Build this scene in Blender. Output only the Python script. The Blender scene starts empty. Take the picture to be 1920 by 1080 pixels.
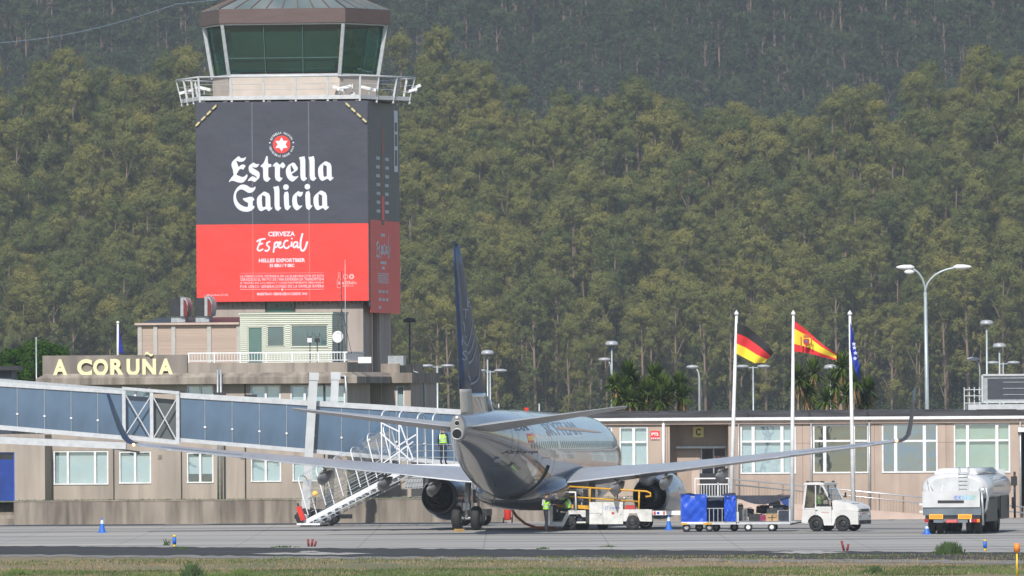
import bpy, bmesh, math, random
import numpy as np
from mathutils import Vector, Matrix
from mathutils.geometry import tessellate_polygon
R = math.radians
PI = math.pi
random.seed(7)
C = bpy.context.scene.collection
SC = bpy.context.scene

# ------------------------------------------------------------------ camera, world, sun, exposure
F_PX = 19000.0          # focal length in pixels of the 1920 px wide photograph
CAM_H = 6.0
HOR = 743.0             # row of the horizon at the middle of the photograph
ROLL = R(0.35)
cam_d = bpy.data.cameras.new('camera'); cam = bpy.data.objects.new('camera', cam_d); C.objects.link(cam)
cam_d.sensor_width = 36.0; cam_d.lens = F_PX / 1920 * 36.0
cam_d.shift_y = (HOR - 540) / 1920.0
cam_d.clip_start = 1.0; cam_d.clip_end = 12000.0
cam.matrix_world = Matrix.Translation((0, 0, CAM_H)) @ Matrix.Rotation(R(90), 4, 'X') @ Matrix.Rotation(-ROLL, 4, 'Z')
SC.camera = cam
SUN_EL, SUN_AZ = R(43), R(13.5)      # azimuth: degrees to the left of straight behind the camera
world = bpy.data.worlds.new('World'); SC.world = world; world.use_nodes = True
wn = world.node_tree; bg = wn.nodes['Background']
sky = wn.nodes.new('ShaderNodeTexSky'); sky.sky_type = 'NISHITA'; sky.sun_disc = False
sky.sun_elevation = SUN_EL
sun_vec = Vector((-math.sin(SUN_AZ) * math.cos(SUN_EL), -math.cos(SUN_AZ) * math.cos(SUN_EL), math.sin(SUN_EL)))
sky.sun_rotation = math.atan2(sun_vec.x, sun_vec.y)
sky.air_density = 1.0; sky.dust_density = 0.7; sky.ozone_density = 1.0
wn.links.new(sky.outputs[0], bg.inputs[0]); bg.inputs[1].default_value = 0.085
sl = bpy.data.lights.new('sun', 'SUN'); sl.energy = 3.5; sl.angle = R(0.6); sl.color = (1.0, 0.95, 0.88)
so = bpy.data.objects.new('sun', sl); C.objects.link(so)
so.rotation_euler = sun_vec.to_track_quat('Z', 'Y').to_euler()
SC.view_settings.view_transform = 'Standard'; SC.view_settings.look = 'None'
SC.view_settings.exposure = 0.55; SC.view_settings.gamma = 1.0
SC.cycles.max_bounces = 8; SC.cycles.volume_bounces = 1; SC.cycles.transparent_max_bounces = 12
SC.cycles.caustics_reflective = False; SC.cycles.caustics_refractive = False

# ------------------------------------------------------------------ photo pixel <-> world helpers
def ray(px, py):
    u = (px - 960) / F_PX; v = (HOR - py) / F_PX
    return (u * math.cos(ROLL) + v * math.sin(ROLL), -u * math.sin(ROLL) + v * math.cos(ROLL))
def P(px, py, Y):
    wx, wz = ray(px, py); return Vector((wx * Y, Y, CAM_H + wz * Y))
def G(px, py, z=0.0):
    wx, wz = ray(px, py); t = (z - CAM_H) / wz; return Vector((wx * t, t, z))
class Fr:                         # a frame on the ground: a to the right, b into depth, z up
    def __init__(s, O, yaw=0.0):
        s.x, s.y = O[0], O[1]; s.c, s.s = math.cos(yaw), math.sin(yaw); s.yaw = yaw
    def w(s, a, b, z): return Vector((s.x + a * s.c + b * s.s, s.y - a * s.s + b * s.c, z))
    def px(s, px, py, b=0.0):     # (a, z) where the pixel's ray meets the plane at depth b
        wx, wz = ray(px, py)
        t = (b + s.x * s.s + s.y * s.c) / (wx * s.s + s.c)
        return (wx * t - s.x) * s.c - (t - s.y) * s.s, CAM_H + wz * t
W0 = Fr((0, 0), 0)

# ------------------------------------------------------------------ materials
_m = {}
def mat(name, col, rough=0.6, metal=0.0, var=0.12, scale=2.0, bump=0.0, spec=0.5, coat=0.0, stretch=None, col2=None, alpha=1.0, emit=None, bscale=None, thr=(0.35, 0.7), grime=0):
    if name in _m: return _m[name]
    m = bpy.data.materials.new(name); m.use_nodes = True; t = m.node_tree; b = t.nodes['Principled BSDF']
    b.inputs['Roughness'].default_value = rough; b.inputs['Metallic'].default_value = metal
    b.inputs['Specular IOR Level'].default_value = spec; b.inputs['Coat Weight'].default_value = coat
    tc = t.nodes.new('ShaderNodeTexCoord'); src = tc.outputs['Object']
    if stretch:
        mp = t.nodes.new('ShaderNodeMapping'); mp.inputs['Scale'].default_value = stretch
        t.links.new(src, mp.inputs[0]); src = mp.outputs[0]
    n = t.nodes.new('ShaderNodeTexNoise'); n.inputs['Scale'].default_value = scale; n.inputs['Detail'].default_value = 6
    t.links.new(src, n.inputs['Vector'])
    r = t.nodes.new('ShaderNodeMapRange'); r.inputs[1].default_value = thr[0]; r.inputs[2].default_value = thr[1]
    t.links.new(n.outputs[0], r.inputs[0])
    mx = t.nodes.new('ShaderNodeMix'); mx.data_type = 'RGBA'
    c2 = col2 if col2 else tuple(c * (1 - var) for c in col)
    c1 = col if col2 else tuple(min(1, c * (1 + var * 0.6)) for c in col)
    mx.inputs[6].default_value = (*c1, 1); mx.inputs[7].default_value = (*c2, 1)
    t.links.new(r.outputs[0], mx.inputs[0]); t.links.new(mx.outputs[2], b.inputs['Base Color'])
    if grime:      # rain streaks and blotches of dirt on the surface
        mp2 = t.nodes.new('ShaderNodeMapping'); mp2.inputs['Scale'].default_value = (2.6, 2.6, .16); t.links.new(tc.outputs['Object'], mp2.inputs[0])
        n3 = t.nodes.new('ShaderNodeTexNoise'); n3.inputs['Scale'].default_value = 1.0; n3.inputs['Detail'].default_value = 5; t.links.new(mp2.outputs[0], n3.inputs['Vector'])
        r3 = t.nodes.new('ShaderNodeMapRange'); r3.inputs[1].default_value = .48; r3.inputs[2].default_value = .72; r3.inputs[3].default_value = 1; r3.inputs[4].default_value = 1 - grime; t.links.new(n3.outputs[0], r3.inputs[0])
        m3 = t.nodes.new('ShaderNodeMix'); m3.data_type = 'RGBA'; m3.blend_type = 'MULTIPLY'; m3.inputs[0].default_value = 1; t.links.new(mx.outputs[2], m3.inputs[6]); t.links.new(r3.outputs[0], m3.inputs[7]); t.links.new(m3.outputs[2], b.inputs['Base Color'])
    if bump:
        n2 = t.nodes.new('ShaderNodeTexNoise'); n2.inputs['Scale'].default_value = bscale or scale * 6; n2.inputs['Detail'].default_value = 4
        t.links.new(src, n2.inputs['Vector'])
        bp = t.nodes.new('ShaderNodeBump'); bp.inputs['Strength'].default_value = bump; bp.inputs['Distance'].default_value = 0.05
        t.links.new(n2.outputs[0], bp.inputs['Height']); t.links.new(bp.outputs[0], b.inputs['Normal'])
    if alpha < 1: b.inputs['Alpha'].default_value = alpha
    if emit: b.inputs['Emission Color'].default_value = (*emit[0], 1); b.inputs['Emission Strength'].default_value = emit[1]
    _m[name] = m; return m
def L(r, g, b):                   # sRGB 0-255 to linear
    return tuple(((c / 255) / 12.92 if c / 255 <= 0.04045 else ((c / 255 + 0.055) / 1.055) ** 2.4) for c in (r, g, b))

# ------------------------------------------------------------------ mesh builder
_W = {}
def link(o, parent=None, Wm=None):
    C.objects.link(o); Wm = Wm or Matrix.Identity(4)
    _W[o.name] = Wm
    if parent is not None:
        o.parent = parent; o.matrix_parent_inverse = _W[parent.name].inverted()
    o.matrix_basis = Wm
    return o
def tag(o, label=None, cat=None, group=None, kind=None):
    if label: o['label'] = label
    if cat: o['category'] = cat
    if group: o['group'] = group
    if kind: o['kind'] = kind
    return o
def thing(name, label, cat, loc, group=None):
    o = bpy.data.objects.new(name, None); o.empty_display_size = 0.3
    link(o, None, Matrix.Translation(loc)); return tag(o, label, cat, group)
class MB:
    def __init__(s, fr=W0): s.v = []; s.f = []; s.mi = []; s.fr = fr; s.cur = 0; s.sm = []; s.smooth = False
    def mat(s, i): s.cur = i; return s
    def add(s, vs, fs, smooth=None):
        o = len(s.v); s.v += [s.fr.w(*v) for v in vs]
        for f in fs: s.f.append(tuple(i + o for i in f)); s.mi.append(s.cur); s.sm.append(s.smooth if smooth is None else smooth)
        return s
    def box(s, a0, a1, b0, b1, z0, z1):
        v = [(a, b, z) for z in (z0, z1) for b in (b0, b1) for a in (a0, a1)]
        return s.add(v, [(0, 1, 5, 4), (1, 3, 7, 5), (3, 2, 6, 7), (2, 0, 4, 6), (4, 5, 7, 6), (0, 2, 3, 1)])
    def quad(s, *p): return s.add(p, [tuple(range(len(p)))])
    def bar(s, p, q, w, h=None, up=(0, 0, 1)):
        p = Vector(p); q = Vector(q); h = h or w; d = (q - p).normalized(); up = Vector(up)
        if abs(d.dot(up)) > 0.98: up = Vector((0, 1, 0))
        x = d.cross(up).normalized() * w / 2; y = x.cross(d).normalized() * h / 2
        v = [tuple(e + sx * x + sy * y) for e in (p, q) for sx, sy in ((-1, -1), (1, -1), (1, 1), (-1, 1))]
        return s.add(v, [(0, 1, 2, 3), (7, 6, 5, 4), (0, 4, 5, 1), (1, 5, 6, 2), (2, 6, 7, 3), (3, 7, 4, 0)])
    def tube(s, path, r, n=8, caps=True):
        path = [Vector(p) for p in path]; rs = r if isinstance(r, (list, tuple)) else [r] * len(path)
        o = []; fs = []; prev = None
        for i, p in enumerate(path):
            d = (path[min(i + 1, len(path) - 1)] - path[max(i - 1, 0)]).normalized()
            if prev is None:
                up = Vector((0, 0, 1)) if abs(d.z) < 0.9 else Vector((0, 1, 0))
                x = d.cross(up).normalized()
            else: x = (prev - d * prev.dot(d)).normalized()
            prev = x; y = d.cross(x)
            for k in range(n):
                t = 2 * PI * k / n; o.append(tuple(p + rs[i] * (math.cos(t) * x + math.sin(t) * y)))
        for i in range(len(path) - 1):
            for k in range(n):
                k2 = (k + 1) % n; fs.append((i * n + k, i * n + k2, (i + 1) * n + k2, (i + 1) * n + k))
        s.add(o, fs, True)
        if caps:
            b = len(s.v) - len(o)
            s.f.append(tuple(b + k for k in range(n))[::-1]); s.mi.append(s.cur); s.sm.append(False)
            s.f.append(tuple(b + (len(path) - 1) * n + k for k in range(n))); s.mi.append(s.cur); s.sm.append(False)
        return s
    def lathe(s, c, axis, prof, n=24):      # prof: (distance along axis, radius)
        c = Vector(c); ax = Vector(axis).normalized(); up = Vector((0, 0, 1)) if abs(ax.z) < 0.9 else Vector((1, 0, 0))
        x = ax.cross(up).normalized(); y = ax.cross(x); o = []; fs = []
        for d, r in prof:
            for k in range(n):
                t = 2 * PI * k / n; o.append(tuple(c + ax * d + r * (math.cos(t) * x + math.sin(t) * y)))
        for i in range(len(prof) - 1):
            for k in range(n):
                k2 = (k + 1) % n; fs.append((i * n + k, i * n + k2, (i + 1) * n + k2, (i + 1) * n + k))
        return s.add(o, fs, True)
    def ball(s, c, r, sx=1, sy=1, sz=1, n=10):
        o = []; fs = []
        for i in range(n + 1):
            ph = PI * i / n
            for k in range(n * 2):
                t = PI * k / n; o.append((c[0] + r * sx * math.sin(ph) * math.cos(t), c[1] + r * sy * math.sin(ph) * math.sin(t), c[2] + r * sz * math.cos(ph)))
        for i in range(n):
            for k in range(2 * n):
                k2 = (k + 1) % (2 * n); fs.append((i * 2 * n + k, (i + 1) * 2 * n + k, (i + 1) * 2 * n + k2, i * 2 * n + k2))
        return s.add(o, fs, True)
    def prism(s, poly, b0, b1, holes=()):   # polygon in (a, z), extruded from depth b0 to b1
        loops = [poly] + list(holes)
        tris = tessellate_polygon([[Vector((x, y, 0)) for x, y in l] for l in loops])
        pts = [p for l in loops for p in l]; n = len(pts)
        v = [(x, b0, y) for x, y in pts] + ([(x, b1, y) for x, y in pts] if b1 != b0 else [])
        fs = []
        for t in tris:
            (x0, y0), (x1, y1), (x2, y2) = (pts[i] for i in t)
            if (x1 - x0) * (y2 - y0) - (x2 - x0) * (y1 - y0) < 0: t = (t[0], t[2], t[1])
            fs.append(tuple(t))
            if b1 != b0: fs.append(tuple(i + n for i in (t[0], t[2], t[1])))
        if b1 != b0:
            o = 0
            for l in loops:
                m = len(l)
                for i in range(m): j = (i + 1) % m; fs.append((o + i, o + j, o + j + n, o + i + n))
                o += m
        return s.add(v, fs)
    def loft(s, rings, closed=True, caps=True):
        n = len(rings[0]); o = [p for r_ in rings for p in r_]; fs = []
        for i in range(len(rings) - 1):
            for k in range(n if closed else n - 1):
                k2 = (k + 1) % n; fs.append((i * n + k, i * n + k2, (i + 1) * n + k2, (i + 1) * n + k))
        s.add(o, fs, True)
        if caps:
            b = len(s.v) - len(o); e = b + (len(rings) - 1) * n
            s.f.append(tuple(b + k for k in range(n))[::-1]); s.mi.append(s.cur); s.sm.append(False)
            s.f.append(tuple(e + k for k in range(n))); s.mi.append(s.cur); s.sm.append(False)
        return s
    def build(s, name, mats, parent=None, fix=True, smooth_angle=None):
        if not isinstance(mats, (list, tuple)): mats = [mats]
        me = bpy.data.meshes.new(name); V = np.array([tuple(v) for v in s.v])
        lo, hi = V.min(0), V.max(0); c = (lo + hi) / 2
        if parent is None: c[2] = lo[2]
        me.from_pydata([tuple(v) for v in (V - c)], [], s.f)
        for m in mats: me.materials.append(m)
        me.polygons.foreach_set('material_index', s.mi); me.polygons.foreach_set('use_smooth', s.sm)
        if fix:
            bm = bmesh.new(); bm.from_mesh(me); bmesh.ops.recalc_face_normals(bm, faces=bm.faces); bm.to_mesh(me); bm.free()
        me.update()
        return link(bpy.data.objects.new(name, me), parent, Matrix.Translation(c))
def dup(root, M_, label=None, group=None):  # copy a thing with its parts; M_ moves the copy's root (world)
    mp = {}
    def rec(o, par):
        c = o.copy(); C.objects.link(c); _W[c.name] = _W[o.name]
        if par is not None: c.parent = par
        for ch in kids.get(o.name, []): rec(ch, c)
        return c
    kids = {}
    for o in C.objects:
        if o.parent: kids.setdefault(o.parent.name, []).append(o)
    r = rec(root, None); r.matrix_basis = M_ @ root.matrix_basis; _W[r.name] = r.matrix_basis.copy()
    if label: r['label'] = label
    if group: r['group'] = group
    return r
def text_poly(txt, bold=0.0, res=3, space=1.0):
    cu = bpy.data.curves.new('t', 'FONT'); cu.body = txt; cu.size = 1; cu.offset = bold; cu.resolution_u = res; cu.space_character = space
    o = bpy.data.objects.new('t', cu); C.objects.link(o)
    dg = bpy.context.evaluated_depsgraph_get(); me = bpy.data.meshes.new_from_object(o.evaluated_get(dg))
    v = np.array([tuple(x.co)[:2] for x in me.vertices]) if len(me.vertices) else np.zeros((0, 2)); f = [tuple(p.vertices) for p in me.polygons]
    bpy.data.objects.remove(o); bpy.data.curves.remove(cu); bpy.data.meshes.remove(me)
    return v, f
def put_text(mb, txt, a0, a1, z0, z1, b, bold=0.0, slope=0.0, res=3, space=1.0):   # flat lettering fitted into a box of a plane at depth b
    v, f = text_poly(txt, bold, res, space); lo, hi = v.min(0), v.max(0)
    q = (v - lo) / (hi - lo)
    mb.add([(a0 + x * (a1 - a0), b, z0 + y * (z1 - z0) + slope * x * (a1 - a0)) for x, y in q], f)
def wall(mb, a0, a1, z0, z1, b, holes, rev=0.15):       # a facade with real openings and reveals
    A = sorted({a0, a1, *[x for h in holes for x in h[:2]]}); Z = sorted({z0, z1, *[x for h in holes for x in h[2:4]]})
    for i in range(len(A) - 1):
        for j in range(len(Z) - 1):
            ca, cz = (A[i] + A[i + 1]) / 2, (Z[j] + Z[j + 1]) / 2
            if any(h[0] < ca < h[1] and h[2] < cz < h[3] for h in holes): continue
            mb.quad((A[i], b, Z[j]), (A[i + 1], b, Z[j]), (A[i + 1], b, Z[j + 1]), (A[i], b, Z[j + 1]))
    for h in holes:
        x0, x1, y0, y1 = h[:4]; c = b + rev
        mb.quad((x0, b, y0), (x0, c, y0), (x0, c, y1), (x0, b, y1)); mb.quad((x1, b, y0), (x1, c, y0), (x1, c, y1), (x1, b, y1))
        mb.quad((x0, b, y0), (x1, b, y0), (x1, c, y0), (x0, c, y0)); mb.quad((x0, b, y1), (x1, b, y1), (x1, c, y1), (x0, c, y1))
def window(fr, parent, a0, a1, z0, z1, b, mull, trans, glass, frame, fw=0.09, blind=None, depth=0.12, sill=True, thick=None):
    m = MB(fr); g = 0.003
    m.box(a0, a1, b + 0.02, b + depth, z1 - fw, z1 - g); m.box(a0, a1, b - (0.04 if sill else -0.02), b + depth, z0 + g, z0 + fw)
    m.box(a0 + g, a0 + fw, b + 0.02, b + depth, z0 + fw, z1 - fw); m.box(a1 - fw, a1 - g, b + 0.02, b + depth, z0 + fw, z1 - fw)
    for x in mull: m.box(x - (thick or fw * .8), x + (thick or fw * .8), b + 0.01, b + depth - .01, z0 + fw, z1 - fw)
    xs = [a0 + fw] + list(mull) + [a1 - fw]
    for z in trans:
        for i in range(len(xs) - 1):
            m.box(xs[i] + .01, xs[i + 1] - .01, b + 0.018, b + depth - .018, z - fw * .6, z + fw * .6)
    w = m.build('window', frame, parent)
    tl = (z1 - z0) * .022
    MB(fr).quad((a0 + .01, b + depth - .04 - tl, z0 + .01), (a1 - .01, b + depth - .04 - tl, z0 + .01), (a1 - .01, b + depth - .04, z1 - .01), (a0 + .01, b + depth - .04, z1 - .01)).build('pane', glass, w)
    if blind: MB(fr).box(a0 + .02, a1 - .02, b + depth + .06, b + depth + .08, z0 + (z1 - z0) * blind[1], z1 - .02).build('blind', blind[0], w)
    return w

# ------------------------------------------------------------------ shared materials
WHITE = mat('white_paint', (.72, .73, .74), .45, var=.1, scale=3)
WHITEM = mat('white_metal', (.52, .54, .56), .4, 0.1, var=.12, scale=4)
STEEL = mat('galvanised_steel', (.42, .45, .47), .45, .5, var=.15, scale=5)
DARK = mat('dark_metal', (.03, .032, .036), .5, .2, var=.3, scale=5)
BLACKR = mat('black_rubber', (.018, .018, .02), .75, var=.3, scale=9)
YELLOW = mat('yellow_paint', (.62, .33, .02), .5, var=.2, scale=6)
CONC = mat('weathered_concrete', (.30, .262, .225), .9, grime=.35, var=.3, scale=.7, bump=.3, stretch=(1, 1, .35), bscale=12)
CONCD = mat('dark_stained_concrete', (.26, .225, .19), .9, grime=.45, var=.4, scale=1.1, bump=.3, stretch=(1.6, 1.6, .3), bscale=12)
RENDERT = mat('grey_beige_render', (.38, .325, .28), .88, grime=.22, var=.2, scale=.6, bump=.15, stretch=(1, 1, .25), bscale=30)
RENDER = mat('beige_render', (.43, .34, .28), .85, grime=.16, var=.13, scale=1.2, bump=.15, stretch=(1, 1, .5), bscale=30)
RENDERL = mat('pale_pink_render', (.50, .39, .33), .85, var=.1, scale=1.5, bump=.1, bscale=30)
TOWERW = mat('tower_render', (.37, .32, .285), .88, grime=.2, var=.14, scale=.8, bump=.15, stretch=(1, 1, .35), bscale=25)
GLASSC = mat('cab_green_glass', (.012, .055, .045), .04, var=.1, spec=.7, scale=1)
def glass_mat(name, tint, mixf=.5, gcol=(.9, .93, .95)):
    if name in _m: return _m[name]
    m = bpy.data.materials.new(name); m.use_nodes = True; t = m.node_tree; t.nodes.clear()
    o = t.nodes.new('ShaderNodeOutputMaterial'); tr = t.nodes.new('ShaderNodeBsdfTransparent'); tr.inputs[0].default_value = (*tint, 1)
    gl = t.nodes.new('ShaderNodeBsdfGlossy'); gl.inputs['Roughness'].default_value = .03; gl.inputs[0].default_value = (*gcol, 1)
    n = t.nodes.new('ShaderNodeTexNoise'); n.inputs['Scale'].default_value = .9; bp = t.nodes.new('ShaderNodeBump'); bp.inputs['Strength'].default_value = .06; bp.inputs['Distance'].default_value = .3
    tc = t.nodes.new('ShaderNodeTexCoord'); t.links.new(tc.outputs['Object'], n.inputs['Vector']); t.links.new(n.outputs[0], bp.inputs['Height']); t.links.new(bp.outputs[0], gl.inputs['Normal'])
    mx = t.nodes.new('ShaderNodeMixShader'); mx.inputs[0].default_value = mixf
    t.links.new(tr.outputs[0], mx.inputs[1]); t.links.new(gl.outputs[0], mx.inputs[2]); t.links.new(mx.outputs[0], o.inputs[0])
    _m[name] = m; return m
PANE = glass_mat('window_glass', (.85, .93, .95), .24, (.62, .76, .92))
PANES = glass_mat('mirror_window_glass', (.5, .55, .6), .62, (.42, .52, .68))
PANED = glass_mat('dim_window_glass', (.45, .52, .5), .22)
PLEXI = glass_mat('clear_plastic_sheet', (.88, .91, .95), .13)
BLIND = mat('pale_blind', (.56, .62, .63), .8, var=.08, scale=1.5)
BLINDG = mat('green_blind', (.46, .52, .40), .8, var=.1, scale=1.2)
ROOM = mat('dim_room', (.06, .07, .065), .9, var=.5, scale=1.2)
# ================================================================== ground
def sheet(name, pts, m, z, kind='structure'):
    o = MB().quad(*[(p.x, p.y, z) for p in pts]).build(name, m); return tag(o, kind=kind)
GRASS = mat('dry_grass', (.105, .115, .045), .95, scale=.10, col2=(.22, .17, .10), stretch=(.5, .12, 1), bump=.4, bscale=9, thr=(.42, .6))
def strip(name, rows, m, z):       # rows: (px, py_top, py_bottom) edges with a ragged outline
    random.seed(len(name)); top = []; bot = []
    for px, a, b in rows: top.append(G(px, a, z)); bot.append(G(px, b, z))
    mb = MB(); v = [(p.x, p.y, z) for p in top] + [(p.x, p.y, z) for p in bot]; n = len(top)
    mb.add(v, [(n + i, n + i + 1, i + 1, i) for i in range(n - 1)])
    return tag(mb.build(name, m), kind='structure')
g = MB(); g.quad((-1500, -60, 0), (1500, -60, 0), (1500, 1405, 0), (-1500, 1405, 0)); tag(g.build('ground', GRASS), kind='structure')
ASPH = mat('apron_concrete', (.335, .322, .30), .85, var=.34, scale=.16, stretch=(.25, 1.4, 1), bump=.05, bscale=20, thr=(.3, .7))
def add_marks(m):      # long oil-dark bands, slab joints
    t = m.node_tree; b = t.nodes['Principled BSDF']; src = b.inputs['Base Color'].links[0].from_socket
    tc = t.nodes.new('ShaderNodeTexCoord'); mp = t.nodes.new('ShaderNodeMapping'); mp.inputs['Scale'].default_value = (.012, .19, 1)
    n = t.nodes.new('ShaderNodeTexNoise'); n.inputs['Scale'].default_value = 1.0; n.inputs['Detail'].default_value = 5; n.inputs['Distortion'].default_value = .4
    t.links.new(tc.outputs['Object'], mp.inputs[0]); t.links.new(mp.outputs[0], n.inputs['Vector'])
    r = t.nodes.new('ShaderNodeMapRange'); r.inputs[1].default_value = .5; r.inputs[2].default_value = .64; t.links.new(n.outputs[0], r.inputs[0])
    mx = t.nodes.new('ShaderNodeMix'); mx.data_type = 'RGBA'; mx.blend_type = 'MULTIPLY'; mx.inputs[7].default_value = (.5, .5, .52, 1)
    t.links.new(r.outputs[0], mx.inputs[0]); t.links.new(src, mx.inputs[6])
    br = t.nodes.new('ShaderNodeTexBrick'); br.inputs['Scale'].default_value = .2; br.inputs['Mortar Size'].default_value = .006; br.offset = 0
    br.inputs['Color1'].default_value = br.inputs['Color2'].default_value = (1, 1, 1, 1); br.inputs['Mortar'].default_value = (.72, .72, .72, 1)
    br.inputs['Brick Width'].default_value = 1.; br.inputs['Row Height'].default_value = 1.; t.links.new(tc.outputs['Object'], br.inputs['Vector'])
    m2 = t.nodes.new('ShaderNodeMix'); m2.data_type = 'RGBA'; m2.blend_type = 'MULTIPLY'; m2.inputs[0].default_value = 1
    t.links.new(mx.outputs[2], m2.inputs[6]); t.links.new(br.outputs['Color'], m2.inputs[7]); t.links.new(m2.outputs[2], b.inputs['Base Color'])
add_marks(ASPH)
xs = list(range(-260, 2300, 16)); random.seed(3)
def edge(px): return 1023.5 + max(0, px - 0) / 1920 * 12.5 + random.uniform(-.9, .9)
ed = {x: edge(x) for x in xs}
mb = MB(); far = 700; v = []; n = len(xs)
for x in xs: p = G(x, ed[x], .03); v.append((p.x, p.y, .03))
for x in xs: v.append((v[xs.index(x)][0] * 3.0, far, .03))
mb.add(v, [(i, i + 1, n + i + 1, n + i) for i in range(n - 1)]); tag(mb.build('apron', ASPH), kind='structure')
TAR = mat('dark_tarmac', (.022, .022, .024), .95, scale=.5, col2=(.05, .048, .046), stretch=(.3, 1, 1), thr=(.5, .66), bump=.3, bscale=12)
GRAV = mat('grey_gravel', (.19, .185, .175), .95, var=.3, scale=2, stretch=(.4, 1, 1), bump=.4, bscale=15)
DUST = mat('pale_concrete_dust', (.33, .32, .30), .95, var=.3, scale=1.2)
strip('tarmac_strip', [(x, ed[x] - .3, ed[x] + 15.2 - 1.5 * x / 1920 + random.uniform(-.7, .7)) for x in xs], TAR, .02)
strip('gravel_verge', [(x, ed[x] + 12, ed[x] + 20 + (x / 1920) + random.uniform(-1.2, 1.2)) for x in xs], GRAV, .01)
for (a, b, y, h) in ((470, 700, 1038, 3.2), (1440, 1590, 1035.5, 3), (560, 600, 1034, 2)):
    random.seed(a); st = [a + (b - a) * i / 14 for i in range(15)]
    strip('dust_patch', [(x, y - h * math.sin(PI * i / 14) * random.uniform(.4, 1), y + h * math.sin(PI * i / 14) * random.uniform(.4, 1) + .1) for i, x in enumerate(st)], DUST, .034)
# grass blades: one mass of short real blades along the verge
rng = np.random.default_rng(5)
def blades(name, n, xr, yr, hmin, hmax, m, clump=None, w=.02):
    X = rng.uniform(*xr, n); Y = rng.uniform(*yr, n)
    if clump:
        cx = rng.uniform(*xr, clump); cy = rng.uniform(*yr, clump); k = rng.integers(0, clump, n)
        X = cx[k] + rng.normal(0, .45, n); Y = cy[k] + rng.normal(0, .9, n)
    H = rng.uniform(hmin, hmax, n); A = rng.uniform(0, PI, n); lx = rng.normal(0, .3, n) * H; ly = rng.normal(0, .3, n) * H
    v = np.zeros((n, 3, 3)); v[:, 0] = np.c_[X - w * np.cos(A), Y - w * np.sin(A), X * 0]; v[:, 1] = np.c_[X + w * np.cos(A), Y + w * np.sin(A), X * 0]; v[:, 2] = np.c_[X + lx, Y + ly, H]
    me = bpy.data.meshes.new(name); me.from_pydata(v.reshape(-1, 3).tolist(), [], np.arange(n * 3).reshape(-1, 3).tolist()); me.materials.append(m)
    o = link(bpy.data.objects.new(name, me)); return tag(o, kind='stuff')
GB = mat('green_grass_blades', (.085, .13, .03), .9, var=.4, scale=.25, stretch=(1, .3, 1)); GD = mat('dry_grass_blades', (.26, .20, .11), .9, var=.3, scale=.3)
tag(blades('green_grass', 26000, (-20, 20), (334, 352), .03, .11, GB, 400), 'short green grass patches in the near verge', 'grass', kind='stuff')
tag(blades('dry_grass', 20000, (-21, 21), (336, 377), .03, .09, GD, 900), 'short straw coloured grass on the verge', 'grass', kind='stuff')
tag(blades('edge_grass', 5000, (-21, 21), (366, 378), .03, .12, GB, 130), 'green tufts of grass along the gravel edge', 'grass', kind='stuff')
def weed(px, py, wd, h, n, label, m=GB):
    p = G(px, py); v = []; f = []
    for i in range(n):
        a = random.uniform(0, 2 * PI); r = abs(random.gauss(0, .45)) * wd / 2; x, y = p.x + r * math.cos(a), p.y + r * math.sin(a)
        hh = h * random.uniform(.35, 1) * max(.3, 1 - (r / (wd / 2)) ** 2 * .7); l = random.uniform(-.4, .4) * hh; k = len(v); q = random.uniform(0, PI); ww = random.uniform(.012, .035)
        v += [(x - ww * math.cos(q), y - ww * math.sin(q), .02), (x + ww * math.cos(q), y + ww * math.sin(q), .02), (x + l + ww, y, hh * .7), (x + l * 1.5, y, hh)]; f += [(k, k + 1, k + 2), (k, k + 2, k + 3)]
    m_ = MB(); m_.add(v, f); tag(m_.build('weed_clump', m, fix=False), label, 'weeds', 'weed clumps along the tarmac strip')
WD = mat('dark_weed_leaf', (.04, .075, .02), .9, var=.4, scale=3)
random.seed(12)
weed(1780, 1040, 1.25, .55, 900, 'large round green weed clump on the tarmac edge in front of the tanker', WD)
weed(342, 1031, .7, .16, 120, 'low green weed clump on the tarmac edge right of the blue and yellow marker', WD)
weed(1018, 1031, .8, .14, 90, 'small green weed clump on the dark strip below the orange cable', WD)
weed(312, 1024, .35, .36, 26, 'thin dry weed stalks beside the blue and yellow marker post', WD)
weed(1140, 1027, 1.2, .12, 110, 'low brown weed patch on the apron edge below the baggage loader', WD)
weed(530, 1028, 2.2, .13, 150, 'long low straggly weeds on the tarmac edge left of the red stubs', WD)
weed(30, 1080, 1.6, .32, 260, 'ragged grass tuft at the bottom left corner', GB)
weed(360, 1082, 1.1, .55, 260, 'tall green weed tuft at the bottom edge under the cone', WD)
weed(455, 1084, 1.5, .4, 260, 'broad weed tuft at the bottom edge', GB)
weed(1640, 1075, 1.0, .3, 200, 'small dark weed tuft in the dry grass under the tug', WD)

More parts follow.
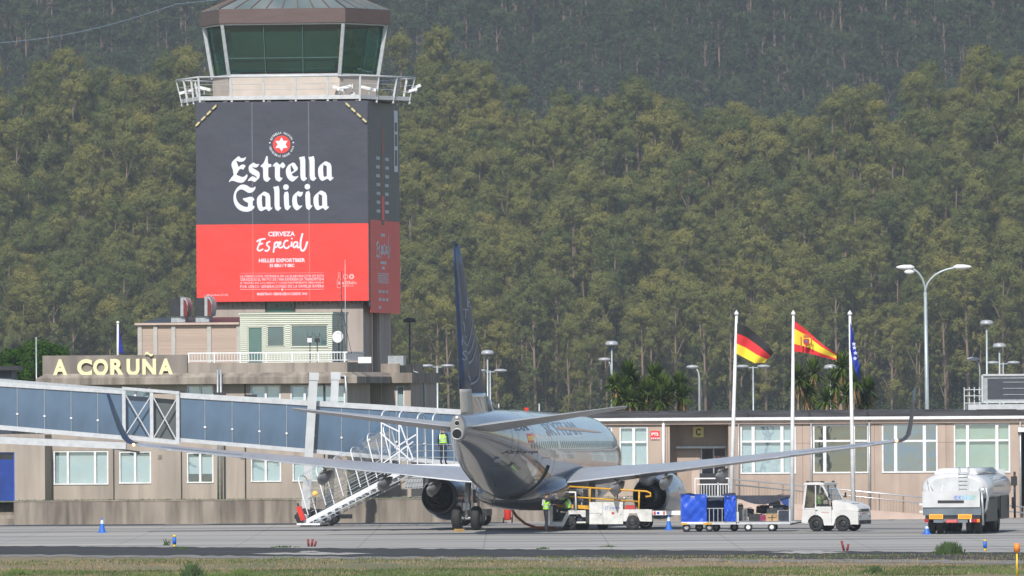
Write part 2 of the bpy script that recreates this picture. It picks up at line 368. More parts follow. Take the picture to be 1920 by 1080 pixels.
# ================================================================== retaining wall and lawn behind it
rwf = Fr((0, 482)); aw = rwf.px(1288, 975)[0]
m = MB(rwf); al = rwf.px(26, 980)[0]
m.box(al, aw, 0, .35, 0, 1.12); m.mat(1).box(al - .02, aw + .02, -.02, .38, 1.12, 1.17)
m.mat(0)
for k in range(7): m.box(al - 1.0, al - .01, .1 + .25 * k, .35 + .25 * k - .004, 0, .16 * (k + 1))
tag(m.build('retaining_wall', [CONCD, CONC]), 'long low stained concrete retaining wall with steps at its left end', 'wall')
m = MB(rwf); m.box(al - 25, al - 1.02, 0, .35, 0, 1.17); tag(m.build('retaining_wall', CONCD), 'short piece of concrete wall left of the steps by the blue door', 'wall')
lawn = mat('lawn_grass', (.07, .11, .03), .95, var=.4, scale=1)
m = MB(rwf); m.quad((al - 25, .351, 1.1), (aw - .4, .351, 1.1), (aw - .4, 12, 1.1), (al - 25, 12, 1.1)); m.quad((aw - .4, .351, 0), (aw - .4, .351, 1.1), (aw - .4, 12, 1.1), (aw - .4, 12, 0)); tag(m.build('lawn', lawn), kind='structure')
n = 5000; 
o = blades('wall_top_grass', n, (al, aw), (482.5, 484), .03, .14, GB, w=.03); o.location.z = 1.1; o['label'] = 'strip of green grass on top of the retaining wall'; o['category'] = 'grass'

# ================================================================== left terminal building
TF = Fr(tuple(P(650, 700, 488))[:2], R(10))
def T(px, py, b=0): return TF.px(px, py, b)
t = thing('terminal_building', 'long beige terminal building with concrete fascia behind the jet bridge', 'building', TF.w(-7, 3, 1.1))
aL, aR = T(83, 800)[0], T(650, 700)[0]; zb = 1.1; zt = T(400, 702)[1]
m = MB(TF); holes = []; wins = []
def H(x0, y0, x1, y1, mull=(), **k):
    a0, z1 = T(x0, y0); a1, _ = T(x1, y0); z0 = T((x0 + x1) / 2, y1)[1]; z1 = T((x0 + x1) / 2, y0)[1]
    holes.append((a0, a1, z0, z1)); wins.append((a0, a1, z0, z1, [T(q, y0)[0] for q in mull], k))
H(100, 845, 203, 909, (127, 178)); H(223, 846, 283, 907, (253,)); H(350, 848, 400, 906, (375,)); H(470, 858, 527, 904, (498,)); H(548, 862, 606, 903, (577,))
H(350, 722, 400, 760, (375,)); H(469, 722, 526, 762, (498,)); H(544, 722, 647, 766, (571,)); H(100, 728, 203, 752, (127, 178)); H(223, 727, 283, 752, (253,))
wall(m, aL, aR, zb, zt, 0, holes, .16)
m.quad((aL, 0, zb), (aL, 9, zb), (aL, 9, zt), (aL, 0, zt)); m.quad((aR, 0, zb), (aR, 6, zb), (aR, 6, zt), (aR, 0, zt)); m.quad((aL, 9, zb), (aR, 9, zb), (aR, 9, zt), (aL, 9, zt))
m.quad((aL, 0, zt), (aR, 0, zt), (aR, 9, zt), (aL, 9, zt))
m.build('wall', RENDERT, t)
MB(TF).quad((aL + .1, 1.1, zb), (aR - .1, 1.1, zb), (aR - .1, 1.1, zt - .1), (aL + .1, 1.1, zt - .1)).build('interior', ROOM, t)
for i, (a0, a1, z0, z1, ml, k) in enumerate(wins):
    window(TF, t, a0, a1, z0, z1, 0, ml, (), PANE, WHITE, .07, (BLIND, (.02, .02, .3, .02, .0, 0.1, .02, .3, 0, 0)[i]), .14)
# pale render panels, joints and pipes on the facade
m = MB(TF)
for px in (460, 608): m.box(T(px, 800)[0] - .03, T(px, 800)[0] + .03, -.05, -.004, zb, zt)
for px in (213, 340): m.box(T(px, 800)[0] - .025, T(px, 800)[0] + .025, -.05, -.004, zb, T(px, 842)[1])
m.build('drain_pipe', DARK, t)
for px in (413.5, 419.5):
    MB(TF).tube([(T(px, 800)[0], -.75 if 0 else -.62, zb), (T(px, 800)[0], -.62, T(px, 693)[1])], .055, 8).build('vertical_pipe', STEEL, t)
for px in (300, 455, 515): a, z = T(px, 857); MB(TF).box(a - .1, a + .1, -.02, .02, z - .1, z + .1).build('wall_vent', CONCD, t)
# slab band and parapet
zf0, zf1 = T(400, 720)[1], T(400, 703)[1]; zp = T(640, 679)[1]
a0, a1 = T(72, 705)[0], T(690, 705)[0] - .45
m = MB(TF); m.box(a0, a1, -.5, 8.5, zf0, zf1 - .12)
m.add([(a0, -.5, zf1 - .12), (a1, -.5, zf1 - .12), (a1, 8.5, zf1 - .12), (a0, 8.5, zf1 - .12), (a0 + .4, -.2, zf1 + .1), (a1 - .4, -.2, zf1 + .1), (a1 - .4, 8.2, zf1 + .1), (a0 + .4, 8.2, zf1 + .1)], [(0, 1, 5, 4), (1, 2, 6, 5), (2, 3, 7, 6), (3, 0, 4, 7), (4, 5, 6, 7)])
m.build('fascia_band', CONCD, t)
ap0 = T(352, 690)[0]; ap1 = T(651, 690)[0]
m = MB(TF); m.box(ap0, ap1, 0, .2, zf1 + .1, zp); m.box(ap1 - .2, ap1, .2, 5, zf1 + .1, zp); m.build('parapet', CONC, t)
MB(TF).tube([(a1 - .9, -.55, zf1 - .1), (a1 - .55, -.6, zf1 - .1), (a1 - .5, -.6, zf1 - .9), (a1 - .5, -.6, zb + 2)], .06, 8).build('drain_pipe', STEEL, t)
# wing behind the tower
m = MB(TF); wa0, wa1 = T(716, 730, 9)[0], T(770, 730, 9)[0]; zz = T(745, 718, 9)[1]
wall(m, wa0, wa1, zb, zz, 9, [(T(743, 730, 9)[0], T(758, 730, 9)[0], zb + 2.5, zz - .15)], .15)
m.quad((wa1, 9, zb), (wa1, 16, zb), (wa1, 16, zz), (wa1, 9, zz)); m.quad((wa0, 9.9, zb), (wa1, 9.9, zb), (wa1, 9.9, zz), (wa0, 9.9, zz)); m.build('rear_wing_wall', RENDERT, t)
window(TF, t, T(743, 730, 9)[0], T(758, 730, 9)[0], zb + 2.5, zz - .15, 9, (), (), PANE, WHITE, .05, (BLIND, 0), .13)
m = MB(TF); m.box(wa0, wa1 + .15, 8.6, 16, zz, zz + .5); m.box(wa0, wa1 - .5, 8.8, 15, zz + .5, zz + .95); m.build('rear_wing_fascia', CONCD, t)
MB(TF).box(T(728, 680, 9)[0], T(757, 680, 9)[0], 8.9, 9.6, T(740, 685, 9)[1], T(740, 667, 9)[1]).build('roof_box', STEEL, t)
# lower annex with the blue door at the far left
m = MB(TF); ax0, ax1 = T(-60, 850, -1.5)[0], T(84, 850, -1.5)[0]; az = T(40, 815, -1.5)[1]
d0, d1, dz = T(-8, 850, -1.5)[0], T(27, 850, -1.5)[0], T(14, 848, -1.5)[1]
wall(m, ax0, ax1, zb - .05, az, -1.5, [(d0, d1, zb - .05, dz)], .12)
m.quad((ax1, -1.5, zb), (ax1, 0, zb), (ax1, 0, az), (ax1, -1.5, az)); m.quad((ax0, -1.5, az), (ax1, -1.5, az), (ax1, 9, az), (ax0, 9, az)); m.build('annex_wall', RENDERT, t)
m = MB(TF); m.box(d0, d1, -1.42, -1.36, zb, dz - .35); m.mat(1).box(d0, d1, -1.42, -1.36, dz - .35, dz); m.mat(2).box(d1 - .07, d1 - .004, -1.45, -1.42, zb, dz); m.box(d0, d1 - .07, -1.45, -1.42, dz - .06, dz - .004)
m.build('blue_door', [mat('blue_door_paint', (.012, .045, .26), .4, var=.2), DARK, mat('blue_frame_paint', (.02, .07, .42), .4)], t)

# A CORUNA sign
sg = thing('station_name_sign', 'concrete sign wall with big cream letters reading A CORUNA above the jet bridge', 'sign', TF.w(T(215, 690)[0], -.2, zf1))
sa0, sa1 = T(81, 690)[0], T(352, 690)[0]; sz0, sz1 = zf1 + .1, T(215, 666)[1]
MB(TF).box(sa0, sa1 - .004, -.15, .25, sz0 - .3, sz1).build('sign_panel', mat('sign_concrete', (.21, .185, .165), .9, var=.3, scale=1.2, stretch=(1, 1, .25), bump=.2), sg)
LC = mat('cream_letter_paint', (.72, .68, .42), .5, var=.06, scale=3)
def letter(ch, px0, px1, z0, z1):
    v, f = text_poly(ch, .045, 6); lo, hi = v.min(0), v.max(0); q = (v - lo) / (hi - lo); x0, x1 = T(px0, 690)[0], T(px1, 690)[0]
    edges = {}
    for t_ in f:
        for i in range(len(t_)):
            e = (t_[i], t_[(i + 1) % len(t_)]); k = (min(e), max(e)); edges[k] = edges.get(k, []) + [e]
    A_ = [(x0 + x * (x1 - x0), z0 + y * (z1 - z0)) for x, y in q]; n_ = len(A_)
    m_ = MB(TF); m_.add([(a, -.28, z) for a, z in A_] + [(a, -.155, z) for a, z in A_], [tuple(t_) for t_ in f] + [(e[0][0], e[0][1], e[0][1] + n_, e[0][0] + n_) for e in edges.values() if len(e) == 1])
    o = m_.build('letter', LC, sg, fix=False); return o
lz0, lz1 = T(215, 704.5)[1], T(215, 673)[1]
for ch, a, b in (('A', 101, 129), ('C', 147, 175), ('O', 177, 205), ('R', 209, 235), ('U', 239.5, 264), ('N', 269, 295), ('A', 299, 327)): letter(ch, a, b, lz0, lz1)
x0, x1 = T(274, 665)[0], T(289, 665)[0]; zt_ = T(282, 664)[1]
pts = [(x0 + (x1 - x0) * i / 12, zt_ + .06 * math.sin(2 * PI * i / 12)) for i in range(13)]
m = MB(TF); m.prism([(x, z + .05) for x, z in pts] + [(x, z - .05) for x, z in reversed(pts)], -.28, -.155); m.build('letter', LC, sg)

# roof terrace: brick plant room, cabin, railing
zfl = zf1 + .1
t2 = thing('plant_room', 'brown slatted plant room on the terminal roof left of the cream cabin', 'building', TF.w(T(350, 640, 2.5)[0], 4, zfl))
pa0, pa1 = T(258, 640, 2.5)[0], T(450, 640, 2.5)[0]; pz = T(350, 609, 2.5)[1]
SLAT = mat('tan_louvre_slats', (.42, .33, .27), .8, var=.1, scale=1, stretch=(.2, .2, 12), bump=.5, bscale=3)
MB(TF).box(pa0, pa1, 2.5, 8, zfl, pz).build('slatted_wall', SLAT, t2)
m = MB(TF)
for px in (262, 291, 325, 392, 447): a = T(px, 640, 2.4)[0]; m.box(a - .1, a + .1, 2.42, 2.5 - .003, zfl, pz - .003)
m.build('pilaster', mat('grey_pilaster', (.42, .41, .38), .8), t2)
m = MB(TF); m.box(pa0 - .1, pa1, 2.3, 8.2, pz, pz + .1); m.mat(1).add([(pa0, 2.4, pz + .1), (pa1, 2.4, pz + .1), (pa1, 8, pz + .4), (pa0, 8, pz + .4)], [(0, 1, 2, 3)]); m.build('flat_roof', [RENDERL, DARK], t2)
for (x0, x1, yb, yt, lab) in ((311, 353, 602, 556, 'left of the two curved metal vent hoods on the plant room roof'), (357, 398, 600, 554, 'right of the two curved metal vent hoods on the plant room roof')):
    v = thing('vent_hood', lab, 'vent', TF.w(T(x0, yb, 3)[0], 3.5, pz + .1), 'vent hoods on the plant room roof')
    q0, q1 = T(x0 + 8, yb, 3)[0], T(x1, yb, 3)[0]; zz0 = pz + .12; zz1 = T(x0, yt, 3)[1]; zm = zz0 + .3
    MB(TF).box(q0 + .05, q1 - .15, 3, 3.9, zz0, zm).build('duct_base', STEEL, v)
    m = MB(TF)   # hood: curved back to the right, mouth facing left front
    prof = [(q0 - .15, zz1), (q0 + .45, zz1), (q1 - .12, zz1 - .08), (q1, zz1 - .3), (q1 + .02, zz1 - .6), (q1 - .05, zm)]
    m.loft([[(a, 2.85, z) for a, z in prof], [(a, 4.0, z) for a, z in prof]], closed=False, caps=False)
    m.quad((q1 - .05, 2.85, zm), (q1 + .02, 2.85, zz1 - .6), (q1, 2.85, zz1 - .3), (q1 - .12, 2.85, zz1 - .08), (q1 - .35, 2.85, zz1 - .05), (q1 - .35, 2.85, zm))
    m.build('hood', STEEL, v); 
    MB(TF).box(q0 + .0, q1 - .3, 2.9, 3.9, zm + .004, zz1 - .12).build('grille', DARK, v)
    MB(TF).prism([(q1 - .2, zm), (q1 - .04, zm), (q1 + .01, zz1 - .5), (q1 - .07, zz1 - .25), (q1 - .2, zz1 - .12)], 2.82, 2.846).build('red_side_panel', mat('faded_red_panel', (.16, .02, .02), .5), v)
cb = thing('rooftop_cabin', 'cream ribbed cabin with large windows on the terminal roof below the tower banner', 'cabin', TF.w(T(540, 640, 2)[0], 4, zfl))
CRM = mat('cream_ribbed_cladding', (.50, .53, .44), .55, var=.06, scale=1)
_t = CRM.node_tree; _w = _t.nodes.new('ShaderNodeTexWave'); _w.bands_direction = 'Z'; _w.inputs['Scale'].default_value = 3.2; _tc = _t.nodes.new('ShaderNodeTexCoord'); _bp = _t.nodes.new('ShaderNodeBump'); _bp.inputs['Strength'].default_value = .8; _bp.inputs['Distance'].default_value = .03
_t.links.new(_tc.outputs['Object'], _w.inputs['Vector']); _t.links.new(_w.outputs['Fac'], _bp.inputs['Height']); _t.links.new(_bp.outputs[0], _t.nodes['Principled BSDF'].inputs['Normal'])
ca0, ca1 = T(450, 640, 2)[0], T(623, 640, 2)[0]; cz = T(540, 589, 2)[1]
def TB(px, py): return T(px, py, 2)
hs = [(TB(460, 0)[0], TB(489, 0)[0], zfl + .1, TB(475, 612)[1]), (TB(496, 0)[0], TB(530, 0)[0], TB(513, 650)[1], TB(513, 610)[1]), (TB(541, 0)[0], TB(611, 0)[0], TB(575, 651)[1], TB(575, 609)[1])]
m = MB(TF); wall(m, ca0, ca1, zfl, cz, 2, hs, .12); dpt = 3.9
m.quad((ca1, 2, zfl), (ca1, 2 + dpt, zfl), (ca1, 2 + dpt, cz), (ca1, 2, cz)); m.quad((ca0, 2, zfl), (ca0, 2 + dpt, zfl), (ca0, 2 + dpt, cz), (ca0, 2, cz)); m.quad((ca0, 2, cz), (ca1, 2, cz), (ca1, 2 + dpt, cz), (ca0, 2 + dpt, cz)); m.quad((ca0, 2 + dpt, zfl), (ca1, 2 + dpt, zfl), (ca1, 2 + dpt, cz), (ca0, 2 + dpt, cz))
m.build('wall', CRM, cb); m = MB(TF); m.box(ca0 - .05, ca1 + .05, 1.94, 2 + dpt + .05, cz, cz + .1); m.build('roof_edge', CRM, cb)
GBLU = mat('tinted_window_glass', (.07, .12, .13), .05, var=.2, scale=.8, spec=1.0)
for i, h in enumerate(hs):
    window(TF, cb, *h, 2, (), (), mat('green_door_glass', (.09, .17, .155), .08, var=.1) if i == 0 else GBLU, CRM, .06, None, .1)
rl = thing('terrace_railing', 'white metal railing along the terminal roof terrace in front of the cabin', 'railing', TF.w((ap0 + ap1) / 2, .1, zp))
m = MB(TF); rz = T(500, 659)[1]; rz = zp + .48
m.bar((ap0, .1, rz), (ap1, .1, rz), .06); m.bar((ap0, .1, zp + .1), (ap1, .1, zp + .1), .04); m.bar((ap1 - .1, .1, rz), (ap1 - .1, 4.8, rz), .06); m.bar((ap1 - .1, .1, zp + .1), (ap1 - .1, 4.8, zp + .1), .04)
m.build('rail', WHITE, rl); m = MB(TF); k = ap0 + .06
while k < ap1: m.bar((k, .1, zp + .12), (k, .1, rz - .02), .022); k += .14
for j in range(30): m.bar((ap1 - .1, .2 + j * .15, zp + .12), (ap1 - .1, .2 + j * .15, rz - .02), .022)
m.build('baluster', WHITE, rl); k = ap0 + .02
m = MB(TF)
while k < ap1: m.bar((k, .1, zp), (k, .1, rz), .07); k += 1.28
m.build('post', WHITE, rl)
MB(TF).box(ap1 + .15, ap1 + .8, 2, 2.1, zp - .05, zp + .25).build('end_panel', WHITE, rl)
# antenna mast, dish, wind sensors
def mast(px, pyb, pyt, b, r, label, name='antenna_mast', m_=DARK, stays=False, cross=()):
    tt = thing(name, label, 'antenna', TF.w(T(px, pyb, b)[0], b, T(px, pyb, b)[1])); a, z0 = T(px, pyb, b); z1 = T(px, pyt, b)[1]
    MB(TF).tube([(a, b, z0), (a, b, (z0 + z1) / 2), (a, b, z1)], [r, r * .8, r * .4], 6).build('pole', m_, tt)
    if stays:
        m = MB(TF)
        for dx, db in ((-.5, 0), (.45, .2), (.1, -.6)): m.bar((a + dx, b + db, z0), (a, b, z0 + (z1 - z0) * .55), .02)
        m.build('stay', m_, tt)
    for zc, w in cross: MB(TF).bar((a - w, b, z0 + zc), (a + w * .4, b, z0 + zc), .025).build('crossbar', m_, tt)
    return tt
mast(641, 664, 508, .6, .035, 'tall dark lattice aerial mast on the roof terrace corner', stays=True, cross=((1.9, .25), (2.3, .2), (2.8, .15)))
mast(648, 664, 487, .9, .022, 'tall thin white whip aerial beside the dark mast', m_=WHITEM)
ds = thing('satellite_dish', 'white round satellite dish beside the cabin on the roof terrace', 'dish', TF.w(T(634, 664, .5)[0], .5, zp))
a, z = T(634.5, 632, .5); m = MB(TF); m.lathe((a, .5, z), (-.25, -1, .12), [(0.0, .004), (.01, .12), (.05, .22), (.09, .29), (.07, .29), (.03, .22), (-.02, .1)], 20); m.build('reflector', WHITE, ds)
MB(TF).tube([(a, .55, z), (a, .6, z - .3), (a, .6, zfl + .2)], .03, 6).build('stand', DARK, ds)
for px, lab, mm in ((581.5, 'white wind sensor on a short pole before the cabin window', WHITE), (595, 'black wind sensor on a short pole before the cabin window', DARK)):
    s_ = thing('wind_sensor', lab, 'sensor', TF.w(T(px, 680, -.02)[0], .3, zp)); a = T(px, 680, .3)[0]; z = T(px, 638, .3)[1]
    MB(TF).tube([(a, .3, zp - .2), (a, .3, z)], .025, 6).build('pole', DARK, s_); MB(TF).box(a - .11, a + .11, .2, .4, z - .1, z + .1).build('sensor_head', mm, s_)
    MB(TF).tube([(a - .12, .3, z + .36), (a - .1, .3, z + .2), (a, .3, z + .14), (a + .1, .3, z + .2), (a + .12, .3, z + .36)], .015, 6).build('sensor_fork', DARK, s_)
# small flagpole behind the sign
fp = thing('flagpole', 'short white flagpole standing behind the A CORUNA sign', 'flagpole', P(221, 700, 500)); p0, p1 = P(221, 700, 500), P(221, 605, 500)
MB().tube([p0, p1], [.07, .05], 8).build('pole', WHITE, fp); MB().ball(tuple(p1), .08).build('finial', WHITE, fp)
BLUEF = mat('blue_flag_cloth', (.015, .03, .30), .8, var=.2, scale=3)
m = MB(); rr = []
for i in range(9):
    q = i / 8; y = 612 + q * 48; wd = 2 + 8 * q; rr.append([tuple(P(222 + k * wd / 4, y + k * .8, 500 + .12 * math.sin(k * 1.9 + q * 2))) for k in range(5)])
m.loft(rr, closed=False, caps=False); tag(m.build('flag', BLUEF, fix=False), 'limp dark blue flag hanging from the short pole behind the A CORUNA sign', 'flag')
# dark roof corner at far left and pine bush is with the plants
m = MB(Fr(tuple(P(15, 700, 508))[:2])); zz = P(15, 686, 508).z
m.box(-3, .5, 0, 6, zz - .22, zz); m.mat(1).box(-3, .15, .4, 6, 1.1, zz - .22); tag(m.build('dark_kiosk', [DARK, mat('dark_kiosk_wall', (.04, .05, .07), .6)]), 'corner of a dark flat roofed hut at the left edge', 'building')

# ================================================================== control tower
KF = Fr(tuple(P(681, 600, 505))[:2], R(9)); K = KF.px
ct = thing('control_tower', 'square airport control tower with green glass cab and railed balcony', 'tower', KF.w(-4.1, 4.1, 0))
Wt = 8.2; ztop = K(530, 192)[1]
m = MB(KF); wx0, wx1, wzt = K(497, 570)[0], K(554, 570)[0], K(525, 540)[1]; wz0 = K(525, 640)[1]
wall(m, -Wt, 0, 0, ztop, 0, [(wx0, wx1, wz0, wzt)], .2)
sh = (2.05, 4.0, 6.2, 18)     # stair window on the right face
m.quad((0, 0, 0), (0, sh[0], 0), (0, sh[0], ztop), (0, 0, ztop)); m.quad((0, sh[1], 0), (0, Wt, 0), (0, Wt, ztop), (0, sh[1], ztop))
m.quad((0, sh[0], 0), (0, sh[1], 0), (0, sh[1], sh[2]), (0, sh[0], sh[2])); m.quad((0, sh[0], sh[3]), (0, sh[1], sh[3]), (0, sh[1], ztop), (0, sh[0], ztop))
for b_ in (sh[0], sh[1]): m.quad((0, b_, sh[2]), (-.2, b_, sh[2]), (-.2, b_, sh[3]), (0, b_, sh[3]))
m.quad((-Wt, 0, 0), (-Wt, Wt, 0), (-Wt, Wt, ztop), (-Wt, 0, ztop)); m.quad((-Wt, Wt, 0), (0, Wt, 0), (0, Wt, ztop), (-Wt, Wt, ztop))
m.build('shaft', TOWERW, ct)
window(KF, ct, wx0, wx1, wz0, wzt, 0, (), (), mat('green_stair_glass', (.02, .085, .07), .08, var=.2), DARK, .06)
m = MB(KF); m.quad((-.15, sh[0], sh[2]), (-.15, sh[1], sh[2]), (-.15, sh[1], sh[3]), (-.15, sh[0], sh[3])); m.build('stair_window', mat('green_stair_glass', (.02, .085, .07), .08, var=.2), ct)
m = MB(KF); m.box(.0, .14, sh[0] - .25, sh[0] - .02, sh[2] - .3, 13); m.box(.0, .14, sh[1] + .02, sh[1] + .2, sh[2] - .3, 13); m.box(0, .25, sh[0] - .1, sh[1] + .1, sh[2] - .35, sh[2] - .15); m.build('window_surround', RENDERL, ct)
# things fixed low on the right face
m = MB(KF); m.box(.01, .2, 1.0, 1.35, 4.1, 4.6); m.box(.01, .25, .9, 1.5, 3.0, 3.7); m.build('junction_box', DARK, ct)
# balcony
cx = -Wt / 2
def hexa(hw, ext, d, bc): return [(cx - hw, bc - d), (cx + hw, bc - d), (cx + hw + ext, bc), (cx + hw, bc + d), (cx - hw, bc + d), (cx - hw - ext, bc)]
bc = Wt / 2; zfl2 = K(530, 187)[1]; zrl = K(530, 143.5)[1]
hx = hexa(4.05, 1.75, 4.4, bc)
m = MB(KF); o_ = [(a, b, zfl2) for a, b in hx] + [(a, b, zfl2 + .16) for a, b in hx]
m.add(o_, [(5, 4, 3, 2, 1, 0), (6, 7, 8, 9, 10, 11)] + [(i, (i + 1) % 6, 6 + (i + 1) % 6, 6 + i) for i in range(6)]); m.build('balcony_deck', mat('balcony_concrete', (.34, .31, .28), .85, var=.2), ct)
m = MB(KF)
for i in range(8): a = cx - 3.9 + i * 7.8 / 7; m.box(a - .1, a + .1, -.28, 8.4, zfl2 - .3, zfl2 - .003)
m.box(-Wt + .1, -.1, .1, Wt - .1, ztop, zfl2 - .31); m.build('deck_beam', CONC, ct)
def lerp(p, q, t_): return tuple(p[i] + (q[i] - p[i]) * t_ for i in range(len(p)))
hx2 = hexa(4.10, 2.0, 4.55, bc)
mr = MB(KF); mp = MB(KF); mw = MB(KF)
for i in range(6):
    p, q = hx[i], hx[(i + 1) % 6]; p2, q2 = hx2[i], hx2[(i + 1) % 6]; nn = 5 if i in (0, 3) else 3
    mr.tube([(p2[0], p2[1], zrl), (q2[0], q2[1], zrl)], .05, 6)
    mr.bar((p[0], p[1], zfl2 + .1), (q[0], q[1], zfl2 + .1), .1, .2)
    for f_ in (.35, .62): mw.tube([lerp((*p, zfl2 + .16), (*p2, zrl), f_), lerp((*q, zfl2 + .16), (*q2, zrl), f_)], .012, 4)
    for k in range(nn):
        a_, b_ = lerp(p, q, k / nn), lerp(p2, q2, k / nn); mp.bar((a_[0], a_[1], zfl2 - .1), (b_[0], b_[1], zrl), .1, .05)
        if k % 1 == 0: mp.ball((a_[0], a_[1], zfl2 - .12), .08, n=5)
mr.build('handrail', WHITEM, ct); mp.build('rail_post', WHITEM, ct); mw.build('rail_wire', WHITEM, ct)
# cab: sill drum, glass facets, posts, fascia, roof
zs, zg = K(530, 139)[1], K(530, 43)[1]; zfa = K(530, 15)[1]
bot = hexa(2.80, 1.42, 3.1, bc); top = hexa(3.08, 1.58, 3.45, bc)
m = MB(KF); n_ = 6; m.add([(a, b, zfl2 + .16) for a, b in bot] + [(a, b, zs) for a, b in bot], [(i, (i + 1) % 6, 6 + (i + 1) % 6, 6 + i) for i in range(6)]); m.build('cab_sill_wall', mat('cab_sill_render', (.50, .44, .39), .8, var=.1), ct)
m = MB(KF); m.add([(a * .985 + cx * .015, b, zs - .2) for a, b in bot], [(0, 1, 2, 3, 4, 5)]); m.build('cab_floor', ROOM, ct)
CABG = glass_mat('green_cab_glass', (.34, .60, .54), .09)
for i in range(6):
    j = (i + 1) % 6; m = MB(KF); k = .97
    f = lambda p, z: (cx + (p[0] - cx) * k, bc + (p[1] - bc) * k, z)
    m.quad(f(bot[i], zs), f(bot[j], zs), f(top[j], zg), f(top[i], zg)); m.build('cab_window', CABG, ct)
    m = MB(KF); m.bar((*bot[i], zs - .1), (*top[i], zg), .17, .17); m.build('cab_post', STEEL, ct)
    m = MB(KF); m.bar((*bot[i], zs), (*bot[j], zs), .14, .08); m.bar((*top[i], zg - .03), (*top[j], zg - .03), .08, .07); m.build('window_frame', WHITEM, ct)
# inside the cab: console ring, blinds behind the glass
m = MB(KF); m.box(cx - 2.4, cx + 2.4, bc - 2.2, bc - 1.5, zs - .1, zs + .35); m.box(cx - 1.2, cx - .5, bc - 1.9, bc - 1.7, zs + .35, zs + .8); m.box(cx + .6, cx + 1.4, bc - 1.9, bc - 1.7, zs + .35, zs + .75); m.build('control_console', DARK, ct)
m = MB(KF); m.box(cx - .9, cx + 1.2, bc + .4, bc + 2.2, zs - .1, zg - .01); m.build('core_wall', mat('cab_core_wall', (.10, .13, .12), .9), ct)
SHD = glass_mat('green_solar_blind', (.10, .32, .27), .02)
m = MB(KF); k = .93
m.quad((cx + (bot[0][0] - cx) * k + .1, bc - 3.1 * k, zs + .15), (cx + (bot[1][0] - cx) * k - .1, bc - 3.1 * k, zs + .15), (cx + (top[1][0] - cx) * k - .1, bc - 3.45 * k, zg - .05), (cx + (top[0][0] - cx) * k + .1, bc - 3.45 * k, zg - .05))
m.build('sun_blind', mat('green_sun_blind', (.055, .095, .088), .7, var=.25, scale=.5), ct)
m = MB(KF)
for dx in (-.95, .95): m.bar((cx + dx, bc - 3.1 * .985, zs), (cx + dx * 1.05, bc - 3.45 * .985, zg), .035)
m.bar((cx - 2.8, bc - 3.2 * .975, zs + .85), (cx + 2.8, bc - 3.2 * .975, zs + .85), .03); m.build('glazing_bar', mat('glazing_bar_paint', (.05, .12, .11), .5), ct)
fa0, fa1 = hexa(3.12, 1.6, 3.5, bc), hexa(3.2, 1.66, 3.6, bc)
m = MB(KF); m.add([(a, b, zg) for a, b in fa0] + [(a, b, zg + .02) for a, b in fa1] + [(a, b, zfa) for a, b in fa1], [(5, 4, 3, 2, 1, 0)] + [(i, (i + 1) % 6, 6 + (i + 1) % 6, 6 + i) for i in range(6)] + [(6 + i, 6 + (i + 1) % 6, 12 + (i + 1) % 6, 12 + i) for i in range(6)])
m.build('fascia', mat('brown_fascia_cladding', (.105, .072, .068), .6, var=.12, scale=1, stretch=(1, 1, 8), bump=.2), ct)
rt = hexa(1.4, .7, 1.6, bc); zr = zfa + 1.15
ROOFM = mat('patinated_roof_sheet', (.15, .20, .20), .5, .4, scale=.8, col2=(.24, .27, .27), var=.2)
m = MB(KF); m.add([(a, b, zfa) for a, b in fa1] + [(a, b, zr) for a, b in rt], [(i, (i + 1) % 6, 6 + (i + 1) % 6, 6 + i) for i in range(6)] + [(6, 7, 8, 9, 10, 11)]); m.build('roof', ROOFM, ct)
m = MB(KF)
for i in range(6):
    j = (i + 1) % 6; nn = 8 if i in (0, 3) else 4
    for k in range(nn + 1): m.bar((*lerp(fa1[i], fa1[j], k / nn), zfa + .02), (*lerp(rt[i], rt[j], k / nn), zr + .02), .05, .05)
m.build('roof_seam', mat('roof_seam_brown', (.16, .12, .10), .6, .3), ct)
for (px, py, b, dx) in ((349, 172, 3.2, .35), (383, 166, .6, -.35), (645, 164, -.2, .35), (636, 166, .6, -.3), (692, 166, 1.0, -.4), (770, 170, 4, .3), (780, 163, 4.4, .2)):
    a, z = K(px, py, b); m = MB(KF); m.bar((a - dx, b - .1, z - .09), (a + dx, b + .1, z + .09), .17, .14); m.mat(1).bar((a, b, z - .05), (a, b, z - .3), .05); m.build('security_camera', [WHITE, STEEL], ct)
for (px, py, b) in ((374, 190, 1.2), (661, 180, .3)):
    a, z = K(px, py, b); m = MB(KF); m.ball((a, b, z), .17, 1, 1, 1.25, 8); m.bar((a, b, z + .15), (a, b, zfl2 - .1 if py > 185 else z + .6), .04); m.build('dome_camera', WHITE, ct)

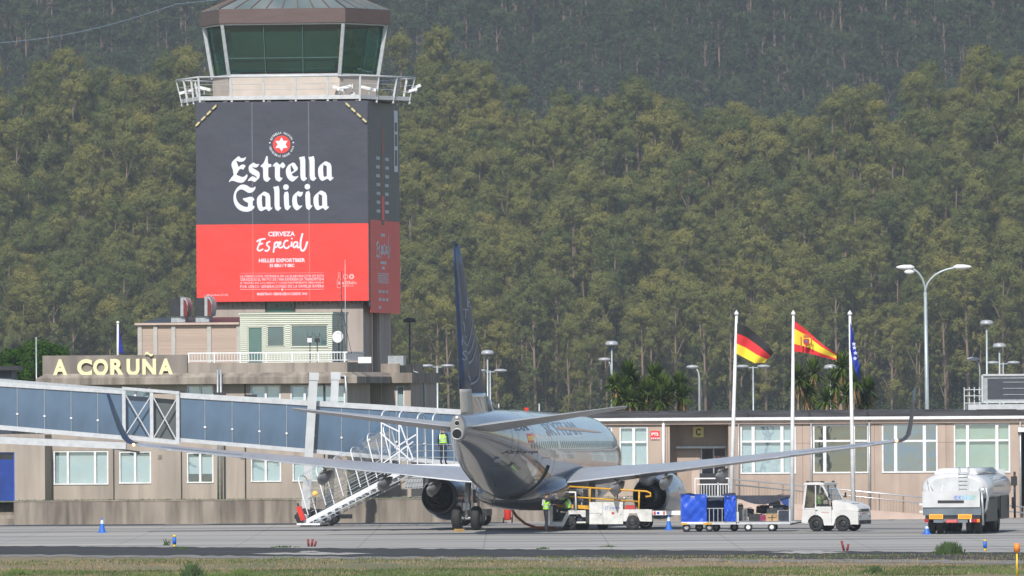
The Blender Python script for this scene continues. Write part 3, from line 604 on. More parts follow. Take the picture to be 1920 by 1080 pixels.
# ================================================================== banners on the tower
NAVY = mat('dark_slate_banner', (.046, .051, .070), .5, var=.10, scale=.5, bump=.9, bscale=.8); REDB = mat('red_banner', (.78, .05, .04), .5, var=.07, scale=.5, bump=.9, bscale=.8)
BW = mat('white_print', (.66, .69, .76), .6, var=.02); BEAD = mat('pale_seam', (.12, .13, .16), .6, var=.1); BEADR = mat('pale_red_seam', (.85, .12, .10), .6, var=.1)
bn = thing('advertising_banner', 'huge slate and red beer banner on the front of the tower', 'banner', KF.w(cx, -.5, 8))
BB = -.42
def Kb(px, py): return KF.px(px, py, BB)
ba0, ba1 = Kb(368, 400)[0], Kb(690.5, 400)[0]; zb0 = Kb(530, 565)[1]; zbm = Kb(530, 420)[1]; zb1 = Kb(530, 190)[1]
def sagged(a0, a1, z0, z1, b, waves=True):
    na, nz = 26, 20; v = []; fs = []
    for j in range(nz + 1):
        for i in range(na + 1):
            a = a0 + (a1 - a0) * i / na; z = z0 + (z1 - z0) * j / nz
            v.append((a, b, z))
    for j in range(nz):
        for i in range(na): k = j * (na + 1) + i; fs.append((k, k + 1, k + na + 2, k + na + 1))
    return v, fs
m = MB(KF); m.box(ba0, ba1, BB, BB + .03, zbm, zb1); m.build('slate_field', NAVY, bn)
m = MB(KF); m.box(ba0, ba1, BB, BB + .03, zb0, zbm - .002); m.build('red_field', REDB, bn)
m = MB(KF)
for px in (473, 579): a = Kb(px, 300)[0]; m.box(a - .025, a + .025, BB - .006, BB - .001, zbm + .02, zb1 - .02)
m.mat(1)
for px in (473, 579): a = Kb(px, 300)[0]; m.box(a - .025, a + .025, BB - .006, BB - .001, zb0 + .02, zbm - .02)
m.build('seam', [BEAD, BEADR], bn)
m = MB(KF); k = ba0 + .1; random.seed(4)
while k < ba1: m.bar((k, BB + .01, zb0), (k + random.uniform(-.06, .06), -.01, zb0 - random.uniform(.12, .3)), .018); k += .24
for k in range(45): z = zb0 + (zb1 - zb0) * k / 44; m.bar((ba1, BB + .02, z), (ba1 + .08, BB + .1, z - .05), .015); m.bar((ba0, BB + .02, z), (ba0 - .07, BB + .15, z - .03), .015)
m.build('lashing', DARK, bn)
# blackletter
def crop_to(x, y, s, ox, oy): a, z = Kb(ox + x / s, oy + y / s); return (a, z)
c1 = lambda x, y: crop_to(x, y, 8.709, 420, 280)
def sm_poly(pts, it=1):
    for _ in range(it):
        o = []
        for i, p in enumerate(pts):
            q = pts[(i + 1) % len(pts)]; o += [(p[0] * .8 + q[0] * .2, p[1] * .8 + q[1] * .2), (p[0] * .2 + q[0] * .8, p[1] * .2 + q[1] * .8)]
        pts = o
    return pts
GL = {
 'E': ([(80,540),(90,505),(130,450),(160,415),(150,380),(148,340),(125,280),(122,235),(140,195),(240,105),(262,135),(300,148),(335,138),(365,120),(350,165),(320,195),(280,205),(235,200),(195,180),(215,225),(240,295),(262,268),(300,245),(335,252),(355,275),(335,300),(312,338),(285,318),(255,325),(235,355),(200,415),(250,435),(300,455),(340,440),(374,402),(388,430),(370,480),(330,530),(290,548),(230,542),(170,518),(120,512)], []),
 's': ([(383,522),(400,490),(440,450),(470,440),(510,455),(528,475),(535,450),(500,425),(450,400),(415,370),(403,330),(403,285),(420,255),(485,212),(510,235),(545,245),(582,235),(560,275),(530,300),(490,295),(455,275),(480,312),(540,345),(578,375),(588,420),(575,470),(545,500),(500,538),(465,515),(430,510)], []),
 't': ([(600,262),(640,235),(668,180),(690,110),(715,108),(718,240),(775,240),(772,290),(722,290),(724,440),(735,462),(765,472),(740,505),(705,537),(640,495),(638,290),(600,290)], []),
 'r': ([(788,282),(815,240),(860,205),(912,258),(958,203),(1010,268),(962,318),(928,282),(914,300),(914,440),(925,462),(962,465),(940,500),(905,535),(832,490),(832,290),(820,275)], []),
 'e': ([(1145,205),(1222,325),(1105,402),(1115,425),(1140,442),(1180,445),(1218,432),(1205,462),(1125,533),(1075,510),(1035,465),(1012,400),(1010,330),(1035,280),(1060,250)], [[(1095,252),(1148,345),(1100,378),(1090,340),(1088,290)]]),
 'l': ([(1222,130),(1262,125),(1328,108),(1330,445),(1338,460),(1362,470),(1335,500),(1303,525),(1248,485),(1246,210),(1238,160)], []),
 'a': ([(1660,187),(1755,240),(1760,440),(1772,460),(1795,455),(1785,475),(1732,522),(1692,475),(1608,520),(1570,495),(1545,440),(1535,370),(1540,300),(1565,265),(1600,235)], [[(1622,250),(1678,275),(1680,438),(1640,452),(1625,430),(1618,340)]]),
 'G': ([(518,605),(510,650),(480,690),(435,712),(390,710),(350,680),(300,655),(260,655),(215,690),(195,740),(200,800),(225,860),(270,905),(330,935),(393,945),(393,870),(350,855),(320,830),(303,800),(350,795),(410,775),(455,775),(485,795),(498,832),(470,840),(470,925),(502,928),(490,965),(440,1005),(380,1022),(310,1015),(240,985),(190,930),(160,860),(153,780),(170,700),(210,630),(260,585),(320,572),(380,590),(430,625),(470,632),(500,615)], []),
 'i': ([(975,705),(1055,682),(1062,900),(1070,922),(1099,925),(1075,960),(1035,1003),(985,960)], []),
 'c': ([(1220,675),(1243,702),(1292,690),(1285,730),(1262,768),(1230,775),(1195,745),(1190,800),(1195,870),(1215,915),(1250,925),(1282,912),(1270,940),(1195,1003),(1150,975),(1120,920),(1113,840),(1120,770),(1150,730)], []),
}
word = [('E', 0, 0), ('s', 0, 0), ('t', 0, 0), ('r', 0, 0), ('e', 0, 0), ('l', 0, 0), ('l', 152, -3), ('a', 0, 0), ('G', 0, 0), ('a', -1000, 495), ('l', -422, 484), ('i', 0, 0), ('c', 0, 0), ('i', 350, -7), ('a', -75, 478)]
m = MB(KF)
for ch, dx, dy in word:
    out, hol = GL[ch]
    m.prism([c1(x + dx, y + dy) for x, y in sm_poly(out)], BB - .012, BB - .012, [[c1(x + dx, y + dy) for x, y in h] for h in hol])
    if ch == 'i': m.prism([c1(1012 + dx + 46 * math.cos(k / 12 * PI), 617 + dy + 46 * math.sin(k / 12 * PI)) for k in range(24)], BB - .012, BB - .012)
m.build('blackletter_name', BW, bn, fix=False)
# round badge
ca, cz_ = Kb(528, 270.8); rb = (Kb(544.3, 270)[0] - Kb(511.7, 270)[0]) / 2
m = MB(KF); m.prism([(ca + rb * math.cos(k / 24 * PI), cz_ + rb * math.sin(k / 24 * PI)) for k in range(48)], BB - .008, BB - .008)
m.mat(1); m.prism([(ca + rb * (.80 if k % 2 == 0 else .46) * math.sin(k * PI / 6), cz_ + rb * (.80 if k % 2 == 0 else .46) * math.cos(k * PI / 6)) for k in range(12)], BB - .016, BB - .016)
def arc_text(mb, txt, r0, h, a_mid, span, flip):
    n_ = len(txt)
    for i, ch in enumerate(txt):
        if ch == ' ': continue
        th = a_mid + (span / 2 - span * (i + .5) / n_) * (1 if not flip else -1); v, f = text_poly(ch, .04, 1)
        lo, hi = v.min(0), v.max(0); w = span / n_ * r0 * .78
        pts = []
        for x, y in v:
            u = ((x - lo[0]) / (hi[0] - lo[0]) - .5) * w * (1 if hi[0] - lo[0] > .3 else .5); q = (y - lo[1]) / (hi[1] - lo[1]) * h
            rr = r0 + q if not flip else r0 + h - q; dx, dz = math.cos(th), math.sin(th); tx, tz = (dz, -dx) if not flip else (-dz, dx)
            pts.append((ca + dx * rr + tx * u, BB - .008, cz_ + dz * rr + tz * u))
        mb.add(pts, f)
arc_text(m, 'ESTRELLA GALICIA', rb * 1.2, rb * .25, PI / 2, R(136), False); arc_text(m, 'CERVECEROS DESDE 1906', rb * 1.22, rb * .25, -PI / 2, R(165), True)
for s_ in (-1, 1): m.prism([(ca + s_ * rb * 1.35 + .04 * math.cos(k), cz_ + rb * .2 + .04 * math.sin(k)) for k in np.linspace(0, 5.5, 7)], BB - .008, BB - .008)
m.build('round_badge', [REDB, BW], bn, fix=False)
c3 = lambda x, y: crop_to(x, y, 7.715, 430, 425)
def fit(mb, txt, x0, x1, y0, y1, bold=.02, sp=1.0, res=2):
    a0, z1 = c3(x0, y0); a1, z0 = c3(x1, y1); put_text(mb, txt, a0, a1, z0, z1, BB - .012, bold, 0, res, sp)
m = MB(KF)
fit(m, 'CERVEZA', 560, 950, 72, 138, .03); fit(m, 'HELLES EXPORTBIER', 428, 1098, 462, 512, .03); fit(m, '35 EBU / 9 EBC', 582, 942, 540, 585, .035)
for i, s_ in enumerate(('LA PERFECCIÓN OBTENIDA EN LA ELABORACIÓN DE ESTA', 'CERVEZA ES EL FRUTO DE UNA EXPERIENCIA TRANSMITIDA', 'A TRAVÉS DE LOS AÑOS Y CONSTANTEMENTE MEJORADA', 'POR CINCO GENERACIONES DE LA FAMILIA RIVERA')): fit(m, s_, 158, 1370, 694 + i * 51, 727 + i * 51, .0, 1.06, 1)
fit(m, 'MAESTROS CERVECEROS DESDE 1906', 402, 1130, 955, 990, .02, 1, 1); fit(m, '@escoben 21-02', -330, -20, 972, 1008, .0, 1, 1)
for y, gap in ((670, 0), (907, 1)):
    for x0, x1 in (((155, 1370),) if not gap else ((155, 735), (790, 1370))): a0, z0 = c3(x0, y + 4); a1, z1 = c3(x1, y - 4); m.quad((a0, BB - .012, z0), (a1, BB - .012, z0), (a1, BB - .012, z1), (a0, BB - .012, z1))
m.prism([c3(765 + 14 * math.cos(k), 910 - 14 * math.sin(k)) for k in np.linspace(0, 5.6, 8)], BB - .012, BB - .012)
m.build('printed_text', BW, bn, fix=False)
def ribbon(mb, pts, w, off, conv):      # flat brush stroke with round ends
    P_ = []
    for i in range(len(pts) - 1):       # catmull-rom
        p0, p1, p2, p3 = pts[max(i - 1, 0)], pts[i], pts[i + 1], pts[min(i + 2, len(pts) - 1)]
        for k in range(5):
            t_ = k / 5; P_.append(tuple(.5 * (2 * p1[j] + (p2[j] - p0[j]) * t_ + (2 * p0[j] - 5 * p1[j] + 4 * p2[j] - p3[j]) * t_ ** 2 + (3 * p1[j] - p0[j] - 3 * p2[j] + p3[j]) * t_ ** 3) for j in (0, 1)))
    P_.append(pts[-1]); v = []; fs = []; n_ = len(P_)
    for i, p in enumerate(P_):
        q0, q1 = P_[max(i - 1, 0)], P_[min(i + 1, n_ - 1)]; dx, dy = q1[0] - q0[0], q1[1] - q0[1]; l = math.hypot(dx, dy) or 1
        ww = w / 2 * (.55 + .45 * math.sin(PI * min(1, (i + 1) / 3) * .5) if i < 3 else 1) * (.6 if i == n_ - 1 else 1)
        for s_ in (-1, 1): a, z = conv(p[0] - dy / l * ww * s_, p[1] + dx / l * ww * s_); v.append((a, off, z))
    for i in range(n_ - 1): fs.append((2 * i, 2 * i + 1, 2 * i + 3, 2 * i + 2))
    mb.add(v, fs)
STROKES = [[(395,218),(450,185),(525,176)],[(455,192),(430,260),(408,325),(440,347),(492,322)],[(430,262),(490,240)],[(592,212),(545,238),(550,272),(578,300),(565,338),(530,352),(515,335)],[(662,222),(650,290),(638,378)],[(648,262),(688,222),(704,245),(688,288),(650,305)],[(708,280),(742,245),(735,218),(712,250),(716,295),(748,305),(778,280)],[(855,205),(815,205),(788,255),(806,305),(845,308),(870,275)],[(905,215),(893,292)],[(988,222),(945,228),(922,275),(942,302),(975,268)],[(988,222),(985,300),(1015,290)],[(1060,95),(1035,200),(1030,300),(1055,348),(1095,320),(1130,210)]]
m = MB(KF)
for i, s_ in enumerate(STROKES): ribbon(m, s_, 24 if i not in (11,) else 28, BB - .008 - .004 * (i % 3), c3)
a_, z_ = c3(906, 172); m.prism([(a_ + .045 * math.cos(k), z_ + .045 * math.sin(k)) for k in np.linspace(0, 5.6, 8)], BB - .012, BB - .012)
m.build('brush_script_word', BW, bn, fix=False)
c5 = lambda x, y: crop_to(x, y, 12, 620, 480)
m = MB(KF)
def fit5(txt, x0, x1, y0, y1, bold=.02): a0, z1 = c5(x0, y0); a1, z0 = c5(x1, y1); put_text(m, txt, a0, a1, z0, z1, BB - .012, bold, 0, 2)
fit5('6 x 33cl', 170, 515, 560, 638, .04); fit5('e', 530, 590, 585, 632, 0); fit5('4x,25% vol', 265, 510, 655, 695, .02)
def ring5(x, y, r0, r1, off): m.prism([c5(x + r0 * math.cos(k / 12 * PI), y + r0 * math.sin(k / 12 * PI)) for k in range(24)], BB - off, BB - off, [[c5(x + r1 * math.cos(k / 12 * PI), y + r1 * math.sin(k / 12 * PI)) for k in range(24)]] if r1 else ())
ring5(335, 465, 55, 44, .012); ring5(470, 465, 60, 22, .012)
ribbon(m, [(190,370),(170,400),(178,470),(150,560),(150,700),(190,715),(235,700)], 9, BB - .012, c5); ribbon(m, [(190,370),(212,395),(205,470),(240,545)], 9, BB - .008, c5)
m.build('pack_symbols', mat('pink_print', (.80, .38, .36), .6, var=.02), bn, fix=False)
# side banner
SF = Fr(tuple(KF.w(ba1 + .02, BB - .06, 0))[:2], R(9 - 90)); b2 = thing('advertising_banner', 'dark side banner with faded red lower part on the shaded right side of the tower', 'banner', SF.w(4.5, -.1, 8))
def Sp(px, py): return SF.px(px, py, 0)
s0 = 0.1; s1 = s0 + 9.2; szb0, szb1 = Kb(690, 586)[1], Kb(690, 188)[1]; szm = Kb(690, 411)[1]
m = MB(SF); m.box(s0, s1, 0, .03, szm, szb1); m.build('slate_field', NAVY, b2)
m = MB(SF); m.box(s0 + .4, s1, 0, .03, szb0, szm - .002); m.mat(1).box(s0, s0 + .39, 0, .03, szb0 + .3, szm - .002); m.build('red_field', [REDB, NAVY], b2)
m = MB(SF)
m.box(s1 - 1.6, s1 - .5, -.01, -.003, szb1 - 3.4, szb1 - .3); m.mat(1)
for z0, z1 in ((3.1, 2.3), (2.1, 1.5), (1.35, .9)): m.box(s1 - 1.4, s1 - .7, -.016, -.012, szb1 - z0, szb1 - z1)
m.build('label_tag', [BW, NAVY], b2)
m = MB(SF); mc = (s0 + s1) / 2 - .5
bt = [(-.1, 0), (-.1, -1.2), (-.4, -3.0), (-.45, -4.0), (-.45, -6.6), (.45, -6.6), (.45, -4.0), (.4, -3.0), (.1, -1.2), (.1, 0)]
m.prism([(mc + x, szb1 - 1 + z * .78) for x, z in bt], -.008, -.008); m.mat(1).box(mc - .42, mc + .42, -.016, -.012, szb1 - 5.9, szb1 - 4.7); m.box(mc - .08, mc + .08, -.016, -.012, szb1 - 2.6, szb1 - 1.2)
m.build('bottle_picture', [mat('amber_print', (.12, .04, .03), .5), REDB], b2)
m = MB(SF)
for i in range(7):
    for s_ in (-1, 1):
        x = mc + s_ * (1.35 - .1 * (i > 2)); z = szb1 - 2.9 - i * .42 * 1.05
        for q in range(5): m.box(x - .55 + q * .22, x - .55 + q * .22 + .15, -.012, -.006, z, z + .16)
random.seed(9)
for (x, z, w) in [(mc - .6, 1.0, 1.2), (mc - .8, 3.1, 1.7), (mc - .4, 3.5, .8)] + [(mc - 1.6, 4.0 + .14 * k, 3.2) for k in range(6)] + [(mc - 1.4 + 1.1 * (k % 3), 5.3 + .6 * (k // 3), .7) for k in range(7)]:
    q = x; z *= .66
    while q < x + w - .1: l = random.uniform(.1, .3); m.box(q, min(q + l, x + w), -.012, -.006, szm - z - (.05 if w > 2 else .15), szm - z); q += l + .07
m.build('printed_text', BW, b2)
# script word on the side
m = MB(SF)
for i, s_ in enumerate(STROKES): ribbon(m, s_, 26, -.008 - .004 * (i % 3), lambda x, y: (mc - 2.0 + (x - 395) / 735 * 4.0, szm - .75 - (y - 95) / 280 * 1.2))
m.build('brush_script_word', BW, b2, fix=False)
for (x0, y0, x1, y1) in ((366, 237, 408, 195), (688, 230, 646, 191)):
    m = MB(KF)
    for k in range(4):
        q0, q1 = (k + .1) / 4, (k + .75) / 4; p = K(x0 + (x1 - x0) * q0, y0 + (y1 - y0) * q0, -.5); q = K(x0 + (x1 - x0) * q1, y0 + (y1 - y0) * q1, -.5); m.bar((p[0], -.48, p[1]), (q[0], -.48, q[1]), .09)
    p = K(x0, y0, -.5); q = K(x1, y1, -.5); m.mat(1).bar((p[0], -.48, p[1]), (q[0], -.48, q[1]), .03)
    tag(m.build('guy_strap', [mat('faded_yellow_strap', (.55, .48, .25), .7), CONCD]), 'yellow dashed strap at the upper %s corner of the front banner' % ('left' if x0 < 500 else 'right'), 'strap', 'straps at the banner corners')
# ================================================================== right terminal building
CF = Fr(tuple(P(1244, 800, 486))[:2], R(-1.0)); CP = CF.px
t = thing('gate_building', 'single storey beige gate building with dark roof edge and big white windows', 'building', CF.w(6, 4, 0))
a0, a1 = CP(1085, 850)[0], CP(2350, 850)[0]; zt = CP(1244, 796)[1]; zr = CP(1244, 789)[1]
WIN = []   # (px0, px1, y0, y1, mullion px, transom y, glass, blind)
def CW(x0, x1, y0, y1, mull, tr, glass, blind=None, **k):
    A0, z1 = CP(x0, y0); A1 = CP(x1, y0)[0]; z0 = CP(x0, y1)[1]
    WIN.append((A0, A1, z0, z1, [CP(q, y0)[0] for q in mull], [CP(x0, q)[1] for q in tr], glass, blind, k))
CW(1095, 1148, 800, 879, (1120,), (829,), PANE, (BLIND, .0)); CW(1161, 1215, 800, 879, (1188,), (829,), PANE, (BLIND, .0))
CW(1388, 1492, 797, 889, (1412, 1466), (828,), PANE, (BLIND, .02)); CW(1524, 1629, 796, 888, (1546, 1600), (827,), PANED, (mat('dim_green_sheet', (.13, .15, .11), .8, var=.2), .0))  # second window: dim green sheet stands in for its dark room, no blind
CW(1653, 1758, 795, 887, (1679, 1733), (827,), PANES, None); CW(1788, 1894, 794, 887, (1814, 1869), (826,), PANE, (BLINDG, .03))
e0, e1 = CP(1256, 850)[0], CP(1366, 850)[0]
m = MB(CF); hol = [w[:4] for w in WIN] + [(e0, e1, 0, zt), (CP(1912, 800)[0], CP(1940, 800)[0], 0, CP(1912, 796)[1] - .1)]
wall(m, a0, a1, 0, zt, 0, hol, .14)
m.quad((a0, 0, 0), (a0, 8, 0), (a0, 8, zt), (a0, 0, zt)); m.quad((a0, 8, 0), (a1, 8, 0), (a1, 8, zt), (a0, 8, zt)); m.build('wall', RENDER, t)
# entry recess
m = MB(CF); d = 1.6; dr0, dr1 = CP(1314, 842, d)[0], CP(1362, 842, d)[0]; drz0, drz1 = CP(1340, 905, d)[1], CP(1340, 841, d)[1]
wall(m, e0, e1, 0, zt, d, [(dr0, dr1, drz0, drz1)], .1); m.quad((e0, .14, 0), (e0, d, 0), (e0, d, zt), (e0, .14, zt)); m.quad((e1, .14, 0), (e1, d, 0), (e1, d, zt), (e1, .14, zt)); m.build('entry_recess_wall', RENDER, t)
m = MB(CF); m.box(dr0 + .02, dr1 - .02, d + .07, d + .1, drz0, drz1); dd = m.build('glass_door', mat('dark_door_glass', (.012, .016, .03), .08, var=.2), t)
m = MB(CF); m.box(dr0, dr0 + .06, d + .02, d + .06, drz0, drz1); m.box(dr1 - .06, dr1, d + .02, d + .06, drz0, drz1); mid = (dr0 + dr1) / 2; m.box(mid - .03, mid + .03, d + .02, d + .06, drz0, drz1); m.build('door_frame', STEEL, dd)
m = MB(CF)
for i, (px, c_) in enumerate(((1340, 0), (1348, 1), (1356, 1))):
    a, z = CP(px, 858, d); m.mat(c_).box(a - .08, a + .08, d + .055, d + .065, z - .08, z + .08)
m.build('door_sticker', [mat('yellow_sticker', (.6, .5, .1), .6), mat('pink_sticker', (.5, .2, .25), .6)], dd)
m = MB(CF); x0, z0 = CP(1267, 841, d - .3); x1 = CP(1362, 841, d - .3)[0]; m.box(x0, x1, d - .4, d - .004, z0, z0 + .1); m.build('door_canopy', STEEL, t)
m = MB(CF); m.box(CP(1268, 842, d)[0], CP(1312, 842, d)[0], d - .05, d - .004, 1.3, z0 - .02); m.build('sliding_panel', RENDER, t)
m = MB(CF); q0 = CP(1296, 880, .5)[0]; m.box(q0, CP(1312, 880, .5)[0], .4, .9, 0, CP(1296, 880, .5)[1]); m.build('entry_pier', RENDERL, t)
# beam, gutter, roof edge
m = MB(CF); m.box(a0 - .2, a1 + .2, -.12, .3, zt, zr - .003); m.build('eaves_beam', RENDERL, t)
m = MB(CF); zz = zr + .14; m.box(a0 - .2, a1 + .2, -.28, -.02, zr, zz); m.build('gutter', WHITE, t)
m = MB(CF); zr2 = CP(1244, 773)[1]
ROOFD = mat('dark_roof_felt', (.045, .045, .048), .85, var=.5, scale=1.5, stretch=(.4, 1, 4), bump=.4, bscale=6)
m.add([(a0 - .2, -.2, zz), (a1 + .2, -.2, zz), (a1 + .2, .35, zr2), (a0 - .2, .35, zr2), (a1 + .2, 9, zr2 + .05), (a0 - .2, 9, zr2 + .05)], [(0, 1, 2, 3), (3, 2, 4, 5)])
m.box(a0 - .2, a1 + .2, -.02, .3, zr, zz - .01); m.build('roof', ROOFD, t, fix=False)
random.seed(3); m = MB(CF); k = a0
while k < a1:
    w = random.uniform(.5, 2.5); m.box(k, k + w, .3, .5, zr2 - .02, zr2 + random.uniform(.0, .05)); k += w + random.uniform(.1, 1.2)
for px in (1401, 1517, 1626): a = CP(px, 780)[0]; m.box(a - .04, a + .04, -.25, -.1, zz - .1, zr2)
m.build('roof_edge_strip', DARK, t)
for i, w in enumerate(WIN): window(CF, t, w[0], w[1], w[2], w[3], 0, w[4], w[5], w[6], WHITE, .08, w[7], .12, thick=.07 if i < 2 else .075)
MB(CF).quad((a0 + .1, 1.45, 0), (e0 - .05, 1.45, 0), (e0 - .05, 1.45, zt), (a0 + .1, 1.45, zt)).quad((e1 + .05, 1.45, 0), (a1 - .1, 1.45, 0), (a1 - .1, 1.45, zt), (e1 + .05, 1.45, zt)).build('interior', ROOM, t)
for px, mm, r in ((1244, WHITE, .07), (1521, STEEL, .045), (1630, STEEL, .055), (1913, STEEL, .05), (1385, STEEL, .03)):
    a = CP(px, 850)[0]; MB(CF).tube([(a, -.1, .0 if px != 1244 else 1.1), (a, -.1, zr - .003)], r, 8).build('downpipe', mm, t)
a, z = CP(1908, 806); MB(CF).box(a, a + .35, -.3, -.02, z - .1, z + .12).build('wall_lamp', WHITE, t)
m = MB(CF)
for px in (1252, 1366, 1505, 1640, 1774): a = CP(px, 850)[0]; m.box(a - .012, a + .012, -.004, -.001, 0, zt)
z = CP(1500, 831)[1]
for h0, h1 in ((1492, 1524), (1629, 1653), (1758, 1788)): m.box(CP(h0, 800)[0], CP(h1, 800)[0], -.004, -.001, z - .012, z + .012)
m.build('wall_joint', mat('joint_line', (.25, .18, .14), .9), t)
# signs
s_ = thing('gate_sign', 'square yellow sign with black letter C above the gate door', 'sign', CF.w(*CP(1309, 820, .9)[:1], .9, CP(1309, 820, .9)[1]))
x0, z1 = CP(1299, 800, 1.4); x1, z0 = CP(1319.5, 820, 1.4); MB(CF).box(x0, x1, 1.38, 1.5, z0, z1).build('sign_plate', mat('yellow_sign', (.78, .66, .25), .5, var=.04), s_)
m = MB(CF); put_text(m, 'C', x0 + .14, x1 - .14, z0 + .09, z1 - .09, 1.37, .03, 0, 6); m.build('sign_letter', mat('brown_black_print', (.05, .03, .015), .6), s_, fix=False)
s_ = thing('camera_notice', 'small red sign reading PT2 on the wall beside the white window', 'sign', CF.w(CP(1228, 820)[0], -.03, CP(1228, 826)[1]))
x0, z1 = CP(1219.5, 808); x1, z0 = CP(1236.5, 820); MB(CF).box(x0, x1, -.05, -.01, z0, z1).build('sign_plate', mat('red_sign', (.72, .04, .04), .5, var=.04), s_)
m = MB(CF); put_text(m, 'PT2', x0 + .05, x1 - .05, z0 + .08, z1 - .08, -.06, .05, 0, 2)
m.build('sign_text', WHITE, s_, fix=False); m = MB(CF); zz_ = z0 - .1; m.box(x0, x1, -.05, -.01, zz_, z0 - .004); m.mat(1)
for i in range(5): q = x0 + .02 + i * .088; m.quad((q, -.055, zz_), (q + .045, -.055, zz_), (q + .075, -.055, z0 - .01), (q + .03, -.055, z0 - .01))
m.build('striped_edge', [mat('red_sign', (.72, .04, .04), .5), WHITE], s_)

# ramp with railings
RF = Fr(tuple(P(1375, 950, 483))[:2], 0); RP = RF.px
rp = thing('access_ramp', 'sloping concrete access ramp below the gate building windows', 'ramp', RF.w(8, .5, 0))
ra0, rz0 = RP(1288, 927); ra1, rz1 = RP(1985, 985); f_ = lambda a: RP(1640, 957)[1] + (a - RP(1640, 957)[0]) * (-.085)
a_s = RP(1378, 900)[0]
m = MB(RF); m.prism([(ra0, 0), (RP(1960, 980)[0], 0), (RP(1960, 980)[0], f_(RP(1960, 980)[0])), (a_s, f_(a_s)), (ra0, f_(a_s))], 0, .25); m.build('ramp_wall', RENDERL, rp)
m = MB(RF); m.prism([(ra0, 0), (RP(1960, 980)[0], 0), (RP(1960, 980)[0], f_(RP(1960, 980)[0]) - .03), (a_s, f_(a_s) - .03), (ra0, f_(a_s) - .03)], .251, 3); m.build('ramp_floor', CONC, rp)
rr = thing('ramp_railing', 'grey steel railing with two rails running down the access ramp', 'railing', RF.w(6, 0, f_(6)))
m = MB(RF); aE = RP(1960, 900)[0]
top = lambda a: RP(1375, 899)[1] + (a - a_s) * ((RP(1650, 925)[1] - RP(1375, 899)[1]) / (RP(1650, 925)[0] - a_s))
m.tube([(a_s, .1, top(a_s)), (aE, .1, top(aE))], .035, 6); m.tube([(a_s, .1, top(a_s) - .26), (aE, .1, top(aE) - .26)], .03, 6)
m.tube([(a_s, 1.6, top(a_s)), (aE, 1.6, top(aE))], .03, 6); m.tube([(a_s, .02, top(a_s) - .22), (aE, .02, top(aE) - .3)], .018, 6); m.build('handrail', mat('bright_steel', (.62, .62, .62), .3, .7, var=.1), rr)
m = MB(RF); k = a_s
while k < aE: m.bar((k, .1, f_(k)), (k, .1, top(k)), .04); m.bar((k + .02, 1.6, f_(k)), (k + .02, 1.6, top(k)), .035); k += 1.15
k = a_s
while k < aE: m.bar((k, .1, f_(k) + .05), (k, .1, top(k) - .28), .014); k += .14
m.build('baluster', mat('brown_steel', (.22, .17, .14), .6, .2), rr)
er = thing('entry_railing', 'short white railing in front of the gate door', 'railing', RF.w(RP(1335, 920)[0], .05, f_(a_s)))
x0, x1 = RP(1303, 898)[0], RP(1367, 898)[0]; z0, zc = f_(a_s), RP(1335, 897)[1]
m = MB(RF); m.bar((x0, .1, zc), (x1, .1, zc), .06); m.bar((x0 + .1, .1, zc - .28), (x1, .1, zc - .28), .05); m.bar((x0 + .2, .1, z0 + .02), (x1, .1, z0 + .02), .05)
k = x0 + .3
while k < x1: m.bar((k, .1, z0), (k, .1, zc - .28), .025); k += .13
for k in (x0, x0 + 1.1, x1): m.bar((k, .1, z0), (k, .1, zc), .05)
m.build('railing_frame', WHITE, er)
MB(RF).box(x0 + .25, x1 - .05, 1.4, 1.5, z0, RP(1335, 888)[1]).build('entry_bin', DARK, rp)

# roof equipment at the right edge
hv = thing('roof_chiller', 'grey rooftop cooling unit with dark louvred panel at the right edge', 'air conditioner', CF.w(CP(1890, 765, 5)[0], 5, zr2))
q0, q1 = CP(1842, 740, 4)[0], CP(1965, 740, 4)[0]; z0, z1 = CP(1880, 754, 4)[1], CP(1880, 703, 4)[1]
MB(CF).box(CP(1815, 760, 4)[0], q1, 3.8, 6.5, zr2, z0 - .1).build('plinth', WHITEM, hv)
m = MB(CF); m.box(q0, q1, 4, 6, z0, z1); m.build('casing', STEEL, hv)
m = MB(CF); m.bar((q0, 3.95, z0), (q1, 3.95, z0), .09); m.bar((q0, 3.95, z1), (q1, 3.95, z1), .09); m.bar((q0, 3.95, z0), (q0, 3.95, z1), .09); m.build('rim', WHITEM, hv)
m = MB(CF); m.box(q0 + .25, q1, 3.97, 3.99, z0 + .15, z1 - .17); m.build('louvre', mat('louvre_dark', (.05, .055, .07), .5, var=.2, scale=2, stretch=(1, 1, 12)), hv)
m = MB(CF)
for k in range(3): m.box(q0 + 1.0, q1, 3.94, 3.965, z0 + .35 + k * .3, z0 + .38 + k * .3)
m.build('louvre_bar', STEEL, hv)
m = MB(CF); x0 = CP(1808, 740, 4)[0]
for k in range(4): m.bar((x0 + k * .25, 4 + .1 * k, zr2), (x0 + k * .25, 4 + .1 * k, CP(1810, 726, 4)[1]), .05)
for z in (.35, .7, 1.0): m.bar((x0, 4, zr2 + z), (q0, 4, zr2 + z), .04)
m.build('ladder_cage', WHITEM, hv)

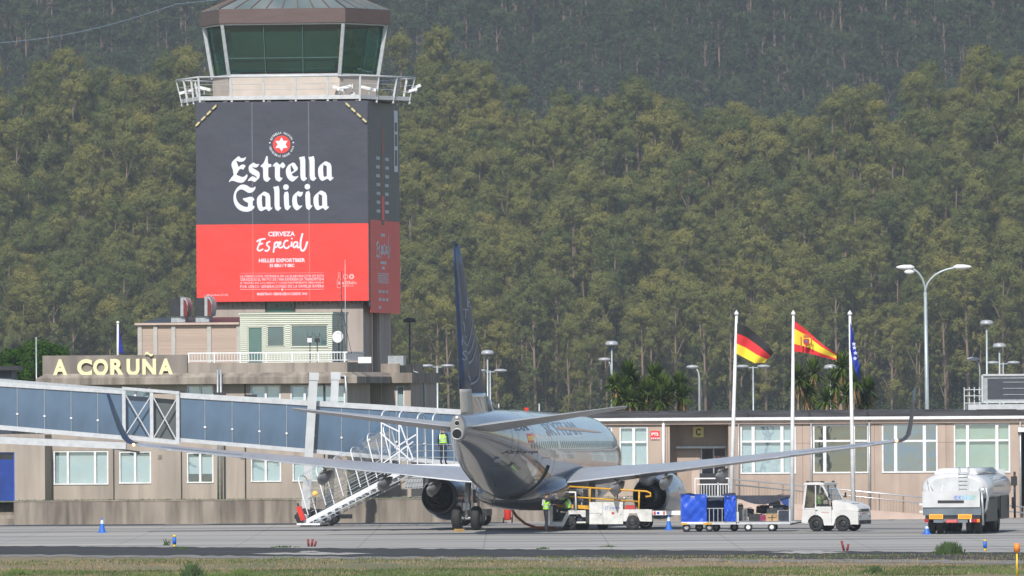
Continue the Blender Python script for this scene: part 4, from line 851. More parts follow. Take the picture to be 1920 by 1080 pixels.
# ================================================================== lamps, flags
GALV = mat('pale_galvanised_pole', (.38, .43, .45), .45, .3, var=.12, scale=2)
LH = mat('lamp_head_grey', (.36, .38, .40), .4, .1, var=.1)
def lamp(px, yt, yb, Y, kind, label, r=.07, dark=False, off=0):
    b = P(px, yb, Y); top_ = P(px, yt, Y); t = thing('street_lamp', label, 'lamp', (top_.x, Y, 0), 'lamps rising behind the buildings'); x = top_.x; M_ = DARK if dark else GALV; HM = DARK if dark else LH
    H_ = top_.z
    if kind == 'top': MB().tube([(x, Y, 0), (x, Y, H_)], [r, r * .7], 8).build('pole', M_, t); MB().lathe((x, Y, H_ - .05), (0, 0, 1), [(0, .1), (.0, .34), (.08, .36), (.2, .30), (.25, .1), (.25, .001)], 14).build('lamp_head', HM, t)
    if kind == 'double':
        MB().tube([(x, Y, 0), (x, Y, H_)], [r, r * .7], 8).build('pole', M_, t); MB().bar((x - .4, Y, H_ - .06), (x + .4, Y, H_ - .06), .05).build('arm', M_, t)
        for s_ in (-1, 1): m = MB(); m.ball((x + s_ * .55, Y, H_), .36, 1, .6, .26, 7); m.build('lamp_head', HM, t)
    if kind == 'side': MB().tube([(x + .25, Y, 0), (x + .25, Y, H_ - .6), (x + .2, Y, H_ - .25), (x + .05, Y, H_ - .02)], [r, r * .8, r * .6, r * .5], 8).build('pole', M_, t); MB().ball((x - .1, Y, H_), .3, 1.1, .6, .35, 7).build('lamp_head', HM, t)
    if kind == 'hook':
        MB().tube([(x + .75, Y, 0), (x + .75, Y, H_ - 1.1), (x + .7, Y, H_ - .55), (x + .4, Y, H_ - .12), (x, Y, H_)], [r, r, r * .8, r * .6, r * .5], 8).build('pole', M_, t); MB().ball((x - .05, Y, H_), .25, 1.1, .6, .5, 7).build('lamp_head', LH, t)
    return t
lamp(1850, 607, 765, 530, 'top', 'tallest of the thin flat topped lamps before the rooftop cooling unit'); lamp(1874, 650, 765, 530, 'top', 'flat topped lamp second tallest before the rooftop cooling unit')
lamp(1828, 673, 765, 525, 'side', 'single headed lamp left of the cooling unit railing', .045); lamp(1881, 680, 765, 540, 'double', 'low twin headed lamp directly before the cooling unit', .05)
lamp(1412, 687, 770, 530, 'double', 'twin headed lamp below the German flag', .055); lamp(1302, 688, 770, 530, 'side', 'single headed lamp between the spiky trees and the German flag', .07)
lamp(1147, 646, 770, 540, 'top', 'flat topped lamp behind the left edge of the spiky tree clump', .06); lamp(1137, 674, 770, 530, 'side', 'single headed lamp just left of the spiky tree clump', .055)
lamp(914, 663, 770, 545, 'top', 'flat topped lamp rising just right of the aircraft fin', .06); lamp(919, 695, 770, 535, 'double', 'twin headed lamp low against the aircraft fin', .055)
lamp(820, 686, 770, 535, 'double', 'short twin headed lamp between the tower and the aircraft fin', .07); lamp(768, 603, 770, 525, 'top', 'dark flat topped lamp beside the right side of the tower', .05, True)
lamp(768, 694, 770, 500, 'hook', 'white hook shaped lamp at the right end of the terminal building', .05); lamp(1557, 690, 770, 550, 'top', 'thin lamp half hidden between the Spanish and blue flags', .04)
b = P(1738, 700, 520); t = thing('street_lamp', 'very tall lamp post with two curved arms on the right', 'lamp', (b.x, 520, 0)); x = P(1735, 560, 520).x; zf = P(1735, 548, 520).z; zh = P(1735, 502, 520).z; xl, xr = P(1702, 502, 520).x, P(1800, 502, 520).x
MB().tube([(b.x + .05, 520, 0), (x, 520, zf)], [.13, .085], 10).build('pole', GALV, t)
for xe in (xl, xr):
    d = xe - x; pts = [(x + d * (1 - math.cos(q)), 520, zf + (zh - zf) * math.sin(q)) for q in np.linspace(0, PI / 2, 9)]
    MB().tube([(x + .02 * (1 if d > 0 else -1), 520, zf - .6)] + pts, [.07] + [.055] * 9, 8).build('curved_arm', GALV, t)
    s_ = 1 if d > 0 else -1
    m = MB(); m.loft([[(xe + s_ * q * .95 - s_ * .35, 520 + w * math.cos(k), zh + .03 + h * math.sin(k)) for k in np.linspace(0, 2 * PI, 9)[:-1]] for q, w, h in ((0, .05, .04), (.2, .2, .13), (.6, .2, .13), (.9, .1, .07), (1.0, .02, .02))]); m.build('lamp_head', WHITE, t)
    if s_ < 0: m = MB(); m.ball((xe + .05, 519.3, zh - .22), .2, 1.3, .7, .6, 7); m.bar((xe + .1, 519.3, zh - .2), (x - .5, 519.8, zh - .35 + .2), .04); m.build('second_lamp_head', WHITE, t)
def flagpole(xt, yt, xb, yb, label):
    p1 = P(xt, yt, 472); p0 = P(xb, yb, 472); q = p0 + (p1 - p0) * ((0 - p0.z) / (p1.z - p0.z)); t = thing('flagpole', label, 'flagpole', tuple(q), 'white flagpoles before the gate building')
    MB().tube([q, q + (p1 - q) * .5, p1], [.115, .09, .06], 10).build('pole', WHITE, t); m = MB(); m.lathe(tuple(p1), (0, 0, 1), [(0, .06), (.02, .11), (.1, .11), (.2, .03), (.24, .001)], 10); m.build('finial', WHITE, t)
    MB().box(q.x - .18, q.x + .18, 472 - .18, 472 + .18, .035, .12).build('base_plate', STEEL, t)
flagpole(1381, 591, 1371, 925, 'white flagpole carrying the German flag'); flagpole(1487.5, 591, 1484.5, 985, 'white flagpole carrying the Spanish flag beside the baggage carts'); flagpole(1593.5, 591, 1600, 945, 'white flagpole carrying the blue flag behind the white tug')
def cloth(name, top, bot, bands, label, ny=8, nx=24, amp=.16, ph=0., Y=471.8):
    # top/bot: polylines of the upper and lower hem in photo pixels; bands: (fraction, material)
    def at_(pl, t_):
        k = t_ * (len(pl) - 1); i = min(int(k), len(pl) - 2); f = k - i; return tuple(pl[i][j] + (pl[i + 1][j] - pl[i][j]) * f for j in (0, 1))
    m = MB(); m.smooth = True; ms = []; v = []; N = 24
    for i in range(nx + 1):
        s_ = i / nx; a, b = at_(top, s_), at_(bot, s_)
        for j in range(N + 1):
            q = j / N; x = a[0] + (b[0] - a[0]) * q; y = a[1] + (b[1] - a[1]) * q
            v.append(tuple(P(x, y, Y - amp * s_ ** .5 * math.sin(s_ * 9 + q * 2.2 + ph) - .1 * s_)))
    for i in range(nx):
        for j in range(N):
            q = (j + .5) / N; mi = 0; acc = 0
            for k, (fr_, _) in enumerate(bands):
                acc += fr_
                if q < acc: mi = k; break
            m.cur = mi; 
            if i == 0 and j == 0: m.add(v, [])
            m.f.append((i * (N + 1) + j, (i + 1) * (N + 1) + j, (i + 1) * (N + 1) + j + 1, i * (N + 1) + j + 1)); m.mi.append(mi); m.sm.append(True)
    o = m.build(name, [b_[1] for b_ in bands], fix=False); return tag(o, label, 'flag'), at_
FB, FRD, FY = mat('black_flag_cloth', (.012, .012, .014), .8), mat('red_flag_cloth', (.60, .02, .025), .8, var=.1), mat('yellow_flag_cloth', (.80, .58, .03), .8, var=.08)
cloth('flag', [(1382, 606), (1402, 613), (1428, 634), (1451, 661)], [(1381, 663), (1396, 671), (1415, 681), (1433, 680)], [(.33, FB), (.34, FRD), (.33, FY)], 'black red and yellow German flag flying from the left pole')
o, at_ = cloth('flag', [(1490, 602), (1510, 617), (1540, 644), (1569, 664)], [(1489, 659), (1515, 662), (1540, 669), (1568, 675)], [(.25, FRD), (.5, FY), (.25, mat('red_flag_cloth', (.60, .02, .025)))], 'red and yellow Spanish flag with coat of arms flying from the middle pole', ph=1.0)
m = MB(); cr = P(1512, 640, 471.3); 
m.prism([(cr.x + .19 * x, cr.z + .24 * z) for x, z in ((-.7, .5), (.7, .5), (.75, -.3), (.3, -.8), (0, -1), (-.3, -.8), (-.75, -.3))], 471.42, 471.42); m.mat(1).prism([(cr.x + .17 * x, cr.z + .24 * z + .2) for x, z in ((-.7, -.2), (-.8, .5), (-.4, .3), (0, .7), (.4, .3), (.8, .5), (.7, -.2))], 471.41, 471.41)
for s_ in (-1, 1): m.box(cr.x + s_ * .24 - .03, cr.x + s_ * .24 + .03, 471.40, 471.41, cr.z - .25, cr.z + .22)
m.mat(2).prism([(cr.x + .07 * math.cos(k), cr.z + .07 * math.sin(k)) for k in np.linspace(0, 5.6, 8)], 471.405, 471.405)
m.build('coat_of_arms', [mat('crest_red', (.45, .04, .04), .8), mat('crest_brown', (.42, .12, .03), .8), mat('crest_blue', (.1, .12, .35), .8)], o, fix=False)
EUF = mat('eu_blue_cloth', (.01, .03, .36), .8, var=.25, scale=3)
o, _ = cloth('flag', [(1594, 603), (1600, 625), (1606, 660), (1613, 695)], [(1594, 655), (1598, 675), (1605, 700), (1611, 714)], [(1, EUF)], 'blue flag with yellow stars hanging limp from the right pole', amp=.3)
m = MB()
for px, py in ((1602, 652), (1604, 662), (1603, 672), (1601, 645)):
    p = P(px, py, 471.2); m.prism([(p.x + (.05 if k % 2 else .11) * math.sin(k * PI / 5), p.z + (.05 if k % 2 else .11) * math.cos(k * PI / 5)) for k in range(10)], 471.2, 471.2)
m.build('star', mat('pale_star_print', (.5, .55, .7), .7), o, fix=False)

# ================================================================== jet bridge
JF = Fr(tuple(P(232, 800, 472.3))[:2], R(-1.5)); J = JF.px
jb = thing('jet_bridge', 'long blue glazed passenger boarding bridge crossing the left half', 'jet bridge', JF.w(0, 1, 0))
BGL = mat('blue_panel_glass', (.085, .145, .225), .10, var=.28, scale=.9, stretch=(1, 1, .4), spec=.6)
def tunnel(name, x0, x1, yt0, yt1, yp0, yp1, yq0, yq1, yb0, yb1, b0, b1, divs, panes=BGL):
    """rows at both ends: roof top, panel top, panel bottom, floor bottom"""
    t_ = lambda px, ya, yb_: J(px, ya + (yb_ - ya) * (px - x0) / (x1 - x0), b0)
    def band(y0a, y0b, y1a, y1b, bb0, bb1):
        m = MB(JF); A0, zt0 = t_(x0, y0a, y0b); A1, zt1 = t_(x1, y0a, y0b); zb0_ = t_(x0, y1a, y1b)[1]; zb1_ = t_(x1, y1a, y1b)[1]
        m.prism([(A0, zb0_), (A1, zb1_), (A1, zt1), (A0, zt0)], bb0, bb1); return m
    r_ = band(yt0, yt1, yp0, yp1, b0 - .06, b1 + .06).build(name + '_roof', WHITEM, jb)
    band(yq0, yq1, yb0, yb1, b0 - .06, b1 + .06).build(name + '_floor', WHITEM, jb)
    xs_ = [x0] + divs + [x1]
    for i in range(len(xs_) - 1):
        m = MB(JF); A0, zt0 = t_(xs_[i] + .6, yp0, yp1); A1, zt1 = t_(xs_[i + 1] - .6, yp0, yp1); zb0_ = t_(xs_[i] + .6, yq0, yq1)[1]; zb1_ = t_(xs_[i + 1] - .6, yq0, yq1)[1]
        m.prism([(A0, zb0_), (A1, zb1_), (A1, zt1 - .002), (A0, zt0 - .002)], b0, b0 + .03); m.build('side_panel', panes, jb)
    for i in range(len(xs_) - 1):
        m = MB(JF); A0, zt0 = t_(xs_[i], yp0, yp1); A1, zt1 = t_(xs_[i + 1], yp0, yp1); zb0_ = t_(xs_[i], yq0, yq1)[1]; zb1_ = t_(xs_[i + 1], yq0, yq1)[1]
        m.prism([(A0, zb0_), (A1, zb1_), (A1, zt1), (A0, zt0)], b1 - .03, b1); m.build('back_panel', panes, jb)
    m = MB(JF)
    for px in divs:
        A, z1_ = t_(px, yp0, yp1); z0_ = t_(px, yq0, yq1)[1]; m.bar((A, b0 - .01, z0_), (A, b0 - .01, z1_),   .022, .04); m.mat(1).box(A - .05, A + .05, b0 - .06, b0 - .036, z0_ + (z1_ - z0_) * .3, z0_ + (z1_ - z0_) * .3 + .08).mat(0)
    m.build('panel_divider', [STEEL, WHITE], jb)
tunnel('outer_tunnel', -70, 234, 711, 733, 720, 739, 791, 817, 800, 825, .25, 2.4, [-20, 32, 83, 133, 183])
tunnel('inner_tunnel', 334, 868, 736, 768, 746, 778, 821, 866, 828, 874, -.05, 2.7, [384, 435, 486, 537, 589, 640, 692, 743, 795])
# upper roof skin of the outer tunnel
m = MB(JF)
for (xa, xb, ya, yb_) in ((-70, 234, 703, 729),):
    A0, z0 = J(xa, ya + 8, .6); A1, z1 = J(xb, yb_ + 6, .6); m.prism([(A0, z0), (A1, z1), (A1, z1 + .16), (A0, z0 + .16)], .6, 2.2)
m.build('roof_cover', STEEL, jb)
# x braced open frame between the tunnels
m = MB(JF); fx = [232, 284, 333]
def fz(px, s_): return J(px, {'t': 728, 'u': 741, 'l': 814, 'b': 823}[s_] + (px - 232) * (.085 if s_ in 'tu' else .11), -.2)
for px in fx: A, z1 = fz(px, 't'); z0 = fz(px, 'b')[1]; m.bar((A, -.2, z0), (A, -.2, z1), .16, .16)
m.build('frame_post', WHITEM, jb); m = MB(JF)
A0, z0 = fz(232, 't'); A1, z1 = fz(333, 't'); m.bar((A0 - .08, -.2, z0), (A1 + .08, -.2, z1), .2, .14); m.bar((A0 - .08, 2.6, z0), (A1 + .08, 2.6, z1), .2, .14)
A0, z0 = fz(232, 'b'); A1, z1 = fz(333, 'b'); m.bar((A0 - .08, -.2, z0 + .1), (A1 + .08, -.2, z1 + .1), .2, .2); m.bar((A0, 1.2, z0 + .15), (A1, 1.2, z1 + .15), 2.4, .1, up=(0, 0, 1))
m.build('frame_beam', WHITEM, jb); m = MB(JF)
for xa, xb in ((236, 281), (288, 330)):
    A0, zu0 = fz(xa, 'u'); A1, zu1 = fz(xb, 'u'); zl0, zl1 = fz(xa, 'l')[1], fz(xb, 'l')[1]; m.bar((A0, -.22, zu0), (A1, -.22, zl1), .05); m.bar((A0, -.17, zl0), (A1, -.17, zu1), .05)
m.build('cross_brace', WHITEM, jb)
for xa, xb, mm, bb in ((234, 284, BGL, .2), (286, 333, mat('grey_mesh_glass', (.10, .115, .12), .3), .2)):
    m = MB(JF); A0, zu0 = fz(xa, 'u'); A1, zu1 = fz(xb, 'u'); zl0, zl1 = fz(xa, 'l')[1], fz(xb, 'l')[1]; m.prism([(A0, zl0), (A1, zl1), (A1, zu1), (A0, zu0)], bb, bb + .03); m.build('side_panel', mm, jb)
m = MB(JF)
for px, py in ((265, 727), (335, 733), (412, 737), (470, 741), (660, 757), (745, 762)): A, z = J(px, py + 1, 1.2); m.box(A - .3, A + .3, 1, 1.4, z - .1, z + .06)
m.build('roof_light_box', DARK, jb)
# lower beam under the outer tunnel, lift columns, bogie
m = MB(JF); A0, z0 = J(-70, 822, -.1); A1, z1 = J(236, 836, -.1); m.bar((A0, -.1, z0), (A1, -.1, z1), .3, .32); m.bar((A0, 2.5, z0), (A1, 2.5, z1), .3, .32); m.build('support_beam', WHITEM, jb)
m = MB(JF); A0, z0 = J(196, 838, -.3); A1, z1 = J(262, 846, -.3); m.bar((A0, -.2, z0), (A1, -.2, z1 - .05), .06, .08); m.build('cable_tray', DARK, jb)
for (xt, xb, bb, yt) in ((588.5, 572, -.45, 699), (629, 617, 3.0, 698)):
    A1, z1 = J(xt, yt, bb); A0, z0 = J(xb, 985, bb); m = MB(JF); m.bar((A0, bb, .5), (A1, bb, z1), .40 if bb < 0 else .36, .3); m.bar((A1 - .0, bb, z1 - .35), (A1 + .01, bb, z1 + .01), .45, .36); m.build('lift_column', mat('column_grey_paint', (.48, .50, .51), .5, var=.1), jb)
A0 = J(572, 968, -.45)[0]; m = MB(JF); m.bar((A0, -.45, .62), (A0 + 1.1, 3.0, .62), .5, .3); m.bar((A0 - .5, -.45, .45), (A0 + 2.2, -.45, .45), .3, .2); m.build('bogie_frame', DARK, jb)
for px, bb in ((571, -1.0), (618, -.9), (580, 2.6), (622, 2.9)):
    A = J(px, 968, bb)[0]; m = MB(JF); m.lathe((A, bb - .22, .43), (0, 1, 0), [(0, .2), (0, .34), (.04, .42), (.36, .42), (.4, .34), (.4, .2)], 24); w_ = m.build('wheel', BLACKR, jb); MB(JF).lathe((A, bb - .2, .43), (0, 1, 0), [(.03, .001), (.02, .1), (.04, .2), (.3, .2)], 16).build('rim', STEEL, w_)
A, z = J(591, 926, -1.0); MB(JF).ball((A, -.9, z), .14, n=6).build('warning_light', mat('amber_lamp', (.9, .45, .05), .3, emit=((1, .5, .05), .6)), jb); MB(JF).bar((A, -.9, .6), (A, -.9, z), .05).build('light_stalk', DARK, jb)
# bridge cab at the aircraft end
m = MB(JF); A0, z1 = J(812, 775, -.4); A1 = J(905, 775, -.4)[0]; z0 = J(812, 868, -.4)[1]; m.box(A0, A1, .3, 3.6, z0, z1 - .5); m.build('bridge_cab', mat('cab_grey_panel', (.30, .31, .32), .6, var=.2), jb)
m = MB(JF); m.box(A0 + .5, A0 + 1.2, .25, .298, z0 + .9, z1 - .8); m.box(A0 + 1.5, A1 - .1, .25, .298, z0 + .9, z1 - .8); m.build('cab_window', DARK, jb)
# ================================================================== aircraft
_p = P(994, 995, 452); AF = Fr((_p.x, 452), R(9.8)); S = lambda s: 19.6 - s     # station (metres behind the nose) -> depth
ac = thing('passenger_aircraft', 'silver twin engine airliner with navy tail parked facing away from the camera', 'airplane', AF.w(0, 0, 0.03))
def glossy(name, col, metal, rough, coat=.6, var=.06): return mat(name, col, rough, metal, var=var, scale=1.2, coat=coat, stretch=(1, .4, 1))
SKIN = glossy('silver_aircraft_skin', (.28, .29, .31), .55, .19, .5, .14)
WGREY = glossy('wing_grey_paint', (.37, .39, .42), .2, .38, .1, .08); LGREY = mat('tailplane_grey', (.40, .41, .43), .42, .2, var=.07, scale=.8)
NAVYT = mat('navy_tail_paint', (.016, .032, .085), .45, 0, var=.15, scale=1, spec=.35, coat=.05)
KEY = [  # station, top, bottom, half width
 (0, 2.95, 2.75, .05), (.3, 3.25, 2.35, .38), (.8, 3.5, 2.05, .68), (1.5, 3.85, 1.8, .98), (2.3, 4.35, 1.6, 1.25), (3.2, 4.85, 1.45, 1.5), (4.3, 5.12, 1.35, 1.7), (5.5, 5.25, 1.28, 1.83), (7, 5.30, 1.25, 1.88),
 (24.2, 5.40, 1.38, 1.88), (25.5, 5.40, 1.46, 1.88), (27, 5.41, 1.68, 1.84), (28.5, 5.41, 2.03, 1.76), (30, 5.40, 2.42, 1.62), (31.5, 5.38, 2.80, 1.42), (33, 5.35, 3.16, 1.17), (34.5, 5.31, 3.48, .92), (36, 5.27, 3.78, .64), (37.2, 5.24, 4.00, .42), (38, 5.2, 4.14, .27)]
KA = np.array(KEY); FS = np.concatenate([np.linspace(0, 3, 13), np.linspace(3.5, 38, 70)])
def smooth_interp(col):
    d = np.linspace(0, 38, 381); y = np.interp(d, KA[:, 0], KA[:, col]); k = np.ones(9) / 9; yp = np.pad(y, 4, mode='edge'); y2 = np.convolve(yp, k, 'valid'); y2[:12] = y[:12]
    return lambda s: np.interp(s, d, y2)
_t0, _b0, _w0 = smooth_interp(1), smooth_interp(2), smooth_interp(3)
droop = lambda s: -.010 * max(0, 24 - s)
def fus(s): return float(_t0(s)) + droop(s), float(_b0(s)) + droop(s), float(_w0(s))
rings = []
for s in FS:
    tp, bt_, w = fus(s); zc = (tp + bt_) / 2; h = (tp - bt_) / 2
    rings.append([(w * math.cos(q), S(s), zc + h * math.sin(q)) for q in np.linspace(0, 2 * PI, 57)[:-1]])
fu = MB(AF).loft(rings).build('fuselage', SKIN, ac)
def skin(s, z, side=1, off=.008):
    tp, bt_, w = fus(s); zc = (tp + bt_) / 2; h = (tp - bt_) / 2 ; q = max(-1, min(1, (z - zc) / h)); return (side * ((w + off) * math.sqrt(1 - q * q)), S(s), z + off * q)
def decal(name, polys, m_, side=1, off=.008, parent=fu):
    """polys: lists of (station, z) outlines laid on the fuselage skin"""
    bm = bmesh.new(); 
    for (vv, ff) in polys:
        bv = [bm.verts.new((x, 0, y)) for x, y in vv]
        for f in ff:
            try: bm.faces.new([bv[i] for i in f])
            except ValueError: pass
    bmesh.ops.triangulate(bm, faces=bm.faces)
    for _ in range(3):
        lng = [e for e in bm.edges if e.calc_length() > .22]
        if lng: bmesh.ops.subdivide_edges(bm, edges=lng, cuts=1); bmesh.ops.triangulate(bm, faces=bm.faces)
    bm.verts.index_update(); m = MB(AF); m.add([skin(v.co.x, v.co.z, side, off) for v in bm.verts], [tuple(v.index for v in f.verts) for f in bm.faces]); bm.free()
    return m.build(name, m_, parent, fix=False)
def pg(pts): return (pts, [t_ for t_ in tessellate_polygon([[Vector((x, y, 0)) for x, y in pts]])])
def stext(txt, s_first, s_last, z0, z1, bold=.0, shear=0):
    v, f = text_poly(txt, bold, 2); lo, hi = v.min(0), v.max(0); q = (v - lo) / (hi - lo)
    return ([(s_first + x * (s_last - s_first) - shear * y, z0 + y * (z1 - z0)) for x, y in q], f)
# right side is seen: reading direction runs from tail to nose
BLT = mat('dark_blue_lettering', (.03, .05, .16), .35, .2); DKT = mat('dark_lettering', (.03, .035, .045), .4)
decal('name_lettering', [stext('AirEuropa', 32.6, 27.9, 3.46, 3.66, .03)], DKT); decal('registration', [stext('EC-LPR', 31.3, 28.6, 4.50, 4.78, .02)], DKT)
decal('alliance_lettering', [stext('SKYTEAM', 24.5, 15.0, 4.25, 4.85, .01, -.35)], mat('blue_alliance_lettering', (.21, .23, .29), .25, .5)); decal('alliance_ribbon', [pg([(21, 4.62), (17.5, 4.60), (14.5, 4.52), (11, 4.40), (8.5, 4.32), (11, 4.33), (14.5, 4.40), (18, 4.47), (21, 4.5)])], mat('orange_ribbon_print', (.50, .27, .12), .3, .3), off=.012)
decal('round_emblem', [pg([(24.4 + .22 * math.cos(k), 4.35 + .13 * math.sin(k)) for k in np.linspace(0, 5.8, 14)])], mat('orange_ribbon_print', (.55, .22, .04), .35), off=.012)
def pq(s0, s1, z0, z1): return ([(s0, z0), (s1, z0), (s1, z1), (s0, z1)], [(0, 1, 2, 3)])
fl = decal('national_flag', [pq(29.55, 28.55, 4.07, 4.35)], mat('flag_print_yellow', (.75, .42, .02), .4)); decal('flag_stripe', [pq(29.55, 28.55, 4.27, 4.36), pq(29.55, 28.55, 3.96, 4.07)], mat('flag_print_red', (.6, .04, .02), .4), off=.010, parent=fl)
WINM = mat('cabin_window_dark', (.03, .035, .045), .15)
for k in range(44):
    s0 = 29.0 - k * .508
    if 22.2 < s0 < 22.6: continue
    decal('cabin_window', [pg([(s0 + .12 * math.cos(q), 3.86 + droop(s0) * .5 + .17 * math.sin(q)) for q in np.linspace(0, 5.5, 8)])], WINM, off=.006)
def frame_decal(nm, s0, s1, z0, z1, w, m_): return decal(nm, [pq(s0, s0 + w, z0, z1), pq(s1 - w, s1, z0, z1), pq(s0, s1, z0, z0 + w), pq(s0, s1, z1 - w, z1)], m_, off=.007)
frame_decal('rear_door', 31.0, 31.9, 2.95, 4.75, .03, mat('joint_grey', (.14, .145, .15), .5)); frame_decal('cargo_door_outline', 25.2, 27.0, 2.3, 3.3, .03, mat('joint_grey', (.14, .145, .15), .5))
decal('outflow_vent', [pq(30.6, 31.0, 2.95, 3.12)], DKT)
# open cargo door edge: dark arc with a light inner strip low on the right side
for s0, mm, w, off in ((26.15, mat('seal_black', (.012, .012, .014), .6), .085, .03), (25.95, mat('bright_strip', (.5, .5, .5), .4), .05, .04)):
    tp, bt_, wd = fus(s0); zc = (tp + bt_) / 2; h = (tp - bt_) / 2; m = MB(AF)
    m.tube([((wd + off) * math.cos(R(q)), S(s0 - .022 * (q + 84) * .5), zc + (h + off) * math.sin(R(q))) for q in range(-84 if off < .035 else -70, -14 if off < .035 else -30, 4)], w, 6); m.build('cargo_door_edge', mm, fu)
for s0 in (27.9, 24.0):
    tp, bt_, wd = fus(s0); zc = (tp + bt_) / 2; h = (tp - bt_) / 2; MB(AF).tube([((wd + .0) * math.cos(R(q)), S(s0), zc + (h + .0) * math.sin(R(q))) for q in range(-90, 91, 6)], .007, 4).build('skin_joint', mat('joint_grey', (.14, .145, .15), .5), fu)
m = MB(AF); m.add([(.0, S(28.3), 2.0), (0, S(28.9), 2.1), (0, S(29.0), 1.25), (0, S(28.85), 1.2)], [(0, 1, 2, 3)]); m.build('blade_antenna', DKT, fu)
m = MB(AF); m.ball(skin(32.4, 3.25, 1, .0), .16, 1, 1.6, .8, 6); m.build('tail_blister', LGREY, fu)
# belly fairing
rings = []
for s, w, zb_, zt_ in ((11.5, 1.5, 1.35, 1.8), (13, 2.0, 1.05, 2.3), (15, 2.2, .92, 2.6), (20, 2.2, .95, 2.6), (22, 2.05, 1.1, 2.5), (23.6, 1.75, 1.25, 2.2), (24.6, 1.3, 1.42, 1.9)):
    zb_ += droop(s); zt_ += droop(s); zc = (zb_ + zt_) / 2; h = (zt_ - zb_) / 2; rings.append([(w * math.copysign(abs(math.cos(q)) ** .7, math.cos(q)), S(s), zc + h * math.copysign(abs(math.sin(q)) ** .8, math.sin(q))) for q in np.linspace(0, 2 * PI, 33)[:-1]])
MB(AF).loft(rings).build('wing_root_fairing', SKIN, ac)
# tail cone outlets
tc_ = MB(AF); y = S(38.0); tc_.lathe((.0, y + .1, 4.40), (0, -1, 0), [(0, .27), (.14, .25), (.16, .21), (.0, .19), (-.5, .17)], 20); tc = tc_.build('exhaust_outlet', STEEL, ac); MB(AF).lathe((0, y - .03, 4.40), (0, -1, 0), [(0, .001), (0, .2)], 16).build('outlet_opening', mat('outlet_black', (.006, .006, .006), .9), tc)
m = MB(AF); m.lathe((0, y + .1, 4.86), (0, -1, 0), [(0, .15), (.12, .13), (.13, .10), (0, .1)], 14); m.mat(1).lathe((0, y - .02, 4.86), (0, -1, 0), [(0, .001), (0, .11)], 12); m.mat(2).ball((0, y - .02, 5.10), .07, n=6); m.build('tail_light', [STEEL, mat('outlet_black', (0, 0, 0)), WHITE], ac)
# aerofoil lofts
def foil(n=13, t_=.12, camber=.02):
    up, lo = [], []
    for i in range(n):
        x = (1 - math.cos(PI * i / (n - 1))) / 2; y = 5 * t_ * (.2969 * math.sqrt(x) - .126 * x - .3516 * x * x + .2843 * x ** 3 - .1015 * x ** 4); c = camber * math.sin(PI * x ** .8) * 1.2
        up.append((x, c + y + .002)); lo.append((x, c - y - .002))
    return up[::-1] + lo[1:-1] + [lo[-1]]
def surf(secs, side=1):    # (a, z, LE station, TE station, thickness, camber, twist: TE lower by this)
    rs = []
    for a, z, le, te, th, cb_, tw, cant in secs:
        c = te - le; r_ = []
        for x, y in foil(13, th, cb_): r_.append((side * (a - y * c * math.sin(cant)), S(le + x * c), z + y * c * math.cos(cant) - (x - .4) * tw))
        rs.append(r_)
    return rs
def wz(a): return 2.28 + .112 * (a - 2.8) + .0012 * max(0, a - 6) ** 2 * .3
wsec = []
for a in (0.6, 1.9, 3, 4, 5.0, 5.9, 7.5, 9.5, 11.5, 13.5, 15.3, 16.6):
    le = np.interp(a, [0.6, 1.9, 5.9, 17.1], [12.6, 13.5, 16.6, 22.2]); te = np.interp(a, [.6, 5.9, 17.1], [21.3, 21.4, 24.0]); k = (a - .6) / 16
    wsec.append((a, wz(a), le, te, .105 - .025 * k, .022 - .01 * k, .06 - .03 * k, 0))
wl = [(17.1, 3.93, 22.3, 24.05, .09, .01, 0, R(8)), (17.35, 4.02, 22.6, 24.15, .085, .005, 0, R(35)), (17.55, 4.22, 22.9, 24.3, .08, 0, 0, R(60)), (17.7, 4.65, 23.35, 24.6, .08, 0, 0, R(74)), (17.88, 5.4, 24.0, 25.0, .08, 0, 0, R(78)), (18.05, 6.25, 24.75, 25.35, .08, 0, 0, R(80))]
